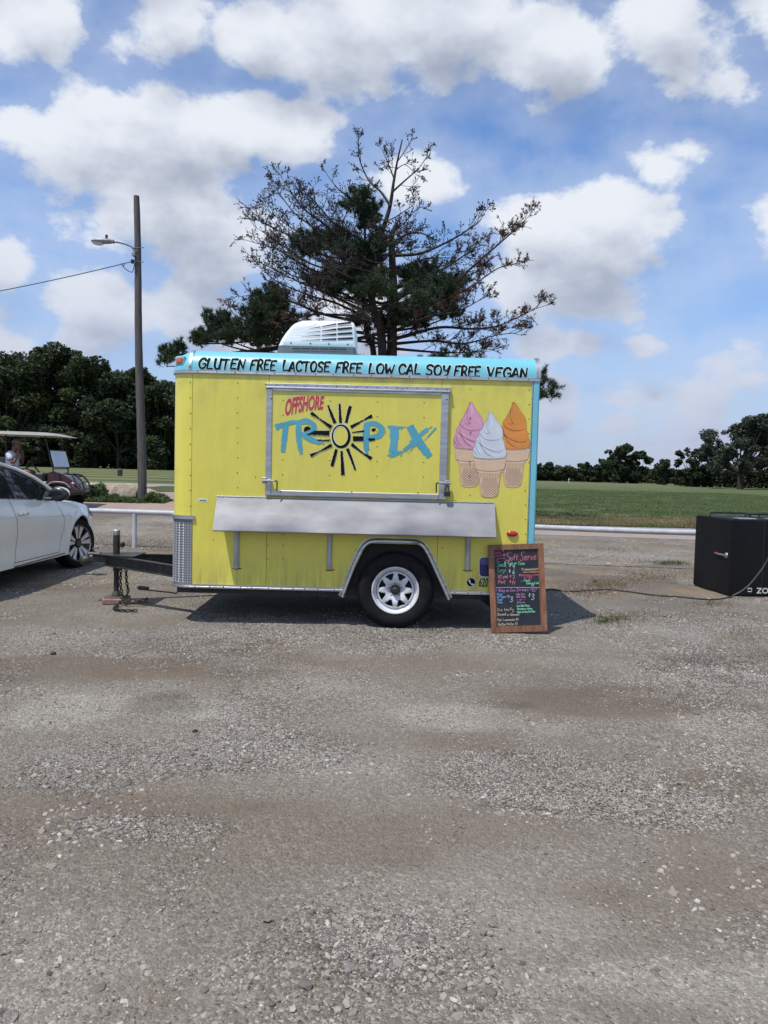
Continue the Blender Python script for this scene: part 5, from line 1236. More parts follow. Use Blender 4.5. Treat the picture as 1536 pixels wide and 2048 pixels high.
m.add(vs, [(7*i+j, 7*i+7+j, 7*i+8+j, 7*i+1+j) for i in range(len(ysg)-1) for j in range(6) if i in roofr]); m.build('roof', M_white, car)
m = MB(); m.add(vs, [(7*i+j, 7*i+7+j, 7*i+8+j, 7*i+1+j) for i in range(len(ysg)-1) for j in range(6) if i > max(roofr)]); m.build('windscreen', M_glass, car)
m = MB(); m.add(vs, [(7*i+j, 7*i+7+j, 7*i+8+j, 7*i+1+j) for i in range(len(ysg)-1) for j in range(6) if i < min(roofr)]); m.build('rear_window', M_glass, car)
def sline(pts, w=.006, off=.003, nm='panel_gap', mt=M_gap, par=car):
    m = MB(); vs = []; P_ = smooth(pts, 6)
    for i, (y, z) in enumerate(P_):
        a = P_[max(i-1, 0)]; b = P_[min(i+1, len(P_)-1)]; dy, dz = b[0]-a[0], b[1]-a[1]; l = math.hypot(dy, dz) or 1; ny, nz = -dz/l*w/2, dy/l*w/2
        for s_ in (-1, 1): vs.append((CX+sidex(y+ny*s_, z+nz*s_)+off, CYw+y+ny*s_, z+nz*s_))
    m.add(vs, [(2*i, 2*i+1, 2*i+3, 2*i+2) for i in range(len(P_)-1)]); return m.build(nm, mt, par, smooth=0)
sline([(-.74, .945), (-.70, .86), (-.60, .72), (-.57, .55), (-.62, .42), (-.70, .27)]); sline([(-2.00, 1.01), (-1.93, .85), (-1.85, .6), (-1.86, .4), (-1.90, .27)])
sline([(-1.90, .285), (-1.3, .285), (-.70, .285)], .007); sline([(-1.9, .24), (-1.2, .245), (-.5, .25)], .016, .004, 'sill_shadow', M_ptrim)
sline([(.40, .80), (.42, .74), (.44, .70)], .005)
# hood shut line and crease
m = MB(); vs = []
hp = smooth([(-.72, .965), (-.4, .90), (0, .895), (.35, .86), (.60, .79)], 5)
for (y, _) in hp:
    s = shoulder(y); tz = topz(y); x = sidex(y, s)*.905; z = s+(tz-s)*.30
    vs += [(CX+x-.004, CYw+y, z+.006), (CX+x+.003, CYw+y, z+.005)]
m.add(vs, [(2*i, 2*i+1, 2*i+3, 2*i+2) for i in range(len(hp)-1)]); m.build('hood_gap', M_gap, car, smooth=0)
# headlight, handle, mirror, arch liner, grille
def patch(poly, off, nm, mt, par=car, crown=.0):
    m = MB(); pts = smooth(poly, 4, True); cy = sum(p[0] for p in pts)/len(pts); cz = sum(p[1] for p in pts)/len(pts); vs = []; nr = 4
    for r in range(nr+1):
        t = 1-r/nr
        for (y, z) in pts:
            yy, z2 = cy+(y-cy)*t, cz+(z-cz)*t; vs.append((CX+sidex(yy, min(z2, shoulder(yy)+.02))+off+crown*(1-t*t), CYw+yy, z2))
    n = len(pts); m.add(vs, [(r*n+i, r*n+(i+1) % n, (r+1)*n+(i+1) % n, (r+1)*n+i) for r in range(nr) for i in range(n)]); return m.build(nm, mt, par)
hl = patch([(.42, .775), (.62, .745), (.80, .70), (.88, .655), (.80, .63), (.66, .655), (.52, .70)], .006, 'headlight', M_glass, crown=.012)
patch([(.60, .725), (.72, .700), (.78, .675), (.70, .675), (.60, .70)], .020, 'lamp_bezel', M_chrome, hl)
patch([(.70, .42), (.84, .40), (.90, .33), (.82, .26), (.72, .28)], .004, 'fog_lamp_recess', M_ptrim)
def handle(y, z):
    m = MB(); m.tube(smooth([(CX+sidex(y-.10, z)+.004, CYw+y-.10, z), (CX+sidex(y, z)+.038, CYw+y-.06, z+.004), (CX+sidex(y, z)+.040, CYw+y+.06, z+.004), (CX+sidex(y+.10, z)+.004, CYw+y+.10, z)], 5), [.012]*16, 8, flat=1.3); return m.build('door_handle', M_chrome, car)
handle(-1.74, .835); handle(-2.85, .86)
mc = Vector((CX+.925+.10, CYw-1.0, 1.045))
m = MB(); m.ell(mc, (.125, .085, .088), 18, 12, fn=lambda q: Vector((q.x, q.y if q.y > 0 else q.y*.45, q.z*(1-.15*q.x/.125)))); mir = m.build('door_mirror', M_ptrim, car)
m = MB(); m.ell(mc+Vector((.004, .014, .014)), (.126, .080, .082), 18, 12, fn=lambda q: Vector((q.x, max(q.y, -.012), max(q.z, -.030)))); m.build('mirror_cap', M_white, mir)
m = MB(); m.ell(mc+Vector((0, -.044, -.004)), (.098, .006, .062), 18, 8); m.build('mirror_glass', M_glass, mir)
m = MB(); m.bbox((CX+.845, CYw-1.03, .965), (CX+.95, CYw-.95, 1.005), .01); m.build('mirror_foot', M_ptrim, mir)
for ax in (0.0, -2.82):
    for sg in (1, -1):
        m = MB(); n = 20; vs = []
        for k in range(n+1):
            a = math.pi*k/n
            for xx in (.50, .905): vs.append((CX+sg*xx, CYw+ax-.39*math.cos(a), .33+.385*math.sin(a)))
        m.add(vs, [(2*i, 2*i+1, 2*i+3, 2*i+2) for i in range(n)]); m.add([(CX+sg*.5, CYw+ax-.40, .1), (CX+sg*.5, CYw+ax+.40, .1), (CX+sg*.5, CYw+ax+.40, .75), (CX+sg*.5, CYw+ax-.40, .75)], [(0, 1, 2, 3)]); m.build('arch_liner', M_dark, car)
m = MB(); m.box((CX-.75, CYw-3.6, .17), (CX+.75, CYw+.6, .23)); m.build('underbody', M_dark, car, smooth=0)
def carwheel(ax, sg, steer):
    c = Vector((CX+sg*.80, CYw+ax, RW)); par = car
    m = MB(); m.lathe([(.250, .098), (.262, .110), (.30, .112), (.322, .100), (.335, .075), (.338, 0), (.335, -.075), (.322, -.1), (.25, -.1)], (0, 0, 0), 'X', 56, close=True)
    def place(mb): 
        rt = Matrix.Rotation(steer, 3, 'Z'); mb.v = [tuple(c+rt @ (Vector(q)*1) * 1) if sg > 0 else tuple(c+rt @ Vector((-q[0], q[1], q[2]))) for q in mb.v]; return mb
    ty = place(m).build('wheel', M_rubber, par, recalc=True)
    m = MB().lathe([(.252, .100), (.246, .105), (.240, .098), (.236, .07), (.232, .0)], (0, 0, 0), 'X', 48); place(m).build('rim', M_alu, ty)
    m = MB().disc((.045, 0, 0), .236, 'X', 40); m.lathe([(0, .092), (.045, .092), (.05, .08), (.05, .05)], (0, 0, 0), 'X', 24); place(m).build('rim_back', M_ptrim, ty)
    for k in range(5):
        for d_ in (-1, 1):
            a = 2*math.pi*k/5+.30+d_*.235; m = MB(); 
            def q(r, aa, x): return (x, r*math.cos(a+aa), r*math.sin(a+aa))
            i, o_ = .035, .115
            vs = [q(.070, -.20, .084), q(.070, .20, .084), q(.232, .155, .096), q(.232, -.155, .096), q(.070, -.2, .06), q(.070, .2, .06), q(.232, .155, .07), q(.232, -.155, .07)]
            m.add(vs, [(0, 1, 2, 3), (0, 4, 5, 1), (1, 5, 6, 2), (2, 6, 7, 3), (3, 7, 4, 0)]); place(m).build('spoke', M_spoke, ty, smooth=0)
M_spoke = material('machined_alloy', (.60, .60, .61), .35, .8)
for ax in (0.0, -2.82):
    for sg in (1, -1): carwheel(ax, sg, R(-17) if ax == 0 else 0)

# ------------------------------------------------------------------ golf cart with driver
GY = 20.0; gx = P(117, 990, GY-.45).x; gz0 = gz(gx, GY)-.01
M_maroon = material('maroon_shaded', (.060, .009, .016), .35, coat=.5, c2=(.05, .008, .013))  # maroon taken darker: tree shade over the cart is put into the colour
cart = empty('golf_cart', (gx-.8, GY, gz0), 'maroon golf cart with a cream roof and half folded windscreen carrying a driver', 'golf cart')
def L3(x, y, z): return (gx+x, GY+y, gz0+z)
def cwheel(x, y):
    m = MB(); sg = -1 if y < 0 else 1; r = .300
    m.lathe([(.155, -.105), (.20, -.115), (.265, -.108), (.292, -.085), (r, -.05), (r, .05), (.292, .085), (.265, .1), (.155, .1)], L3(x, y, r), 'Y', 32, close=True); w = m.build('wheel', M_rubber, cart, recalc=True)
    m = MB()
    for k in range(22):
        a = 2*math.pi*k/22
        for s_ in (-1, 1):
            q = []; a2 = a+(.14 if s_ > 0 else 0)
            for aa in (a2-.05, a2+.05):
                for rr_, yy in ((r-.02, .112*s_), (r+.012, .085*s_), (r+.014, .02*s_), (r-.012, .02*s_)): q.append(L3(x+rr_*math.cos(aa), y+yy, r+rr_*math.sin(aa)))
            m.add(q, [(0, 1, 5, 4), (1, 2, 6, 5), (2, 3, 7, 6), (0, 3, 2, 1), (4, 5, 6, 7)])
    o = m.build('tread_blocks', M_rubber, w, smooth=0); o['kind'] = 'stuff'
    m = MB().lathe([(.162, -.118 if sg < 0 else .118), (.150, -.122 if sg < 0 else .122), (.138, -.10 if sg < 0 else .10), (.13, -.05 if sg < 0 else .05)], L3(x, y, r), 'Y', 28); m.build('rim', M_alu, w)
    m = MB().disc(L3(x, y, r), .135, n=20, off=-.06 if sg < 0 else .06); 
    for k in range(6):
        a = math.pi*k/3; m.tube([L3(x+.03*math.cos(a), y+sg*.075, r+.03*math.sin(a)), L3(x+.13*math.cos(a), y+sg*.085, r+.13*math.sin(a))], .014, 5)
    m.build('hub', M_black, w)
for x in (0, -1.68):
    for y in (-.46, .46): cwheel(x, y)
yl, yh = -.48, .48
m = MB(); cow = [(-.62, .42), (-.60, .50), (-.42, .56), (-.33, .66), (-.15, .72), (.1, .72), (.32, .66), (.42, .55), (.45, .44), (.36, .42), (.30, .52), (.16, .635), (0, .66), (-.16, .635), (-.30, .52), (-.38, .40), (-.60, .38)]
m.prism([(gx+a, gz0+b) for a, b in cow], 'Y', GY+yl-.04, GY+yh+.04); cb_ = m.build('front_cowl', M_maroon, cart, recalc=True)
m = MB(); m.prism([(gx+a, gz0+b) for a, b in [(-.40, .60), (-.33, .92), (-.20, .97), (.02, .90), (.22, .80), (.40, .64), (.44, .55), (.36, .42), (-.2, .42)]], 'Y', GY-.30, GY+.30); m.build('hood', M_maroon, cart, recalc=True)
m = MB(); m.tube(smooth([L3(-.62, yl-.05, .40), L3(-.36, yl-.05, .50), L3(-.18, yl-.05, .665), L3(.0, yl-.05, .70), L3(.2, yl-.05, .67), L3(.33, yl-.05, .56)], 5), .016, 6); m.build('arch_lip', material('lip_grey', (.30, .29, .30), .4, coat=.3), cart)
m = MB()
for y in (-.2, .2): m.tube(smooth([L3(.10, y, .90), L3(.34, y, .86), L3(.50, y, .70), L3(.56, y, .50), L3(.50, y, .36)], 5), .022, 7)
for z, x in ((.84, .36), (.70, .5), (.52, .555)): m.tube([L3(x, -.2, z), L3(x, .2, z)], .018, 6)
m.build('brush_guard', M_black, cart)
for y in (-.28, .28):
    m = MB(); m.ell(L3(.30, y, .66), (.06, .06, .045), 12, 8); m.build('headlight', M_chrome, cart)
m = MB(); m.box(L3(-2.0, -.45, .36), L3(.30, .45, .42)); m.box(L3(-2.1, -.5, .40), L3(-1.25, .5, .66)); m.build('chassis', M_black, cart, smooth=0)
m = MB(); m.bbox(L3(-1.52, -.52, .40), L3(-1.0, .52, .72), .04); m.build('rear_body', M_maroon, cart)
M_seat = material('seat_vinyl', (.20, .19, .17), .6)
m = MB(); m.bbox(L3(-1.55, -.50, .72), L3(-.96, .50, .84), .05); m.build('seat', M_seat, cart)
m = MB(); m.bbox(L3(-1.66, -.50, .86), L3(-1.54, .50, 1.30), .05, Matrix.Rotation(R(-10), 3, 'Y')); m.build('seat_back', M_seat, cart)
M_frame = material('strut_black', (.02, .02, .02), .4)
rz0 = 1.925
m = MB()
for y in (-.46, .46): m.tube([L3(-.06, y, .70), L3(-.20, y*.98, 1.26), L3(-.36, y*.97, rz0-.02)], .018, 8); 
m.build('front_strut', M_frame, cart)
m = MB()
for y in (-.46, .46): m.tube([L3(-1.78, y, .6), L3(-1.78, y, rz0-.02)], .018, 8)
m.build('rear_strut', M_frame, cart)
# roof: shallow crowned canopy
m = MB(); vs = []; nx_, ny_ = 18, 8; 
def rc(u, v, t): 
    x = -2.35+u*2.45 ; y = (v-.5)*1.2*(1-.10*max(0, (abs(u-.5)*2)-.8)/.2); e = 1-(abs(2*v-1))**4; f = 1-(abs(2*u-1))**5
    return L3(x, y, rz0-.06*(1-e*f) + (.045*e*f if t else -.0)-.02*u)
for t in (0, 1):
    for i in range(nx_+1):
        for j in range(ny_+1): vs.append(rc(i/nx_, j/ny_, t))
k = (nx_+1)*(ny_+1); fs = []
for i in range(nx_):
    for j in range(ny_): 
        a = i*(ny_+1)+j; fs += [(a, a+1, a+ny_+2, a+ny_+1), (k+a, k+a+ny_+1, k+a+ny_+2, k+a+1)]
m.add(vs, fs); cr_ = m.build('roof', material('cart_cream_shaded', (.33, .32, .27), .5), cart, recalc=True)  # cream dulled, with the tree shade on the roof painted in
m = MB(); m.tube([L3(x, -.60, rz0-.055-.02*((x+2.35)/2.45)) for x in np.linspace(-2.30, .04, 12)], .014, 6); m.build('roof_edge', M_frame, cr_)
M_ws = material('windscreen_reflection', (.48, .53, .60), .12, spec=.8, coat=.5)  # opaque pale blue: the bright reflection is painted into the screen
m = MB(); 
def wsq(z, y): return L3(-.11-(z-1.1)*.27, y, z)
m.add([wsq(1.08, -.46), wsq(1.08, .46), wsq(1.48, .46), wsq(1.48, -.46)]+[tuple(Vector(wsq(a, b))+Vector((.012, 0, .003))) for a, b in ((1.08, -.46), (1.08, .46), (1.48, .46), (1.48, -.46))], [(0, 1, 2, 3), (7, 6, 5, 4), (0, 4, 5, 1), (1, 5, 6, 2), (2, 6, 7, 3), (3, 7, 4, 0)]); m.build('windscreen', M_ws, cart, smooth=0)
m = MB(); 
for sl_ in (1.49,): m.tube([L3(-.235, -.46, sl_), L3(-.235, .46, sl_)], .012, 6)
m.tube([L3(-.10, -.47, 1.04), L3(-.10, .47, 1.04)], .02, 6); m.build('cross_bar', M_frame, cart)
m = MB(); m.tube([L3(-.40, -.22, .72), L3(-.78, -.22, 1.14)], .02, 8); m.build('steering_column', M_frame, cart)
m = MB(); ring = [Vector(L3(-.80, -.22, 1.16)) + Matrix.Rotation(R(-48), 3, 'Y') @ Vector((.17*math.cos(t), .17*math.sin(t), 0)) for t in [2*math.pi*k/20 for k in range(21)]]; m.tube(ring, .013, 6, cap=False); m.tube([ring[0], ring[10]], .01, 5); m.build('steering_wheel', M_frame, cart)
m = MB(); m.bbox(L3(-.62, -.45, .70), L3(-.38, .45, .92), .04); m.build('dashboard', M_black, cart)
# driver -----------------------------------------------------------------------
def skin(name, joints, edges, m, parent, root=0, sub=2):
    me = bpy.data.meshes.new(name); org = ORG[parent.name]
    me.from_pydata([tuple(Vector(j[0])-org) for j in joints], edges, []); o = bpy.data.objects.new(name, me); col.objects.link(o); o.parent = parent; ORG[o.name] = org
    md = o.modifiers.new('skin', 'SKIN'); md.use_smooth_shade = True
    bpy.context.view_layer.update()
    if not me.skin_vertices: me.skin_vertices.new() if hasattr(me.skin_vertices, 'new') else None
    if me.skin_vertices:
        for i, j in enumerate(joints):
            r = j[1]; me.skin_vertices[0].data[i].radius = (r, r) if isinstance(r, (int, float)) else r; me.skin_vertices[0].data[i].use_root = (i == root)
    ss = o.modifiers.new('sub', 'SUBSURF'); ss.levels = sub; ss.render_levels = sub
    me.materials.append(m); return o
person = empty('person', L3(-1.28, -.22, .84), 'person in white tee shirt, navy shorts and cap sitting in the golf cart', 'person')
px_, py_ = -1.28, -.22
def B3(x, y, z): return L3(px_+x, py_+y, z)
M_skin = material('skin_tan', (.20, .095, .055), .6)
J = [(B3(0, 0, .93), (.15, .12)), (B3(.0, 0, 1.12), (.14, .11)), (B3(.02, 0, 1.30), (.16, .11)), (B3(.03, 0, 1.44), (.075, .06)), (B3(.06, 0, 1.52), (.06, .055)), (B3(.09, 0, 1.62), (.085, .10)), (B3(.085, 0, 1.71), (.075, .085)),
     (B3(.0, -.20, 1.38), .062), (B3(.12, -.24, 1.13), .048), (B3(.19, -.12, 1.34), .036), (B3(.19, -.07, 1.50), .032),
     (B3(.0, .20, 1.38), .062), (B3(.14, .22, 1.13), .048), (B3(.22, .10, 1.34), .036), (B3(.20, .05, 1.50), .032),
     (B3(.10, -.10, .92), .10), (B3(.50, -.13, .93), .072), (B3(.52, -.13, .68), .055), (B3(.56, -.13, .46), .040), (B3(.66, -.13, .43), .035),
     (B3(.10, .10, .92), .10), (B3(.50, .14, .93), .072), (B3(.50, .14, .68), .055), (B3(.52, .14, .46), .040), (B3(.62, .14, .43), .035)]
E_ = [(0, 1), (1, 2), (2, 3), (3, 4), (4, 5), (5, 6), (2, 7), (7, 8), (8, 9), (9, 10), (2, 11), (11, 12), (12, 13), (13, 14), (0, 15), (15, 16), (16, 17), (17, 18), (18, 19), (0, 20), (20, 21), (21, 22), (22, 23), (23, 24)]
skin('body', J, E_, M_skin, person)
m = MB(); hc = Vector(B3(.10, 0, 1.62)); m.ell(hc, (.098, .078, .125), 20, 14, fn=lambda q: Vector((q.x*(1+.1*(q.z < -.03)), q.y, q.z))); m.ell(hc+Vector((.105, 0, -.005)), (.020, .014, .022), 8, 6); m.ell(hc+Vector((-.005, -.078, -.005)), (.02, .012, .03), 8, 6); m.ell(hc+Vector((-.005, .078, -.005)), (.02, .012, .03), 8, 6)
hd_ = m.build('head', M_skin, person)
m = MB()
for y in (-.03, .03): m.ell(hc+Vector((.086, y, .015)), (.012, .012, .007), 8, 6)
m.build('eyes', M_black, hd_)
m = MB(); m.ell(hc+Vector((.092, 0, -.055)), (.010, .024, .006), 8, 6); m.build('mouth', material('lip', (.20, .06, .045), .6), hd_)
m = MB(); m.ell(hc+Vector((-.01, 0, .012)), (.104, .084, .118), 18, 10, fn=lambda q: Vector((min(q.x, .01), q.y, q.z))); m.build('hair', material('hair_dark', (.05, .035, .025), .8), person)
# hands with five fingers, cupped at the mouth
for sg in (-1, 1):
    hb_ = Vector(B3(.19, sg*.055, 1.515)); m = MB(); m.ell(hb_+Vector((.0, 0, .02)), (.032, .020, .046), 10, 8)
    for k in range(4):
        b0 = hb_+Vector((.018-.016*k+.008, 0, .055)); m.tube([b0, b0+Vector((-.010, -sg*.010, .034)), b0+Vector((-.030, -sg*.020, .054-.004*k))], [.0095, .0085, .0065], 6)
    m.tube([hb_+Vector((-.022, -sg*.004, .005)), hb_+Vector((-.045, -sg*.014, .025)), hb_+Vector((-.055, -sg*.02, .048))], [.011, .010, .007], 6); m.build('hand', M_skin, person)
M_tee = material('white_cotton', (.66, .67, .74), .9, c2=(.58, .60, .68), nscale=7)
T = [(B3(-.01, 0, .90), (.175, .15)), (B3(-.01, 0, 1.08), (.185, .145)), (B3(-.0, 0, 1.24), (.185, .135)), (B3(.01, 0, 1.38), (.13, .10)), (B3(.025, 0, 1.445), (.082, .072)), (B3(.0, -.19, 1.39), .080), (B3(.075, -.235, 1.22), .074), (B3(.0, .19, 1.39), .080), (B3(.08, .225, 1.22), .074)]
skin('tee_shirt', T, [(0, 1), (1, 2), (2, 3), (3, 4), (3, 5), (5, 6), (3, 7), (7, 8)], M_tee, person)
S = [(B3(-.02, 0, .88), (.18, .17)), (B3(.08, -.10, .92), .118), (B3(.40, -.13, .935), .094), (B3(.08, .10, .92), .118), (B3(.40, .14, .935), .094), (B3(-.01, 0, .98), (.17, .14))]
skin('shorts', S, [(5, 0), (0, 1), (1, 2), (0, 3), (3, 4)], material('navy_cotton', (.022, .025, .045), .9), person)
M_cap = material('cap_grey', (.20, .20, .21), .9, c2=(.10, .10, .11), nscale=25)
m = MB(); m.ell(hc+Vector((-.005, 0, .045)), (.108, .088, .095), 20, 12, fn=lambda q: Vector((q.x, q.y, max(q.z, -.005)))); cp_ = m.build('cap', M_cap, person)
m = MB(); m.ell(hc+Vector((.115, 0, .047)), (.075, .072, .010), 16, 6); m.build('peak', material('cap_peak', (.42, .42, .42), .8), cp_)
for y, x in ((-.13, .62), (.14, .58)):
    m = MB(); m.ell(B3(x, y, .445), (.13, .045, .045), 14, 8, fn=lambda q: Vector((q.x, q.y, max(q.z, -.02)))); m.build('shoe', M_black, person)
m = MB(); m.bbox(L3(-1.62, -.48, .98), L3(-1.50, -.30, 1.10), .03); m.ell(L3(-1.55, -.42, 1.14), (.03, .03, .06), 10, 8); o = m.build('drink_bag', material('bag_grey', (.24, .24, .24), .8), None); tag(o, 'small grey bag on the golf cart seat behind the driver', 'bag')
# ------------------------------------------------------------------ foliage tools
def leaf_mesh(name, C, S, N_, m, parent=None, per=1.0, elong=1.6):
    """C centres (n,3), S sizes (n,), one bent rhombus leaf spray each"""
    n = len(C); a = rng.normal(size=(n, 3)); a[:, 2] *= .55; a /= np.linalg.norm(a, axis=1)[:, None]
    b = np.cross(a, N_+rng.normal(size=(n, 3))*.8); b /= np.linalg.norm(b, axis=1)[:, None]
    nn = np.cross(a, b); s = S[:, None]
    v = np.stack([C-a*s*.5*elong, C+b*s*.5+nn*s*.12, C+a*s*.5*elong, C-b*s*.5+nn*s*.12], 1).reshape(-1, 3)
    org = ORG.get(parent.name, Vector((0, 0, 0))) if parent is not None else Vector((0, 0, 0)); v = v-np.array(org)[None, :]
    me = bpy.data.meshes.new(name); me.vertices.add(len(v)); me.vertices.foreach_set('co', v.ravel())
    me.loops.add(n*4); me.polygons.add(n); me.loops.foreach_set('vertex_index', np.arange(n*4)); me.polygons.foreach_set('loop_start', np.arange(n)*4)
    me.update(calc_edges=True); me.materials.append(m)
    o = bpy.data.objects.new(name, me); col.objects.link(o)
    if parent is not None: o.parent = parent; ORG[o.name] = org
    return o
def leafmat(name, c, c2, trans=.25, isl=.35):
    m = material(name, c, .7, c2=c2, nscale=.35, ndetail=5, island=isl, spec=.2)
    nt = m.node_tree; b = nt.nodes['Principled BSDF']; out = [n for n in nt.nodes if n.type == 'OUTPUT_MATERIAL'][0]
    t = nt.nodes.new('ShaderNodeBsdfTranslucent'); mx = nt.nodes.new('ShaderNodeMixShader'); mx.inputs[0].default_value = trans
    src = b.inputs['Base Color'].links[0].from_socket; nt.links.new(src, t.inputs['Color'])
    nt.links.new(b.outputs[0], mx.inputs[1]); nt.links.new(t.outputs[0], mx.inputs[2]); nt.links.new(mx.outputs[0], out.inputs['Surface']); return m
M_leafd = leafmat('foliage_dark', (.052, .070, .032), (.030, .046, .024)); M_leafm = leafmat('foliage_mid', (.064, .086, .034), (.036, .054, .026)); M_leafl = leafmat('foliage_olive', (.085, .095, .035), (.045, .060, .024))
M_leafg = leafmat('foliage_grey', (.068, .082, .055), (.040, .052, .036))
M_bark = material('bark_dark', (.060, .047, .038), .95, c2=(.030, .024, .020), nscale=3, stretch=(3, 3, 1), bump=.5, bscale=12, bdist=.03)
def broad_tree(name, x, y, h, w, m, label, cat='tree', group=None, lobes=26, leaves=7000, ls=.34, trunk=.22, low=.12, seed=0, shape=None):
    rr = random.Random(seed*13+5); rg = np.random.default_rng(seed+100)
    z0 = gz(x, y); t = empty(name, (x, y, z0), label, cat, group)
    mb = MB(); lean = rr.uniform(-.04, .04)*h; fork = h*(low+.12)
    mb.tube([(x, y, z0-.2), (x+lean*.2, y, z0+fork*.5), (x+lean*.5, y, z0+fork)], [trunk*1.25, trunk, trunk*.85], 8)
    cs = []
    for k in range(lobes):
        if shape: u, v, r = shape(k, lobes, rr); 
        else:
            v = low+(1-low)*((k+.5)/lobes)**.8; env = math.sin(min(1, (v-low*.6)/(1-low*.6))*math.pi*.92+.12)**.6
            u = rr.uniform(-1, 1)*env*.5; r = rr.uniform(.10, .17)
            if v > .88: u *= .6
        d = rr.uniform(-1, 1)*.42
        c = np.array([x+u*w, y+d*w*math.sqrt(max(.05, 1-4*u*u)), z0+v*h*.94]); cs.append((c, r*min(w, h)*rr.uniform(.8, 1.25)))
        if k % 2 == 0:
            b0 = Vector((x+lean*.5, y, z0+fork*.9)); b1 = Vector(c); md = b0.lerp(b1, .5)+Vector((0, 0, -.04*h+.02*h*rr.random()))
            mb.tube([b0, md, b1], [trunk*.5, trunk*.28, trunk*.08], 5)
    mb.build('trunk', M_bark, t)
    tot = sum(r*r for _, r in cs); P_ = []; NN = []
    for c, r in cs:
        n = int(leaves*r*r/tot); q = rg.normal(size=(n, 3)); q /= np.linalg.norm(q, axis=1)[:, None]; rad = rg.uniform(.25, 1.0, size=n)**.45
        # clustered into sprays so that gaps stay open
        qq = q*rad[:, None]*r*np.array([1.15, 1.15, .82]); P_.append(c+qq); NN.append(q)
    P_ = np.concatenate(P_); NN = np.concatenate(NN)
    f = fbm(P_[:, 0]*1.1/ls*.34+seed, P_[:, 2]*1.1/ls*.34+P_[:, 1]*.7, 3, seed); keep = f > .40; P_ = P_[keep]; NN = NN[keep]
    P_ += rg.normal(size=P_.shape)*ls*.25
    leaf_mesh('crown', P_, rg.uniform(.6, 1.35, size=len(P_))*ls, NN+np.array([0, 0, .5]), m, t)
    return t
# left wood: a row of trees one can tell apart, second row behind
LW = [(-70, 712, 100, 9.5, 0, 'leftmost dark tree of the left wood, half outside the picture'), (18, 716, 97, 9.0, 1, 'dark rounded tree above the golf cart roof'),
      (98, 700, 99, 8.0, 2, 'tallest pointed tree of the left wood, left of the others with ragged top'), (142, 697, 101, 7.5, 0, 'slim tall tree beside the pointed top of the left wood'), (190, 722, 98, 8.0, 1, 'broad tree in the left wood midway between the cart and the pole'),
      (238, 744, 96, 7.5, 0, 'lower dense tree just left of the utility pole'), (292, 741, 100, 7.0, 2, 'tree whose crown shows just right of the utility pole'), (330, 764, 97, 7.5, 1, 'lowest tree of the left wood, beside the yellow trailer corner'), (395, 775, 99, 8.5, 0, 'tree of the left wood mostly hidden by the trailer front')]
mats = [M_leafd, M_leafm, M_leafm]
for i, (px, py, Y, w, mi, lab) in enumerate(LW):
    top = P(px, py, Y); z0 = gz(top.x, Y)
    broad_tree('broadleaf_tree', top.x, Y, (top.z-z0)*1.03, w*1.15, mats[mi], lab, group='trees of the dark wood on the left', lobes=34, leaves=19000, ls=.29, seed=i+1, low=.06, trunk=.26)
for i, (px, py, Y, w) in enumerate(((-20, 722, 112, 12), (70, 712, 114, 12), (160, 718, 113, 12), (260, 752, 112, 12), (350, 772, 113, 12))):
    top = P(px, py, Y); broad_tree('broadleaf_tree', top.x, Y, top.z-gz(top.x, Y), w, M_leafd, ['dark back row tree at the far left, behind the cart roof', 'back row tree behind the tall pointed one', 'back row tree behind the middle of the left wood', 'back row tree directly behind the utility pole', 'back row tree behind the trailer front corner'][i], group='back row of the left wood', lobes=26, leaves=13000, ls=.36, seed=i+31, low=.02)
# dark understorey at the foot of the wood
def brush(name, x0, x1, y, h, n, m, label, seed=0, ls=.3, depth=3.0, kind=True):
    rg = np.random.default_rng(seed); X = rg.uniform(x0, x1, n); Y = y+rg.uniform(-depth/2, depth/2, n)
    H = h*(.55+.6*fbm(X*.35, Y*.2, 3, seed)); Z = terr(X, Y)+H*rg.uniform(0, 1, n)**.7
    o = leaf_mesh(name, np.stack([X, Y, Z], 1), rg.uniform(.6, 1.3, n)*ls, np.tile([0, -.3, .8], (n, 1)), m); tag(o, label, None, kind='stuff'); return o
brush('undergrowth', -66, -12, 103, 4.6, 26000, M_leafd, 'dark undergrowth filling the foot of the left wood', 5, .45, 8)
# grey trunk glints deep in the wood
# right side woods
def px_tree(name, px, pt, pb, Y, wpx, m, label, **k):
    top = P(px, pt, Y); z0 = gz(top.x, Y); s = Y/FOC
    return broad_tree(name, top.x, Y, top.z-z0, wpx*s, m, label, **k)
px_tree('broadleaf_tree', 1065, 922, 0, 188, 70, M_leafd, 'far tree beside the turquoise trailer edge at the lawn end', lobes=18, leaves=7500, ls=.36, seed=51, low=.03, group='far trees beyond the lawn')
px_tree('broadleaf_tree', 1098, 925, 0, 190, 50, M_leafd, 'round far tree second from the trailer edge', lobes=18, leaves=7000, ls=.36, seed=52, low=.03, group='far trees beyond the lawn')
px_tree('broadleaf_tree', 1132, 934, 0, 186, 46, M_leafm, 'pale olive young far tree in a dip of the tree line', lobes=16, leaves=6000, ls=.36, seed=53, low=.03, group='far trees beyond the lawn')
px_tree('broadleaf_tree', 1172, 926, 0, 184, 52, M_leafd, 'low far tree left of the tallest far clump', lobes=18, leaves=6500, ls=.36, seed=54, low=.03, group='far trees beyond the lawn')
px_tree('broadleaf_tree', 1205, 918, 0, 180, 46, M_leafd, 'far tree leaning into the left of the tall far clump', lobes=18, leaves=7000, ls=.36, seed=55, low=.03, group='far trees beyond the lawn')
px_tree('broadleaf_tree', 1243, 890, 0, 172, 66, M_leafd, 'tallest tree of the far clump with twin rounded tops', lobes=26, leaves=13000, ls=.33, seed=56, low=.05, group='far trees beyond the lawn')
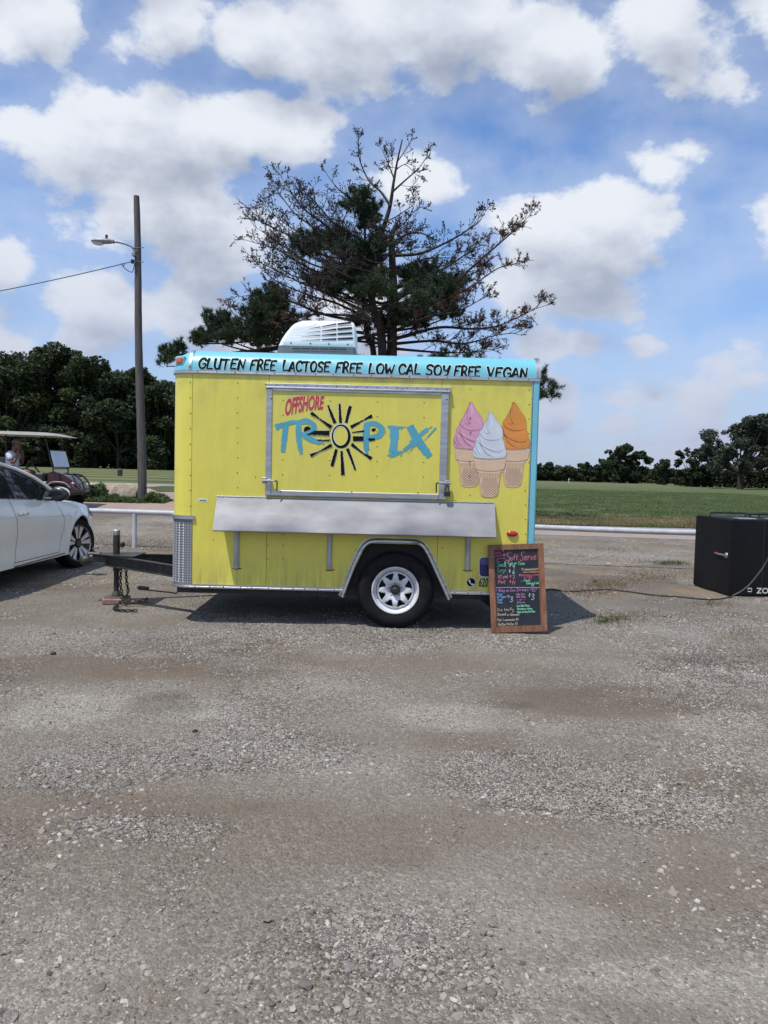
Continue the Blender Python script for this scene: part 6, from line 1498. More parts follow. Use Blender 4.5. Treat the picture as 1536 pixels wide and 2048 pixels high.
px_tree('broadleaf_tree', 1278, 902, 0, 174, 44, M_leafd, 'far tree on the right flank of the tall clump', lobes=20, leaves=8000, ls=.33, seed=57, low=.04, group='far trees beyond the lawn')
px_tree('broadleaf_tree', 1318, 936, 0, 165, 50, M_leafm, 'low bushy tree under the cedar', lobes=16, leaves=6000, ls=.32, seed=58, low=.02, group='far trees beyond the lawn')
px_tree('broadleaf_tree', 1352, 940, 0, 150, 46, M_leafm, 'small mid green tree right of the cedar', lobes=16, leaves=6000, ls=.32, seed=59, low=.02, group='far trees beyond the lawn')
def cedar_shape(k, n, rr):
    v = .35+.62*(k/n); L = [(.05, .12), (.1, .1)]; u = rr.uniform(-.5, .35)*(1-abs(v-.6)) if k % 3 else rr.uniform(-.12, .12); return u, v, rr.uniform(.08, .13)
px_tree('cedar_tree', 1331, 917, 0, 150, 44, M_leafd, 'dark windswept cedar with a spiky flat top', lobes=26, leaves=4200, ls=.30, seed=60, shape=cedar_shape, trunk=.35)
def open_shape(k, n, rr):
    v = .30+.68*((k+.5)/n); e = math.sqrt(max(.05, 1-((v-.62)/.42)**2)); u = rr.uniform(-.5, .5)*e; return u, v, rr.uniform(.07, .11)
px_tree('broadleaf_tree', 1386, 892, 0, 128, 68, M_leafd, 'dark open tree with clumped leaves left of the biggest tree', lobes=34, leaves=5200, ls=.32, seed=61, shape=open_shape, trunk=.22)
def big_shape(k, n, rr):
    v = .26+.72*((k+.5)/n)**.9; e = math.sqrt(max(.04, 1-((v-.50)/.54)**2)); u = rr.uniform(-.5, .5)*e
    if v > .8: u = rr.uniform(.0, .24)
    return u, v, rr.uniform(.055, .10)
px_tree('broadleaf_tree', 1488, 824, 0, 112, 158, M_leafg, 'biggest spreading tree at the right edge with sky showing through', lobes=84, leaves=26000, ls=.23, seed=62, shape=big_shape, trunk=.42)
px_tree('broadleaf_tree', 1558, 840, 0, 118, 110, M_leafd, 'tree cut by the right edge of the picture', lobes=40, leaves=9000, ls=.30, seed=63, shape=open_shape, trunk=.35)
px_tree('broadleaf_tree', 1640, 850, 0, 122, 120, M_leafm, 'tree just outside the right edge of the lawn view', lobes=30, leaves=6000, ls=.34, seed=64, trunk=.35)
r0 = P(1365, 970, 132); r1 = P(1620, 970, 132)
brush('shrub_thicket', r0.x, r1.x, 132, 3.6, 12000, M_leafd, 'dark shrubs under the trees at the right', 9, .32, 5)
r0 = P(1040, 960, 193); r1 = P(1370, 960, 193); brush('shrub_thicket', r0.x, r1.x, 193, 4.0, 9000, M_leafd, 'low far thicket along the end of the lawn', 10, .5, 6)

brush('far_wood', P(420, 960, 178).x, P(1045, 960, 178).x, 178, 9.0, 30000, M_leafd, 'far off wood closing the lawn behind the trailer', 14, .55, 12)
# ------------------------------------------------------------------ half dead pine behind the trailer
PY = 25.0
C8 = lambda x, y: (300+x/1.873, 260+y/1.873)
def pp(x, y, d=0.0):
    q = C8(x, y); return P(q[0], q[1], PY+d)
base = pp(890, 830); pzz = gz(base.x, PY)
pine = empty('pine_tree', (base.x, PY, pzz), 'tall half dead pine behind the trailer with bare cone hung branches and green lower clumps', 'pine tree')
M_pbark = material('pine_bark', (.060, .046, .040), .95, c2=(.026, .021, .020), nscale=5, stretch=(4, 4, 1), ndetail=7, bump=.7, bscale=16, bdist=.03)
M_twig = material('pine_twig', (.045, .038, .036), .9, c2=(.026, .022, .022), nscale=2)
M_needle = leafmat('pine_needles', (.060, .088, .042), (.034, .056, .030), .15, .45); M_brown = leafmat('dead_needles', (.17, .095, .055), (.10, .06, .04), .15, .4)
M_cone_ = material('pine_cone', (.050, .036, .028), .9, c2=(.028, .02, .017), nscale=4)
tr = MB()
def q3(pts): return smooth([tuple(p) for p in pts], 5)
g0 = Vector((base.x+.15, PY, pzz-.3))
trunkA = q3([g0, pp(905, 900), pp(908, 700, .1), pp(912, 600, .1), pp(908, 500), pp(905, 440, -.05), pp(906, 395, -.1), pp(924, 352, -.1)])
trunkB = q3([g0+Vector((-.15, 0, .6)), pp(870, 800, -.2), pp(835, 660, -.3), pp(828, 540, -.2), pp(850, 440, 0), pp(880, 350, .1), pp(900, 280, .1), pp(912, 200, 0), pp(926, 120, 0), pp(945, 35, 0)])
trunkC = q3([g0+Vector((-.2, 0, .5)), pp(840, 860, .3), pp(815, 780, .4), pp(800, 640, .5), pp(795, 500, .4), pp(805, 400, .3), pp(800, 270, .2)])
def taper(a, b, n): return [a+(b-a)*(i/(n-1))**.8 for i in range(n)]
tr.tube(trunkA, taper(.20, .065, len(trunkA)), 10); tr.tube(trunkB, taper(.17, .018, len(trunkB)), 9); tr.tube(trunkC, taper(.12, .03, len(trunkC)), 8)
for dx, dy in ((8, -20), (-6, -14), (20, -6)): a = Vector(trunkA[-1]); tr.tube([a-Vector((0, 0, .12)), a+(pp(924+dx, 352+dy)-pp(924, 352))], [.05, .006], 5)
tr.build('trunk', M_pbark, pine)
limbs = MB(); tw = MB(); cones = MB(); brown = []; green = []
rp = random.Random(4)
def cone_at(p):
    r = rp.uniform(.017, .030); d = Vector((rp.uniform(-1, 1), rp.uniform(-1, 1), rp.uniform(-1, .2))).normalized(); a = d.orthogonal().normalized()*r; b = d.cross(a).normalized()*r; p = Vector(p)
    cones.add([p-d*r*.6, p+a, p+b, p-a, p-b, p+d*r*1.5], [(0, 2, 1), (0, 3, 2), (0, 4, 3), (0, 1, 4), (5, 1, 2), (5, 2, 3), (5, 3, 4), (5, 4, 1)])
def tuft(p, d, s, lst, n=9):
    lst.append((Vector(p), Vector(d).normalized(), s, n))
def twig(p, d, L, r, depth, mode, dens=1.0):
    """mode: 0 bare with cones, 1 brown tufts, 2 green"""
    d = d.normalized(); pts = [p]; q = p.copy(); dd = d.copy(); n = 3 if depth else 4
    for i in range(n):
        dd = (dd+Vector((rp.gauss(0, .16), rp.gauss(0, .16), rp.gauss(.04, .14)))).normalized(); q = q+dd*L/n; pts.append(q.copy())
    tw.tube(pts, [max(.0070, r*(1-.7*i/n)) for i in range(n+1)], 3 if depth < 2 else 4, cap=False)
    if depth > 0:
        k = int(rp.uniform(3.6, 6.4)*dens)
        for _ in range(k):
            t = rp.uniform(.3, 1.0); i = min(n-1, int(t*n)); b = pts[i].lerp(pts[i+1], t*n-i) if t < 1 else pts[-1]
            nd = (dd*.75+Vector((rp.gauss(0, .55), rp.gauss(0, .55), rp.gauss(.12, .42)))); twig(b, nd, L*rp.uniform(.42, .68), r*.62, depth-1, mode, dens)
    e = pts[-1]
    if depth <= 1:
        if mode == 0:
            if rp.random() < .62: cone_at(e)
            if rp.random() < .2: cone_at(pts[-2])
            if rp.random() < .04: tuft(e, dd, .09, brown, 5)
        elif mode == 1:
            if rp.random() < .45: cone_at(e)
            if rp.random() < .55: tuft(e, dd, rp.uniform(.07, .13), brown, 8)
            if rp.random() < .15: tuft(pts[1], dd, .10, brown, 6)
        else:
            tuft(e, dd, rp.uniform(.13, .19), green, 15); tuft(pts[-2], dd, .15, green, 11)
def limb(pts, r0, r1, mode, spacing=.26, tl=.75, tstart=.25, depth=2, dens=1.0, modeend=None):
    P_ = [Vector(p) for p in q3(pts)]; limbs.tube(P_, taper(r0, r1, len(P_)), 6)
    L = 0; acc = 0; tot = sum((b-a).length for a, b in zip(P_[:-1], P_[1:]))
    for a, b in zip(P_[:-1], P_[1:]):
        L += (b-a).length; acc += (b-a).length
        while acc > spacing:
            acc -= spacing; t = L/tot
            if t < tstart: continue
            dd = (b-a).normalized(); side = Vector((rp.gauss(0, .55), rp.gauss(0, .6), rp.gauss(.30, .5)))
            mm = mode if modeend is None or t < .55 else modeend
            twig(b, dd*.75+side, tl*(1.15-.5*t)*rp.uniform(.6, 1.15), r1*1.3, depth if rp.random() < .75 else 1, mm, dens)
    twig(P_[-1], (P_[-1]-P_[-2]), tl*.6, r1, depth, mode if modeend is None else modeend, dens)
S_ = .0062
# bare crown
limb([pp(900, 285), pp(865, 232, .2), pp(820, 190, .4), pp(785, 110, .5), pp(780, 50, .5)], .05, .010, 0, .30, .62, .2)
limb([pp(908, 232), pp(960, 185, -.3), pp(1000, 150, -.4), pp(1032, 108, -.4)], .035, .008, 0, .28, .6, .15)
limb([pp(915, 185), pp(890, 120, .4), pp(868, 70, .5)], .028, .007, 0, .28, .55, .2)
limb([pp(926, 120), pp(960, 70, -.3), pp(975, 48, -.4)], .02, .006, 0, .26, .5, .1)
limb([pp(920, 150), pp(955, 130, .6), pp(990, 160, .8)], .02, .006, 0, .26, .5, .1)
limb([pp(850, 345), pp(800, 300, -.4), pp(740, 250, -.6), pp(700, 215, -.7), pp(668, 175, -.7)], .045, .008, 0, .36, .6, .3)
limb([pp(880, 345), pp(930, 320, .3), pp(990, 275, .5), pp(985, 245, .6)], .025, .006, 0, .32, .5, .3)
limb([pp(890, 400), pp(950, 350, .5), pp(1000, 295, .7)], .03, .008, 0, .32, .5, .3)
# left fan of dead branches
limb([pp(830, 520), pp(750, 440, -.5), pp(650, 350, -.9), pp(570, 290, -1.1), pp(510, 200, -1.2)], .07, .010, 0, .20, .85, .25)
limb([pp(820, 560), pp(720, 470, .4), pp(620, 370, .8), pp(540, 310, 1.0), pp(462, 205, 1.1)], .065, .010, 0, .20, .85, .25)
limb([pp(815, 600), pp(700, 500, -.2), pp(600, 440, -.5), pp(500, 385, -.6), pp(408, 340, -.7)], .065, .010, 0, .20, .85, .25)
limb([pp(810, 640), pp(690, 560, .8), pp(580, 510, 1.2), pp(480, 450, 1.5), pp(378, 418, 1.6)], .06, .010, 0, .20, .85, .25)
limb([pp(805, 680), pp(680, 620, -1.), pp(560, 570, -1.4), pp(420, 500, -1.7)], .06, .010, 0, .20, .85, .25)
limb([pp(805, 700), pp(700, 650, .2), pp(600, 620, .4), pp(480, 570, .6), pp(430, 530, .7)], .055, .010, 0, .22, .8, .25)
limb([pp(840, 480), pp(760, 420, 1.), pp(680, 340, 1.3), pp(610, 260, 1.4), pp(600, 250, 1.4)], .05, .010, 0, .22, .8, .3)
limb([pp(800, 420), pp(740, 380, -.6), pp(660, 330, -.9), pp(580, 250, -1.)], .04, .010, 0, .24, .7, .3)
limb([pp(820, 540), pp(720, 480, 1.6), pp(620, 420, 2.2), pp(520, 360, 2.6), pp(440, 300, 2.8)], .05, .009, 0, .20, .85, .25)
limb([pp(815, 590), pp(700, 530, -1.6), pp(600, 500, -2.3), pp(480, 420, -2.8), pp(420, 380, -2.9)], .05, .009, 0, .20, .85, .25)
limb([pp(810, 660), pp(700, 600, -.6), pp(600, 560, -.9), pp(520, 540, -1.), pp(450, 480, -1.1)], .05, .009, 0, .20, .8, .25)
# low left, brown tipped
limb([pp(800, 720), pp(650, 690, -.6), pp(520, 640, -.9), pp(400, 620, -1.), pp(365, 620, -1.)], .06, .010, 1, .24, .7, .3)
limb([pp(800, 760), pp(600, 740, .6), pp(420, 730, .9), pp(330, 700, 1.), pp(302, 672, 1.)], .06, .010, 1, .26, .6, .3)
limb([pp(800, 700), pp(620, 690, -1.4), pp(500, 720, -1.6)], .05, .010, 1, .24, .7, .2)
# right side
limb([pp(915, 470), pp(1000, 465, -.3), pp(1060, 445, -.5), pp(1150, 400, -.7), pp(1225, 350, -.8), pp(1245, 325, -.8)], .06, .010, 0, .26, .65, .35)
limb([pp(912, 420), pp(960, 392, .2), pp(1010, 385, .3), pp(1056, 404, .3)], .045, .02, 0, .6, .4, .6, 1)
limb([pp(912, 440), pp(950, 400, -.3), pp(1000, 378, -.5)], .03, .012, 0, .5, .35, .5, 1)
limb([pp(915, 620), pp(1020, 600, -.6), pp(1120, 590, -.9), pp(1200, 520, -1.1), pp(1280, 450, -1.2), pp(1350, 390, -1.3), pp(1400, 348, -1.3)], .075, .010, 1, .19, .72, .3, modeend=1)
limb([pp(915, 590), pp(1000, 560, .6), pp(1100, 520, 1.), pp(1190, 460, 1.2), pp(1240, 430, 1.3)], .06, .010, 1, .22, .7, .3)
limb([pp(912, 540), pp(980, 500, .8), pp(1060, 480, 1.2), pp(1160, 480, 1.5)], .05, .010, 0, .24, .7, .25)
limb([pp(915, 700), pp(1050, 650, .5), pp(1180, 600, .8), pp(1300, 520, 1.), pp(1370, 500, 1.1)], .06, .010, 1, .22, .7, .4)
limb([pp(925, 780), pp(1080, 740, -.8), pp(1200, 745, -1.1), pp(1300, 735, -1.2), pp(1390, 695, -1.2), pp(1448, 668, -1.3)], .06, .010, 1, .20, .68, .3)
limb([pp(925, 800), pp(1060, 790, .8), pp(1180, 800, 1.), pp(1290, 770, 1.2), pp(1370, 760, 1.2)], .06, .010, 1, .20, .7, .25)
limb([pp(925, 820), pp(1040, 830, 0), pp(1150, 835, -.3), pp(1250, 825, -.5)], .055, .010, 1, .18, .75, .2)
limb([pp(925, 750), pp(1040, 700, -1.5), pp(1150, 680, -1.8), pp(1230, 640, -2.)], .055, .010, 1, .22, .7, .25)
for k in range(14):                              # inner bare sticks round the trunks
    y = 330+k*36; sx = rp.choice((-1, 1)); x0 = 905 if rp.random() < .6 else 835; limb([pp(x0, y+20), pp(x0+sx*60, y-5, rp.uniform(-.8, .8)), pp(x0+sx*rp.uniform(110, 170), y-rp.uniform(5, 50), rp.uniform(-1.5, 1.5))], .03, .008, 0, .3, .5, .3, 1)
# towards and away from the viewer
for k in range(12):
    y = 420+k*32; s = 1 if k % 2 else -1; x0 = 870; limb([pp(x0, y+20), pp(x0+rp.uniform(-60, 60), y-10, s*1.3), pp(x0+rp.uniform(-150, 150), y-40, s*rp.uniform(2.2, 3.4))], .05, .01, 2 if 5 < k and rp.random() < .7 else 0, .3, .7, .3)
# green clumps (crop centre, radii)
GRN = [(800, 262, 24, 22), (775, 310, 34, 30), (825, 330, 26, 34), (815, 365, 34, 26), (640, 430, 38, 26), (700, 420, 36, 24), (560, 440, 34, 22), (600, 470, 40, 24), (730, 470, 44, 28), (800, 480, 46, 30), (860, 455, 34, 28), (760, 530, 50, 30),
       (690, 540, 40, 26), (820, 560, 50, 34), (740, 590, 56, 34), (620, 590, 36, 22), (800, 630, 44, 30), (690, 610, 40, 24), (960, 560, 36, 28), (1030, 545, 44, 32), (1000, 590, 50, 30), (1070, 610, 60, 34), (1140, 600, 44, 30), (1110, 650, 60, 34), (1030, 650, 50, 32), (1120, 700, 50, 30), (980, 690, 56, 34), (930, 720, 50, 34), (1000, 740, 40, 24), (880, 740, 36, 26),
       (430, 660, 50, 34), (470, 690, 48, 36), (400, 700, 46, 30), (480, 640, 30, 24), (440, 740, 56, 34), (370, 760, 56, 34), (510, 740, 40, 30), (260, 740, 42, 28), (230, 790, 58, 30), (300, 790, 60, 32), (180, 800, 24, 16), (390, 800, 60, 26), (260, 720, 26, 18), (70, 850, 36, 22), (60, 885, 26, 18), (110, 840, 16, 12), (470, 800, 50, 24), (560, 800, 50, 24), (650, 800, 60, 24),
       (1480, 950, 24, 30), (1500, 1000, 26, 26), (1440, 1000, 30, 40), (1390, 960, 40, 40), (700, 900, 120, 50), (1100, 900, 120, 50), (400, 900, 110, 50), (900, 960, 150, 40), (600, 980, 150, 50), (1250, 940, 100, 50), (250, 950, 110, 50)]
for (x, y, rx, ry_) in GRN:
    D = rp.uniform(-1.4, 1.4) if x > 330 else rp.uniform(-.6, .6); n = int(6+rx*ry_/72)
    if y > 880: n = int(n*.5)
    src = pp(870 if 500 < x < 1150 else (1000 if x > 1000 else 560), y+60 if y < 800 else y-40, 0)
    c0 = pp(x, y, D); limbs.tube(smooth([tuple(src), tuple(src.lerp(c0, .6)+Vector((0, 0, -.1))), tuple(c0)], 4), taper(.05, .015, 9), 5)
    for _ in range(n):
        a = rp.uniform(0, 2*math.pi); r = math.sqrt(rp.random()); p = pp(x+rx*r*math.cos(a)*.9, y+ry_*r*math.sin(a)*.9, D+rp.uniform(-.5, .5)*rx/40)
        twig(p, Vector((rp.gauss(0, .6), rp.gauss(0, .6), .7)), rp.uniform(.22, .4), .012, 1, 2)
def needle_mesh(lst, name, m, L=1.0):
    nt = sum(t[3] for t in lst); C = np.repeat(np.array([t[0] for t in lst]), [t[3] for t in lst], 0); D = np.repeat(np.array([t[1] for t in lst]), [t[3] for t in lst], 0); S = np.repeat(np.array([t[2] for t in lst]), [t[3] for t in lst])
    v = rng.normal(size=(nt, 3)); v /= np.linalg.norm(v, axis=1)[:, None]; d = v+D*.55; d /= np.linalg.norm(d, axis=1)[:, None]
    w = np.cross(d, rng.normal(size=(nt, 3))); w /= np.linalg.norm(w, axis=1)[:, None]; s = (S*rng.uniform(.7, 1.15, nt)*L)[:, None]; b = C+D*rng.uniform(-.06, .02, nt)[:, None]
    V = np.stack([b-w*.011, b+w*.011, b+d*s], 1).reshape(-1, 3)-np.array(ORG[pine.name])[None, :]
    me = bpy.data.meshes.new(name); me.vertices.add(nt*3); me.vertices.foreach_set('co', V.ravel()); me.loops.add(nt*3); me.polygons.add(nt); me.loops.foreach_set('vertex_index', np.arange(nt*3)); me.polygons.foreach_set('loop_start', np.arange(nt)*3); me.update(calc_edges=True); me.materials.append(m)
    o = bpy.data.objects.new(name, me); col.objects.link(o); o.parent = pine; o['kind'] = 'stuff'; return o
limbs.build('branches', M_pbark, pine); o = tw.build('twigs', M_twig, pine, smooth=0); o['kind'] = 'stuff'; o = cones.build('cones', M_cone_, pine, smooth=0); o['kind'] = 'stuff'
needle_mesh(green, 'crown', M_needle); needle_mesh(brown, 'dead_needles', M_brown)
print('pine', len(tw.f), len(cones.f), len(green), len(brown))

# ------------------------------------------------------------------ limestone boulders and weeds by the pole
M_lime = material('limestone', (.44, .38, .30), .9, c2=(.27, .21, .15), nscale=2.6, ndetail=10, lo=.38, hi=.66, bump=.8, bscale=5, bdist=.08)
def boulder(c, s, label, seed):
    rr = random.Random(seed); m = MB(); cuts = [(Vector((rr.gauss(0, 1), rr.gauss(0, 1), rr.gauss(.2, .8))).normalized(), rr.uniform(.62, .9)) for _ in range(11)]
    def fn(q):
        u = Vector((q.x/s[0], q.y/s[1], q.z/s[2]))
        for n, d in cuts:
            k = u.dot(n)-d
            if k > 0: u = u-n*k*.92
        u *= 1+.10*(fbm(np.array([u.x*2+seed]), np.array([u.z*2+u.y]), 4, seed)[0]-.5); return Vector((u.x*s[0], u.y*s[1], u.z*s[2]))
    m.ell(c, s, 34, 22, fn=fn); o = m.build('limestone_boulder', M_lime, None, smooth=28); tag(o, label, 'boulder', 'limestone boulders by the pole'); return o
def gp_(px, Y, z=0): q = P(px, 1000, Y); return (q.x, Y, gz(q.x, Y)+z)
boulder(gp_(252, 22.5, .12), (.52, .34, .40), 'pale angular limestone boulder just left of the utility pole', 3)
boulder(gp_(183, 22.9, .14), (.48, .35, .42), 'browner limestone boulder behind the golf cart front wheel', 5)
boulder(gp_(303, 22.9, .08), (.26, .22, .30), 'small flat limestone block just right of the utility pole', 8)
M_weed = leafmat('weed_leaves', (.120, .165, .060), (.070, .105, .040), .35, .5)
def weeds(px0, px1, Y, h, n, label, m=M_weed, ls=.040, dep=.9, seed=0, name='weeds'):
    rg = np.random.default_rng(seed); a = P(px0, 1000, Y).x; b = P(px1, 1000, Y).x; X = rg.uniform(a, b, n); YY = Y+rg.uniform(-dep/2, dep/2, n)
    env = np.clip(1-np.abs((X-(a+b)/2)/((b-a)/2))**2.2, 0, 1); H = h*env*(.35+fbm(X*3, YY*3, 3, seed)); Z = terr(X, YY)+H*rg.uniform(0, 1, n)
    o = leaf_mesh(name, np.stack([X, YY, Z], 1), rg.uniform(.6, 1.5, n)*ls, np.tile([0, -.2, .8], (n, 1)), m, elong=4.5); tag(o, label, None, kind='stuff'); return o
weeds(178, 207, 22.35, .58, 4200, 'tall green weeds between the two boulders', seed=1); weeds(156, 300, 22.0, .11, 6500, 'low weeds round the boulders', seed=2, dep=1.0); weeds(290, 334, 22.1, .26, 4200, 'bushy weeds right of the utility pole', seed=3); weeds(214, 236, 22.05, .2, 1400, 'weeds in front of the pale boulder', seed=4)
# planting bed under them, and the little grass island in the walk
def island(name, px, Y, rx, ry_, m, seed):
    c = P(px, 1000, Y); mb = MB(); n = 40; vs = [(c.x, c.y, gz(c.x, c.y)+.035)]
    for k in range(n):
        a = 2*math.pi*k/n; r = 1+.12*math.sin(a*3+seed)+.06*math.sin(a*7); x, y = c.x+rx*r*math.cos(a), c.y+ry_*r*math.sin(a); vs.append((x, y, gz(x, y)+.028))
    mb.add(vs, [(0, 1+k, 1+(k+1) % n) for k in range(n)]); o = mb.build(name, m, None); tag(o, kind='structure'); return o
island('planting_bed', 238, 22.6, 1.55, .75, material('bed_soil', (.13, .105, .08), .95, c2=(.08, .085, .04), nscale=4, bump=.6), 1); island('grass_island', 352, 28.3, 1.5, 1.7, M_lawn, 2)
# black tee marker post on the far fairway, pale marker at the lawn end
q = P(240, 956, 46.0); m = MB(); m.bbox((q.x-.13, 45.9, gz(q.x, 46)+.02), (q.x+.13, 46.1, gz(q.x, 46)+.42), .03); m.bbox((q.x-.09, 45.93, gz(q.x, 46)+.42), (q.x+.09, 46.07, gz(q.x, 46)+.48), .02); o = m.build('tee_marker', M_black, None); tag(o, 'small black tee marker box on the lawn left of the pole', 'marker')
q = P(1138, 958, 150.0); z = gz(q.x, 150); m = MB(); m.lathe([(.06, 0), (.06, .5), (.10, .55), (.10, .8), (0, .85)], (q.x, 150, z), 'Z', 10); o = m.build('yardage_post', M_white, None); tag(o, 'tiny white post at the far end of the lawn', 'post')

# ------------------------------------------------------------------ loose gravel
def gravel_nodes():
    g = bpy.data.node_groups.new('pebble_patches', 'GeometryNodeTree')
    g.interface.new_socket('Geometry', in_out='INPUT', socket_type='NodeSocketGeometry'); g.interface.new_socket('Geometry', in_out='OUTPUT', socket_type='NodeSocketGeometry')
    N = g.nodes; L = g.links; gi = N.new('NodeGroupInput'); go = N.new('NodeGroupOutput')
    circ = N.new('GeometryNodeMeshCircle'); circ.fill_type = 'TRIANGLE_FAN'; circ.inputs['Radius'].default_value = .10; circ.inputs['Vertices'].default_value = 12
    ds = N.new('GeometryNodeDistributePointsOnFaces'); ds.inputs['Density'].default_value = 1700; L.new(circ.outputs[0], ds.inputs['Mesh'])
    ico = N.new('GeometryNodeMeshIcoSphere'); ico.inputs['Radius'].default_value = .0042; ico.inputs['Subdivisions'].default_value = 1
    ip = N.new('GeometryNodeInstanceOnPoints'); L.new(ds.outputs['Points'], ip.inputs['Points']); L.new(ico.outputs[0], ip.inputs['Instance'])
    def rv(a, b, seed, typ='FLOAT_VECTOR'):
        r = N.new('FunctionNodeRandomValue'); r.data_type = typ
        k = {'FLOAT_VECTOR': (0, 1), 'FLOAT': (2, 3)}[typ]; r.inputs[k[0]].default_value = a; r.inputs[k[1]].default_value = b
        r.inputs['Seed'].default_value = seed; return r.outputs[0 if typ == 'FLOAT_VECTOR' else 1]
    L.new(rv((-.5, -.5, 0), (.5, .5, 6.28), 1), ip.inputs['Rotation'])
    sv = rv((.55, .55, .35), (1.7, 1.3, .95), 2)
    pw = N.new('ShaderNodeMath'); pw.operation = 'POWER'; L.new(rv(.66, 1.25, 3, 'FLOAT'), pw.inputs[0]); pw.inputs[1].default_value = 2.2
    vs = N.new('ShaderNodeVectorMath'); vs.operation = 'SCALE'; L.new(sv, vs.inputs[0]); L.new(pw.outputs[0], vs.inputs['Scale']); L.new(vs.outputs[0], ip.inputs['Scale'])
    rl = N.new('GeometryNodeRealizeInstances'); L.new(ip.outputs[0], rl.inputs[0])
    nz = N.new('ShaderNodeTexNoise'); nz.inputs['Scale'].default_value = 210; nz.inputs['Detail'].default_value = 1
    sb = N.new('ShaderNodeVectorMath'); sb.operation = 'SUBTRACT'; L.new(nz.outputs['Color'], sb.inputs[0]); sb.inputs[1].default_value = (.5, .5, .5)
    sc = N.new('ShaderNodeVectorMath'); sc.operation = 'SCALE'; L.new(sb.outputs[0], sc.inputs[0]); sc.inputs['Scale'].default_value = .0042
    sp = N.new('GeometryNodeSetPosition'); L.new(rl.outputs[0], sp.inputs['Geometry']); L.new(sc.outputs[0], sp.inputs['Offset'])
    sm = N.new('GeometryNodeSetMaterial'); L.new(sp.outputs[0], sm.inputs['Geometry']); sm.inputs['Material'].default_value = M_peb
    i2 = N.new('GeometryNodeInstanceOnPoints'); L.new(gi.outputs[0], i2.inputs['Points']); L.new(sm.outputs[0], i2.inputs['Instance'])
    L.new(rv((0, 0, 0), (0, 0, 6.28), 5), i2.inputs['Rotation'])
    na = N.new('GeometryNodeInputNamedAttribute'); na.data_type = 'FLOAT'; na.inputs['Name'].default_value = 'sc'; L.new(na.outputs[0], i2.inputs['Scale'])
    L.new(i2.outputs[0], go.inputs[0]); return g
def pebble_material():
    m = bpy.data.materials.new('pebbles'); m.use_nodes = True; nt = m.node_tree; N = nt.nodes; L = nt.links; b = N['Principled BSDF']; b.inputs['Roughness'].default_value = .9; b.inputs['Specular IOR Level'].default_value = .25
    ge = N.new('ShaderNodeNewGeometry'); rp_ = N.new('ShaderNodeValToRGB'); L.new(ge.outputs['Random Per Island'], rp_.inputs[0]); e = rp_.color_ramp.elements
    e[0].color = (.11, .095, .080, 1); e[1].color = (.52, .49, .44, 1); x = e.new(.3); x.color = (.185, .165, .142, 1); x = e.new(.6); x.color = (.27, .245, .212, 1); x = e.new(.85); x.color = (.36, .32, .27, 1)
    nz = N.new('ShaderNodeTexNoise'); nz.inputs['Scale'].default_value = 1.3; nz.inputs['Detail'].default_value = 3; L.new(ge.outputs['Position'], nz.inputs['Vector'])
    r = N.new('ShaderNodeMapRange'); L.new(nz.outputs['Fac'], r.inputs[0]); r.inputs[1].default_value = .3; r.inputs[2].default_value = .7; r.inputs[3].default_value = .82; r.inputs[4].default_value = 1.12
    v = N.new('ShaderNodeVectorMath'); v.operation = 'SCALE'; L.new(rp_.outputs[0], v.inputs[0]); L.new(r.outputs[0], v.inputs['Scale']); L.new(v.outputs[0], b.inputs['Base Color']); return m
M_peb = pebble_material()
def scatter(n, y0, y1, xm, scl, fn, name, seed):
    rg = np.random.default_rng(seed); Y = y0+(y1-y0)*rg.uniform(0, 1, n)**.8; X = rg.uniform(-1, 1, n)*(Y*.53+xm)
    keep = rg.uniform(0, 1, n) < fn(X, Y); X = X[keep]; Y = Y[keep]; Z = terr(X, Y)-.0015
    me = bpy.data.meshes.new(name); me.from_pydata(np.stack([X, Y, Z], 1).tolist(), [], []); a = me.attributes.new('sc', 'FLOAT', 'POINT'); a.data.foreach_set('value', scl*rg.uniform(.7, 1.3, len(X)))
    o = bpy.data.objects.new(name, me); col.objects.link(o); md = o.modifiers.new('pebbles', 'NODES'); md.node_group = GN; return o
GN = gravel_nodes()
fine = scatter(54000, 1.5, 18.2, .9, 1.0, lambda x, y: np.clip(.16+a_coarse(x, y)*1.0-.55*a_brown(x, y)+.15*a_light(x, y), .03, 1), 'gravel', 21)
tag(fine, 'loose grey gravel covering the parking ground', kind='stuff')
big = scatter(3000, 1.5, 17.5, .8, 2.3, lambda x, y: np.clip(.05+.5*a_coarse(x, y), 0, 1), 'coarse_gravel', 22)
tag(big, 'coarser gravel stones strewn among the fine gravel', kind='stuff')
# separate noticeable stones
M_st = [material('stone_pale', (.42, .40, .37), .9, c2=(.30, .28, .26), nscale=40, bump=.5, bscale=60, bdist=.004), material('stone_dark', (.07, .062, .056), .9, c2=(.035, .03, .028), nscale=40, bump=.5, bscale=60, bdist=.004)]
STN = [(106, 1308, 13, 1, 'dark stone lying on the gravel in front of the car'), (390, 1465, 12, 1, 'dark stone alone on the pale patch below the trailer front'), (85, 1777, 11, 0, 'pale grey stone near the lower left of the gravel'), (1465, 1777, 13, 0, 'white square stone near the lower right edge'),
       (818, 1591, 11, 0, 'pale stone on the gravel below the trailer wheel'), (917, 1876, 11, 0, 'pale pebble pair, left one, in the lower middle'), (932, 1931, 12, 0, 'rounded pale stone low in the middle'), (967, 1596, 12, 0, 'flat pale stone below the menu board'), (1478, 1543, 11, 0, 'whitish stone at the right edge below the case'), (1432, 1610, 9, 0, 'upright pale chip on the right gravel'),
       (1217, 1130, 12, 0, 'white stone by the gravel line right of the board'), (1190, 1166, 11, 1, 'dark clod on the ground above the cord'), (1252, 1129, 8, 0, 'small pale stone beside the green weed tuft'), (1417, 1200, 9, 0, 'stone touching the cord near the case')]
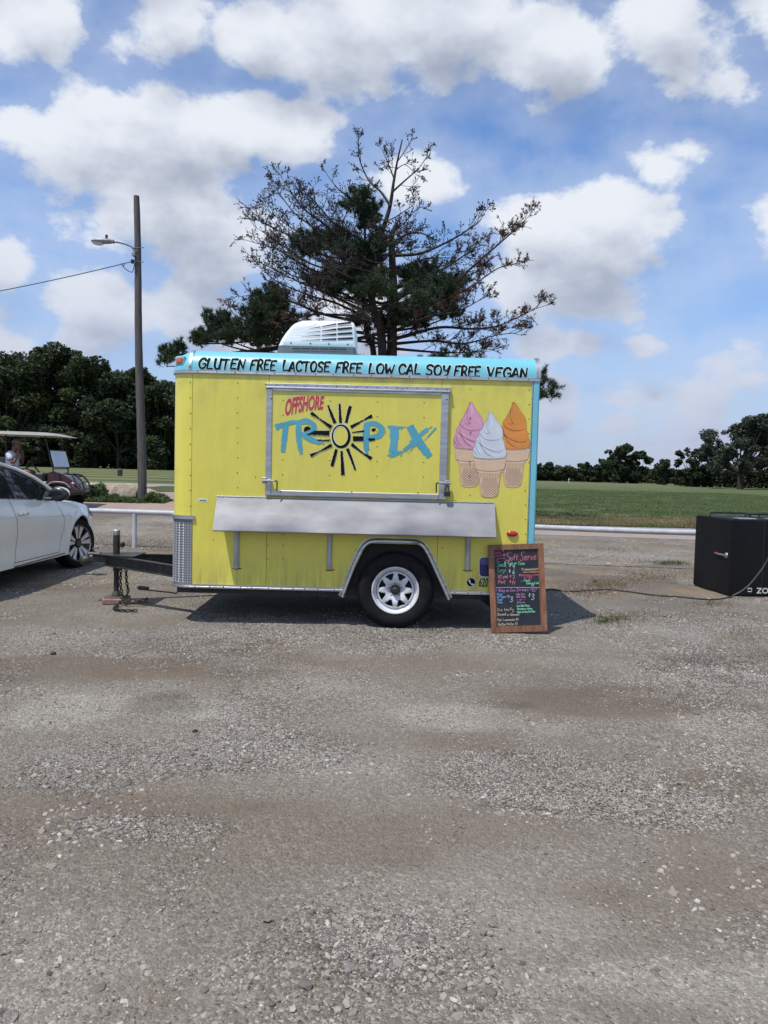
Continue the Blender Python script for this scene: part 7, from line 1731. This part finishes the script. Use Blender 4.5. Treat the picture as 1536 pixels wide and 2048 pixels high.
for i, (px, py, w, k, lab) in enumerate(STN):
    c = G(px, py); r = w/2*c.y/FOC; rr = random.Random(i); m = MB(); cz = [(Vector((rr.gauss(0, 1), rr.gauss(0, 1), rr.gauss(0, 1))).normalized(), rr.uniform(.6, .9)) for _ in range(8)]
    def fn(q, r=r, cz=cz):
        u = q/r
        for n, d in cz:
            kk = Vector(u).dot(n)-d
            if kk > 0: u = u-n*kk
        return u*r
    m.ell((c.x, c.y, gz(c.x, c.y)+r*.32), (r, r*.8, r*.62), 12, 8, fn=fn); o = m.build('stone', M_st[k], None, smooth=25); tag(o, lab, 'stone', 'stones lying on the gravel')
# dry grass and weeds on the lot
def blades(name, spots, m, label, seed, h=.045, dens=1.0):
    rg = np.random.default_rng(seed); V = []
    for (px, py, hw, hh, n) in spots:
        n = int(n*dens); X = []; a = rg.normal(size=(n, 2))*.5; xs_ = px+a[:, 0]*hw; ys_ = py+a[:, 1]*hh
        for x, y in zip(xs_, ys_):
            c = G(x, y); zz = gz(c.x, c.y); d = Vector((rg.normal(), rg.normal(), rg.uniform(.8, 2))).normalized()*h*rg.uniform(.4, 1.2); w = Vector((rg.normal(), rg.normal(), 0)).normalized()*.0035
            V += [(c.x-w.x, c.y-w.y, zz), (c.x+w.x, c.y+w.y, zz), (c.x+d.x, c.y+d.y, zz+d.z)]
    m_ = MB(); m_.add(V, [(3*i, 3*i+1, 3*i+2) for i in range(len(V)//3)]); o = m_.build(name, m, None, smooth=0); tag(o, label, kind='stuff'); return o
M_straw = leafmat('straw', (.26, .20, .115), (.18, .135, .08), .2, .3); M_gr = leafmat('lot_weed', (.075, .115, .035), (.05, .08, .03), .3, .3)
blades('dry_grass', [(1290, 1155, 90, 14, 1500), (1215, 1170, 60, 10, 700), (1180, 1185, 70, 10, 600), (1240, 1235, 90, 12, 500), (1420, 1207, 60, 8, 300), (1200, 1100, 100, 8, 600), (230, 1085, 110, 14, 1600), (330, 1090, 60, 12, 700), (1480, 1270, 50, 20, 200)], M_straw, 'dry straw coloured grass tufts on the lot', 61)
blades('lot_weeds', [(1345, 1127, 40, 5, 700), (1300, 1124, 60, 4, 200), (1225, 1240, 40, 10, 240), (870, 1262, 40, 4, 60), (1205, 1245, 30, 5, 120), (300, 1098, 60, 5, 120)], M_gr, 'small green weeds between the stones of the lot', 62, .045)

def turf(x0, x1, y0, y1, n, m, name, label, seed, h=.06):
    rg = np.random.default_rng(seed); X = rg.uniform(x0, x1, n); Y = y0+(y1-y0)*rg.uniform(0, 1, n)**1.6; keep = (Y > e1(X)+.05) & (X < Y*.56+1) & (fbm(X*1.3, Y*.8, 4, seed) > .38); X = X[keep]; Y = Y[keep]; n = len(X); Z = terr(X, Y)+.03
    d = rg.normal(size=(n, 3))*.6; d[:, 2] = 1; d *= (h*rg.uniform(.4, 1.5, n))[:, None]; w = rg.normal(size=(n, 3)); w[:, 2] = 0; w *= (.013/np.linalg.norm(w, axis=1))[:, None]; C = np.stack([X, Y, Z], 1)
    V = np.stack([C-w, C+w, C+d], 1).reshape(-1, 3); me = bpy.data.meshes.new(name); me.vertices.add(3*n); me.vertices.foreach_set('co', V.ravel()); me.loops.add(3*n); me.polygons.add(n)
    me.loops.foreach_set('vertex_index', np.arange(3*n)); me.polygons.foreach_set('loop_start', np.arange(n)*3); me.update(calc_edges=True); me.materials.append(m); o = bpy.data.objects.new(name, me); col.objects.link(o); tag(o, label, kind='stuff')
turf(1.5, 34, 21.6, 75, 260000, leafmat('turf_blades', (.165, .205, .082), (.11, .155, .060), .38, .35), 'turf_blades', 'short green turf of the lawn behind the rail', 71)
turf(1.5, 14, 21.6, 26.5, 70000, leafmat('turf_straw', (.33, .25, .14), (.20, .155, .085), .3, .4), 'turf_straw', 'dry straw coloured turf at the edge of the walk', 72)
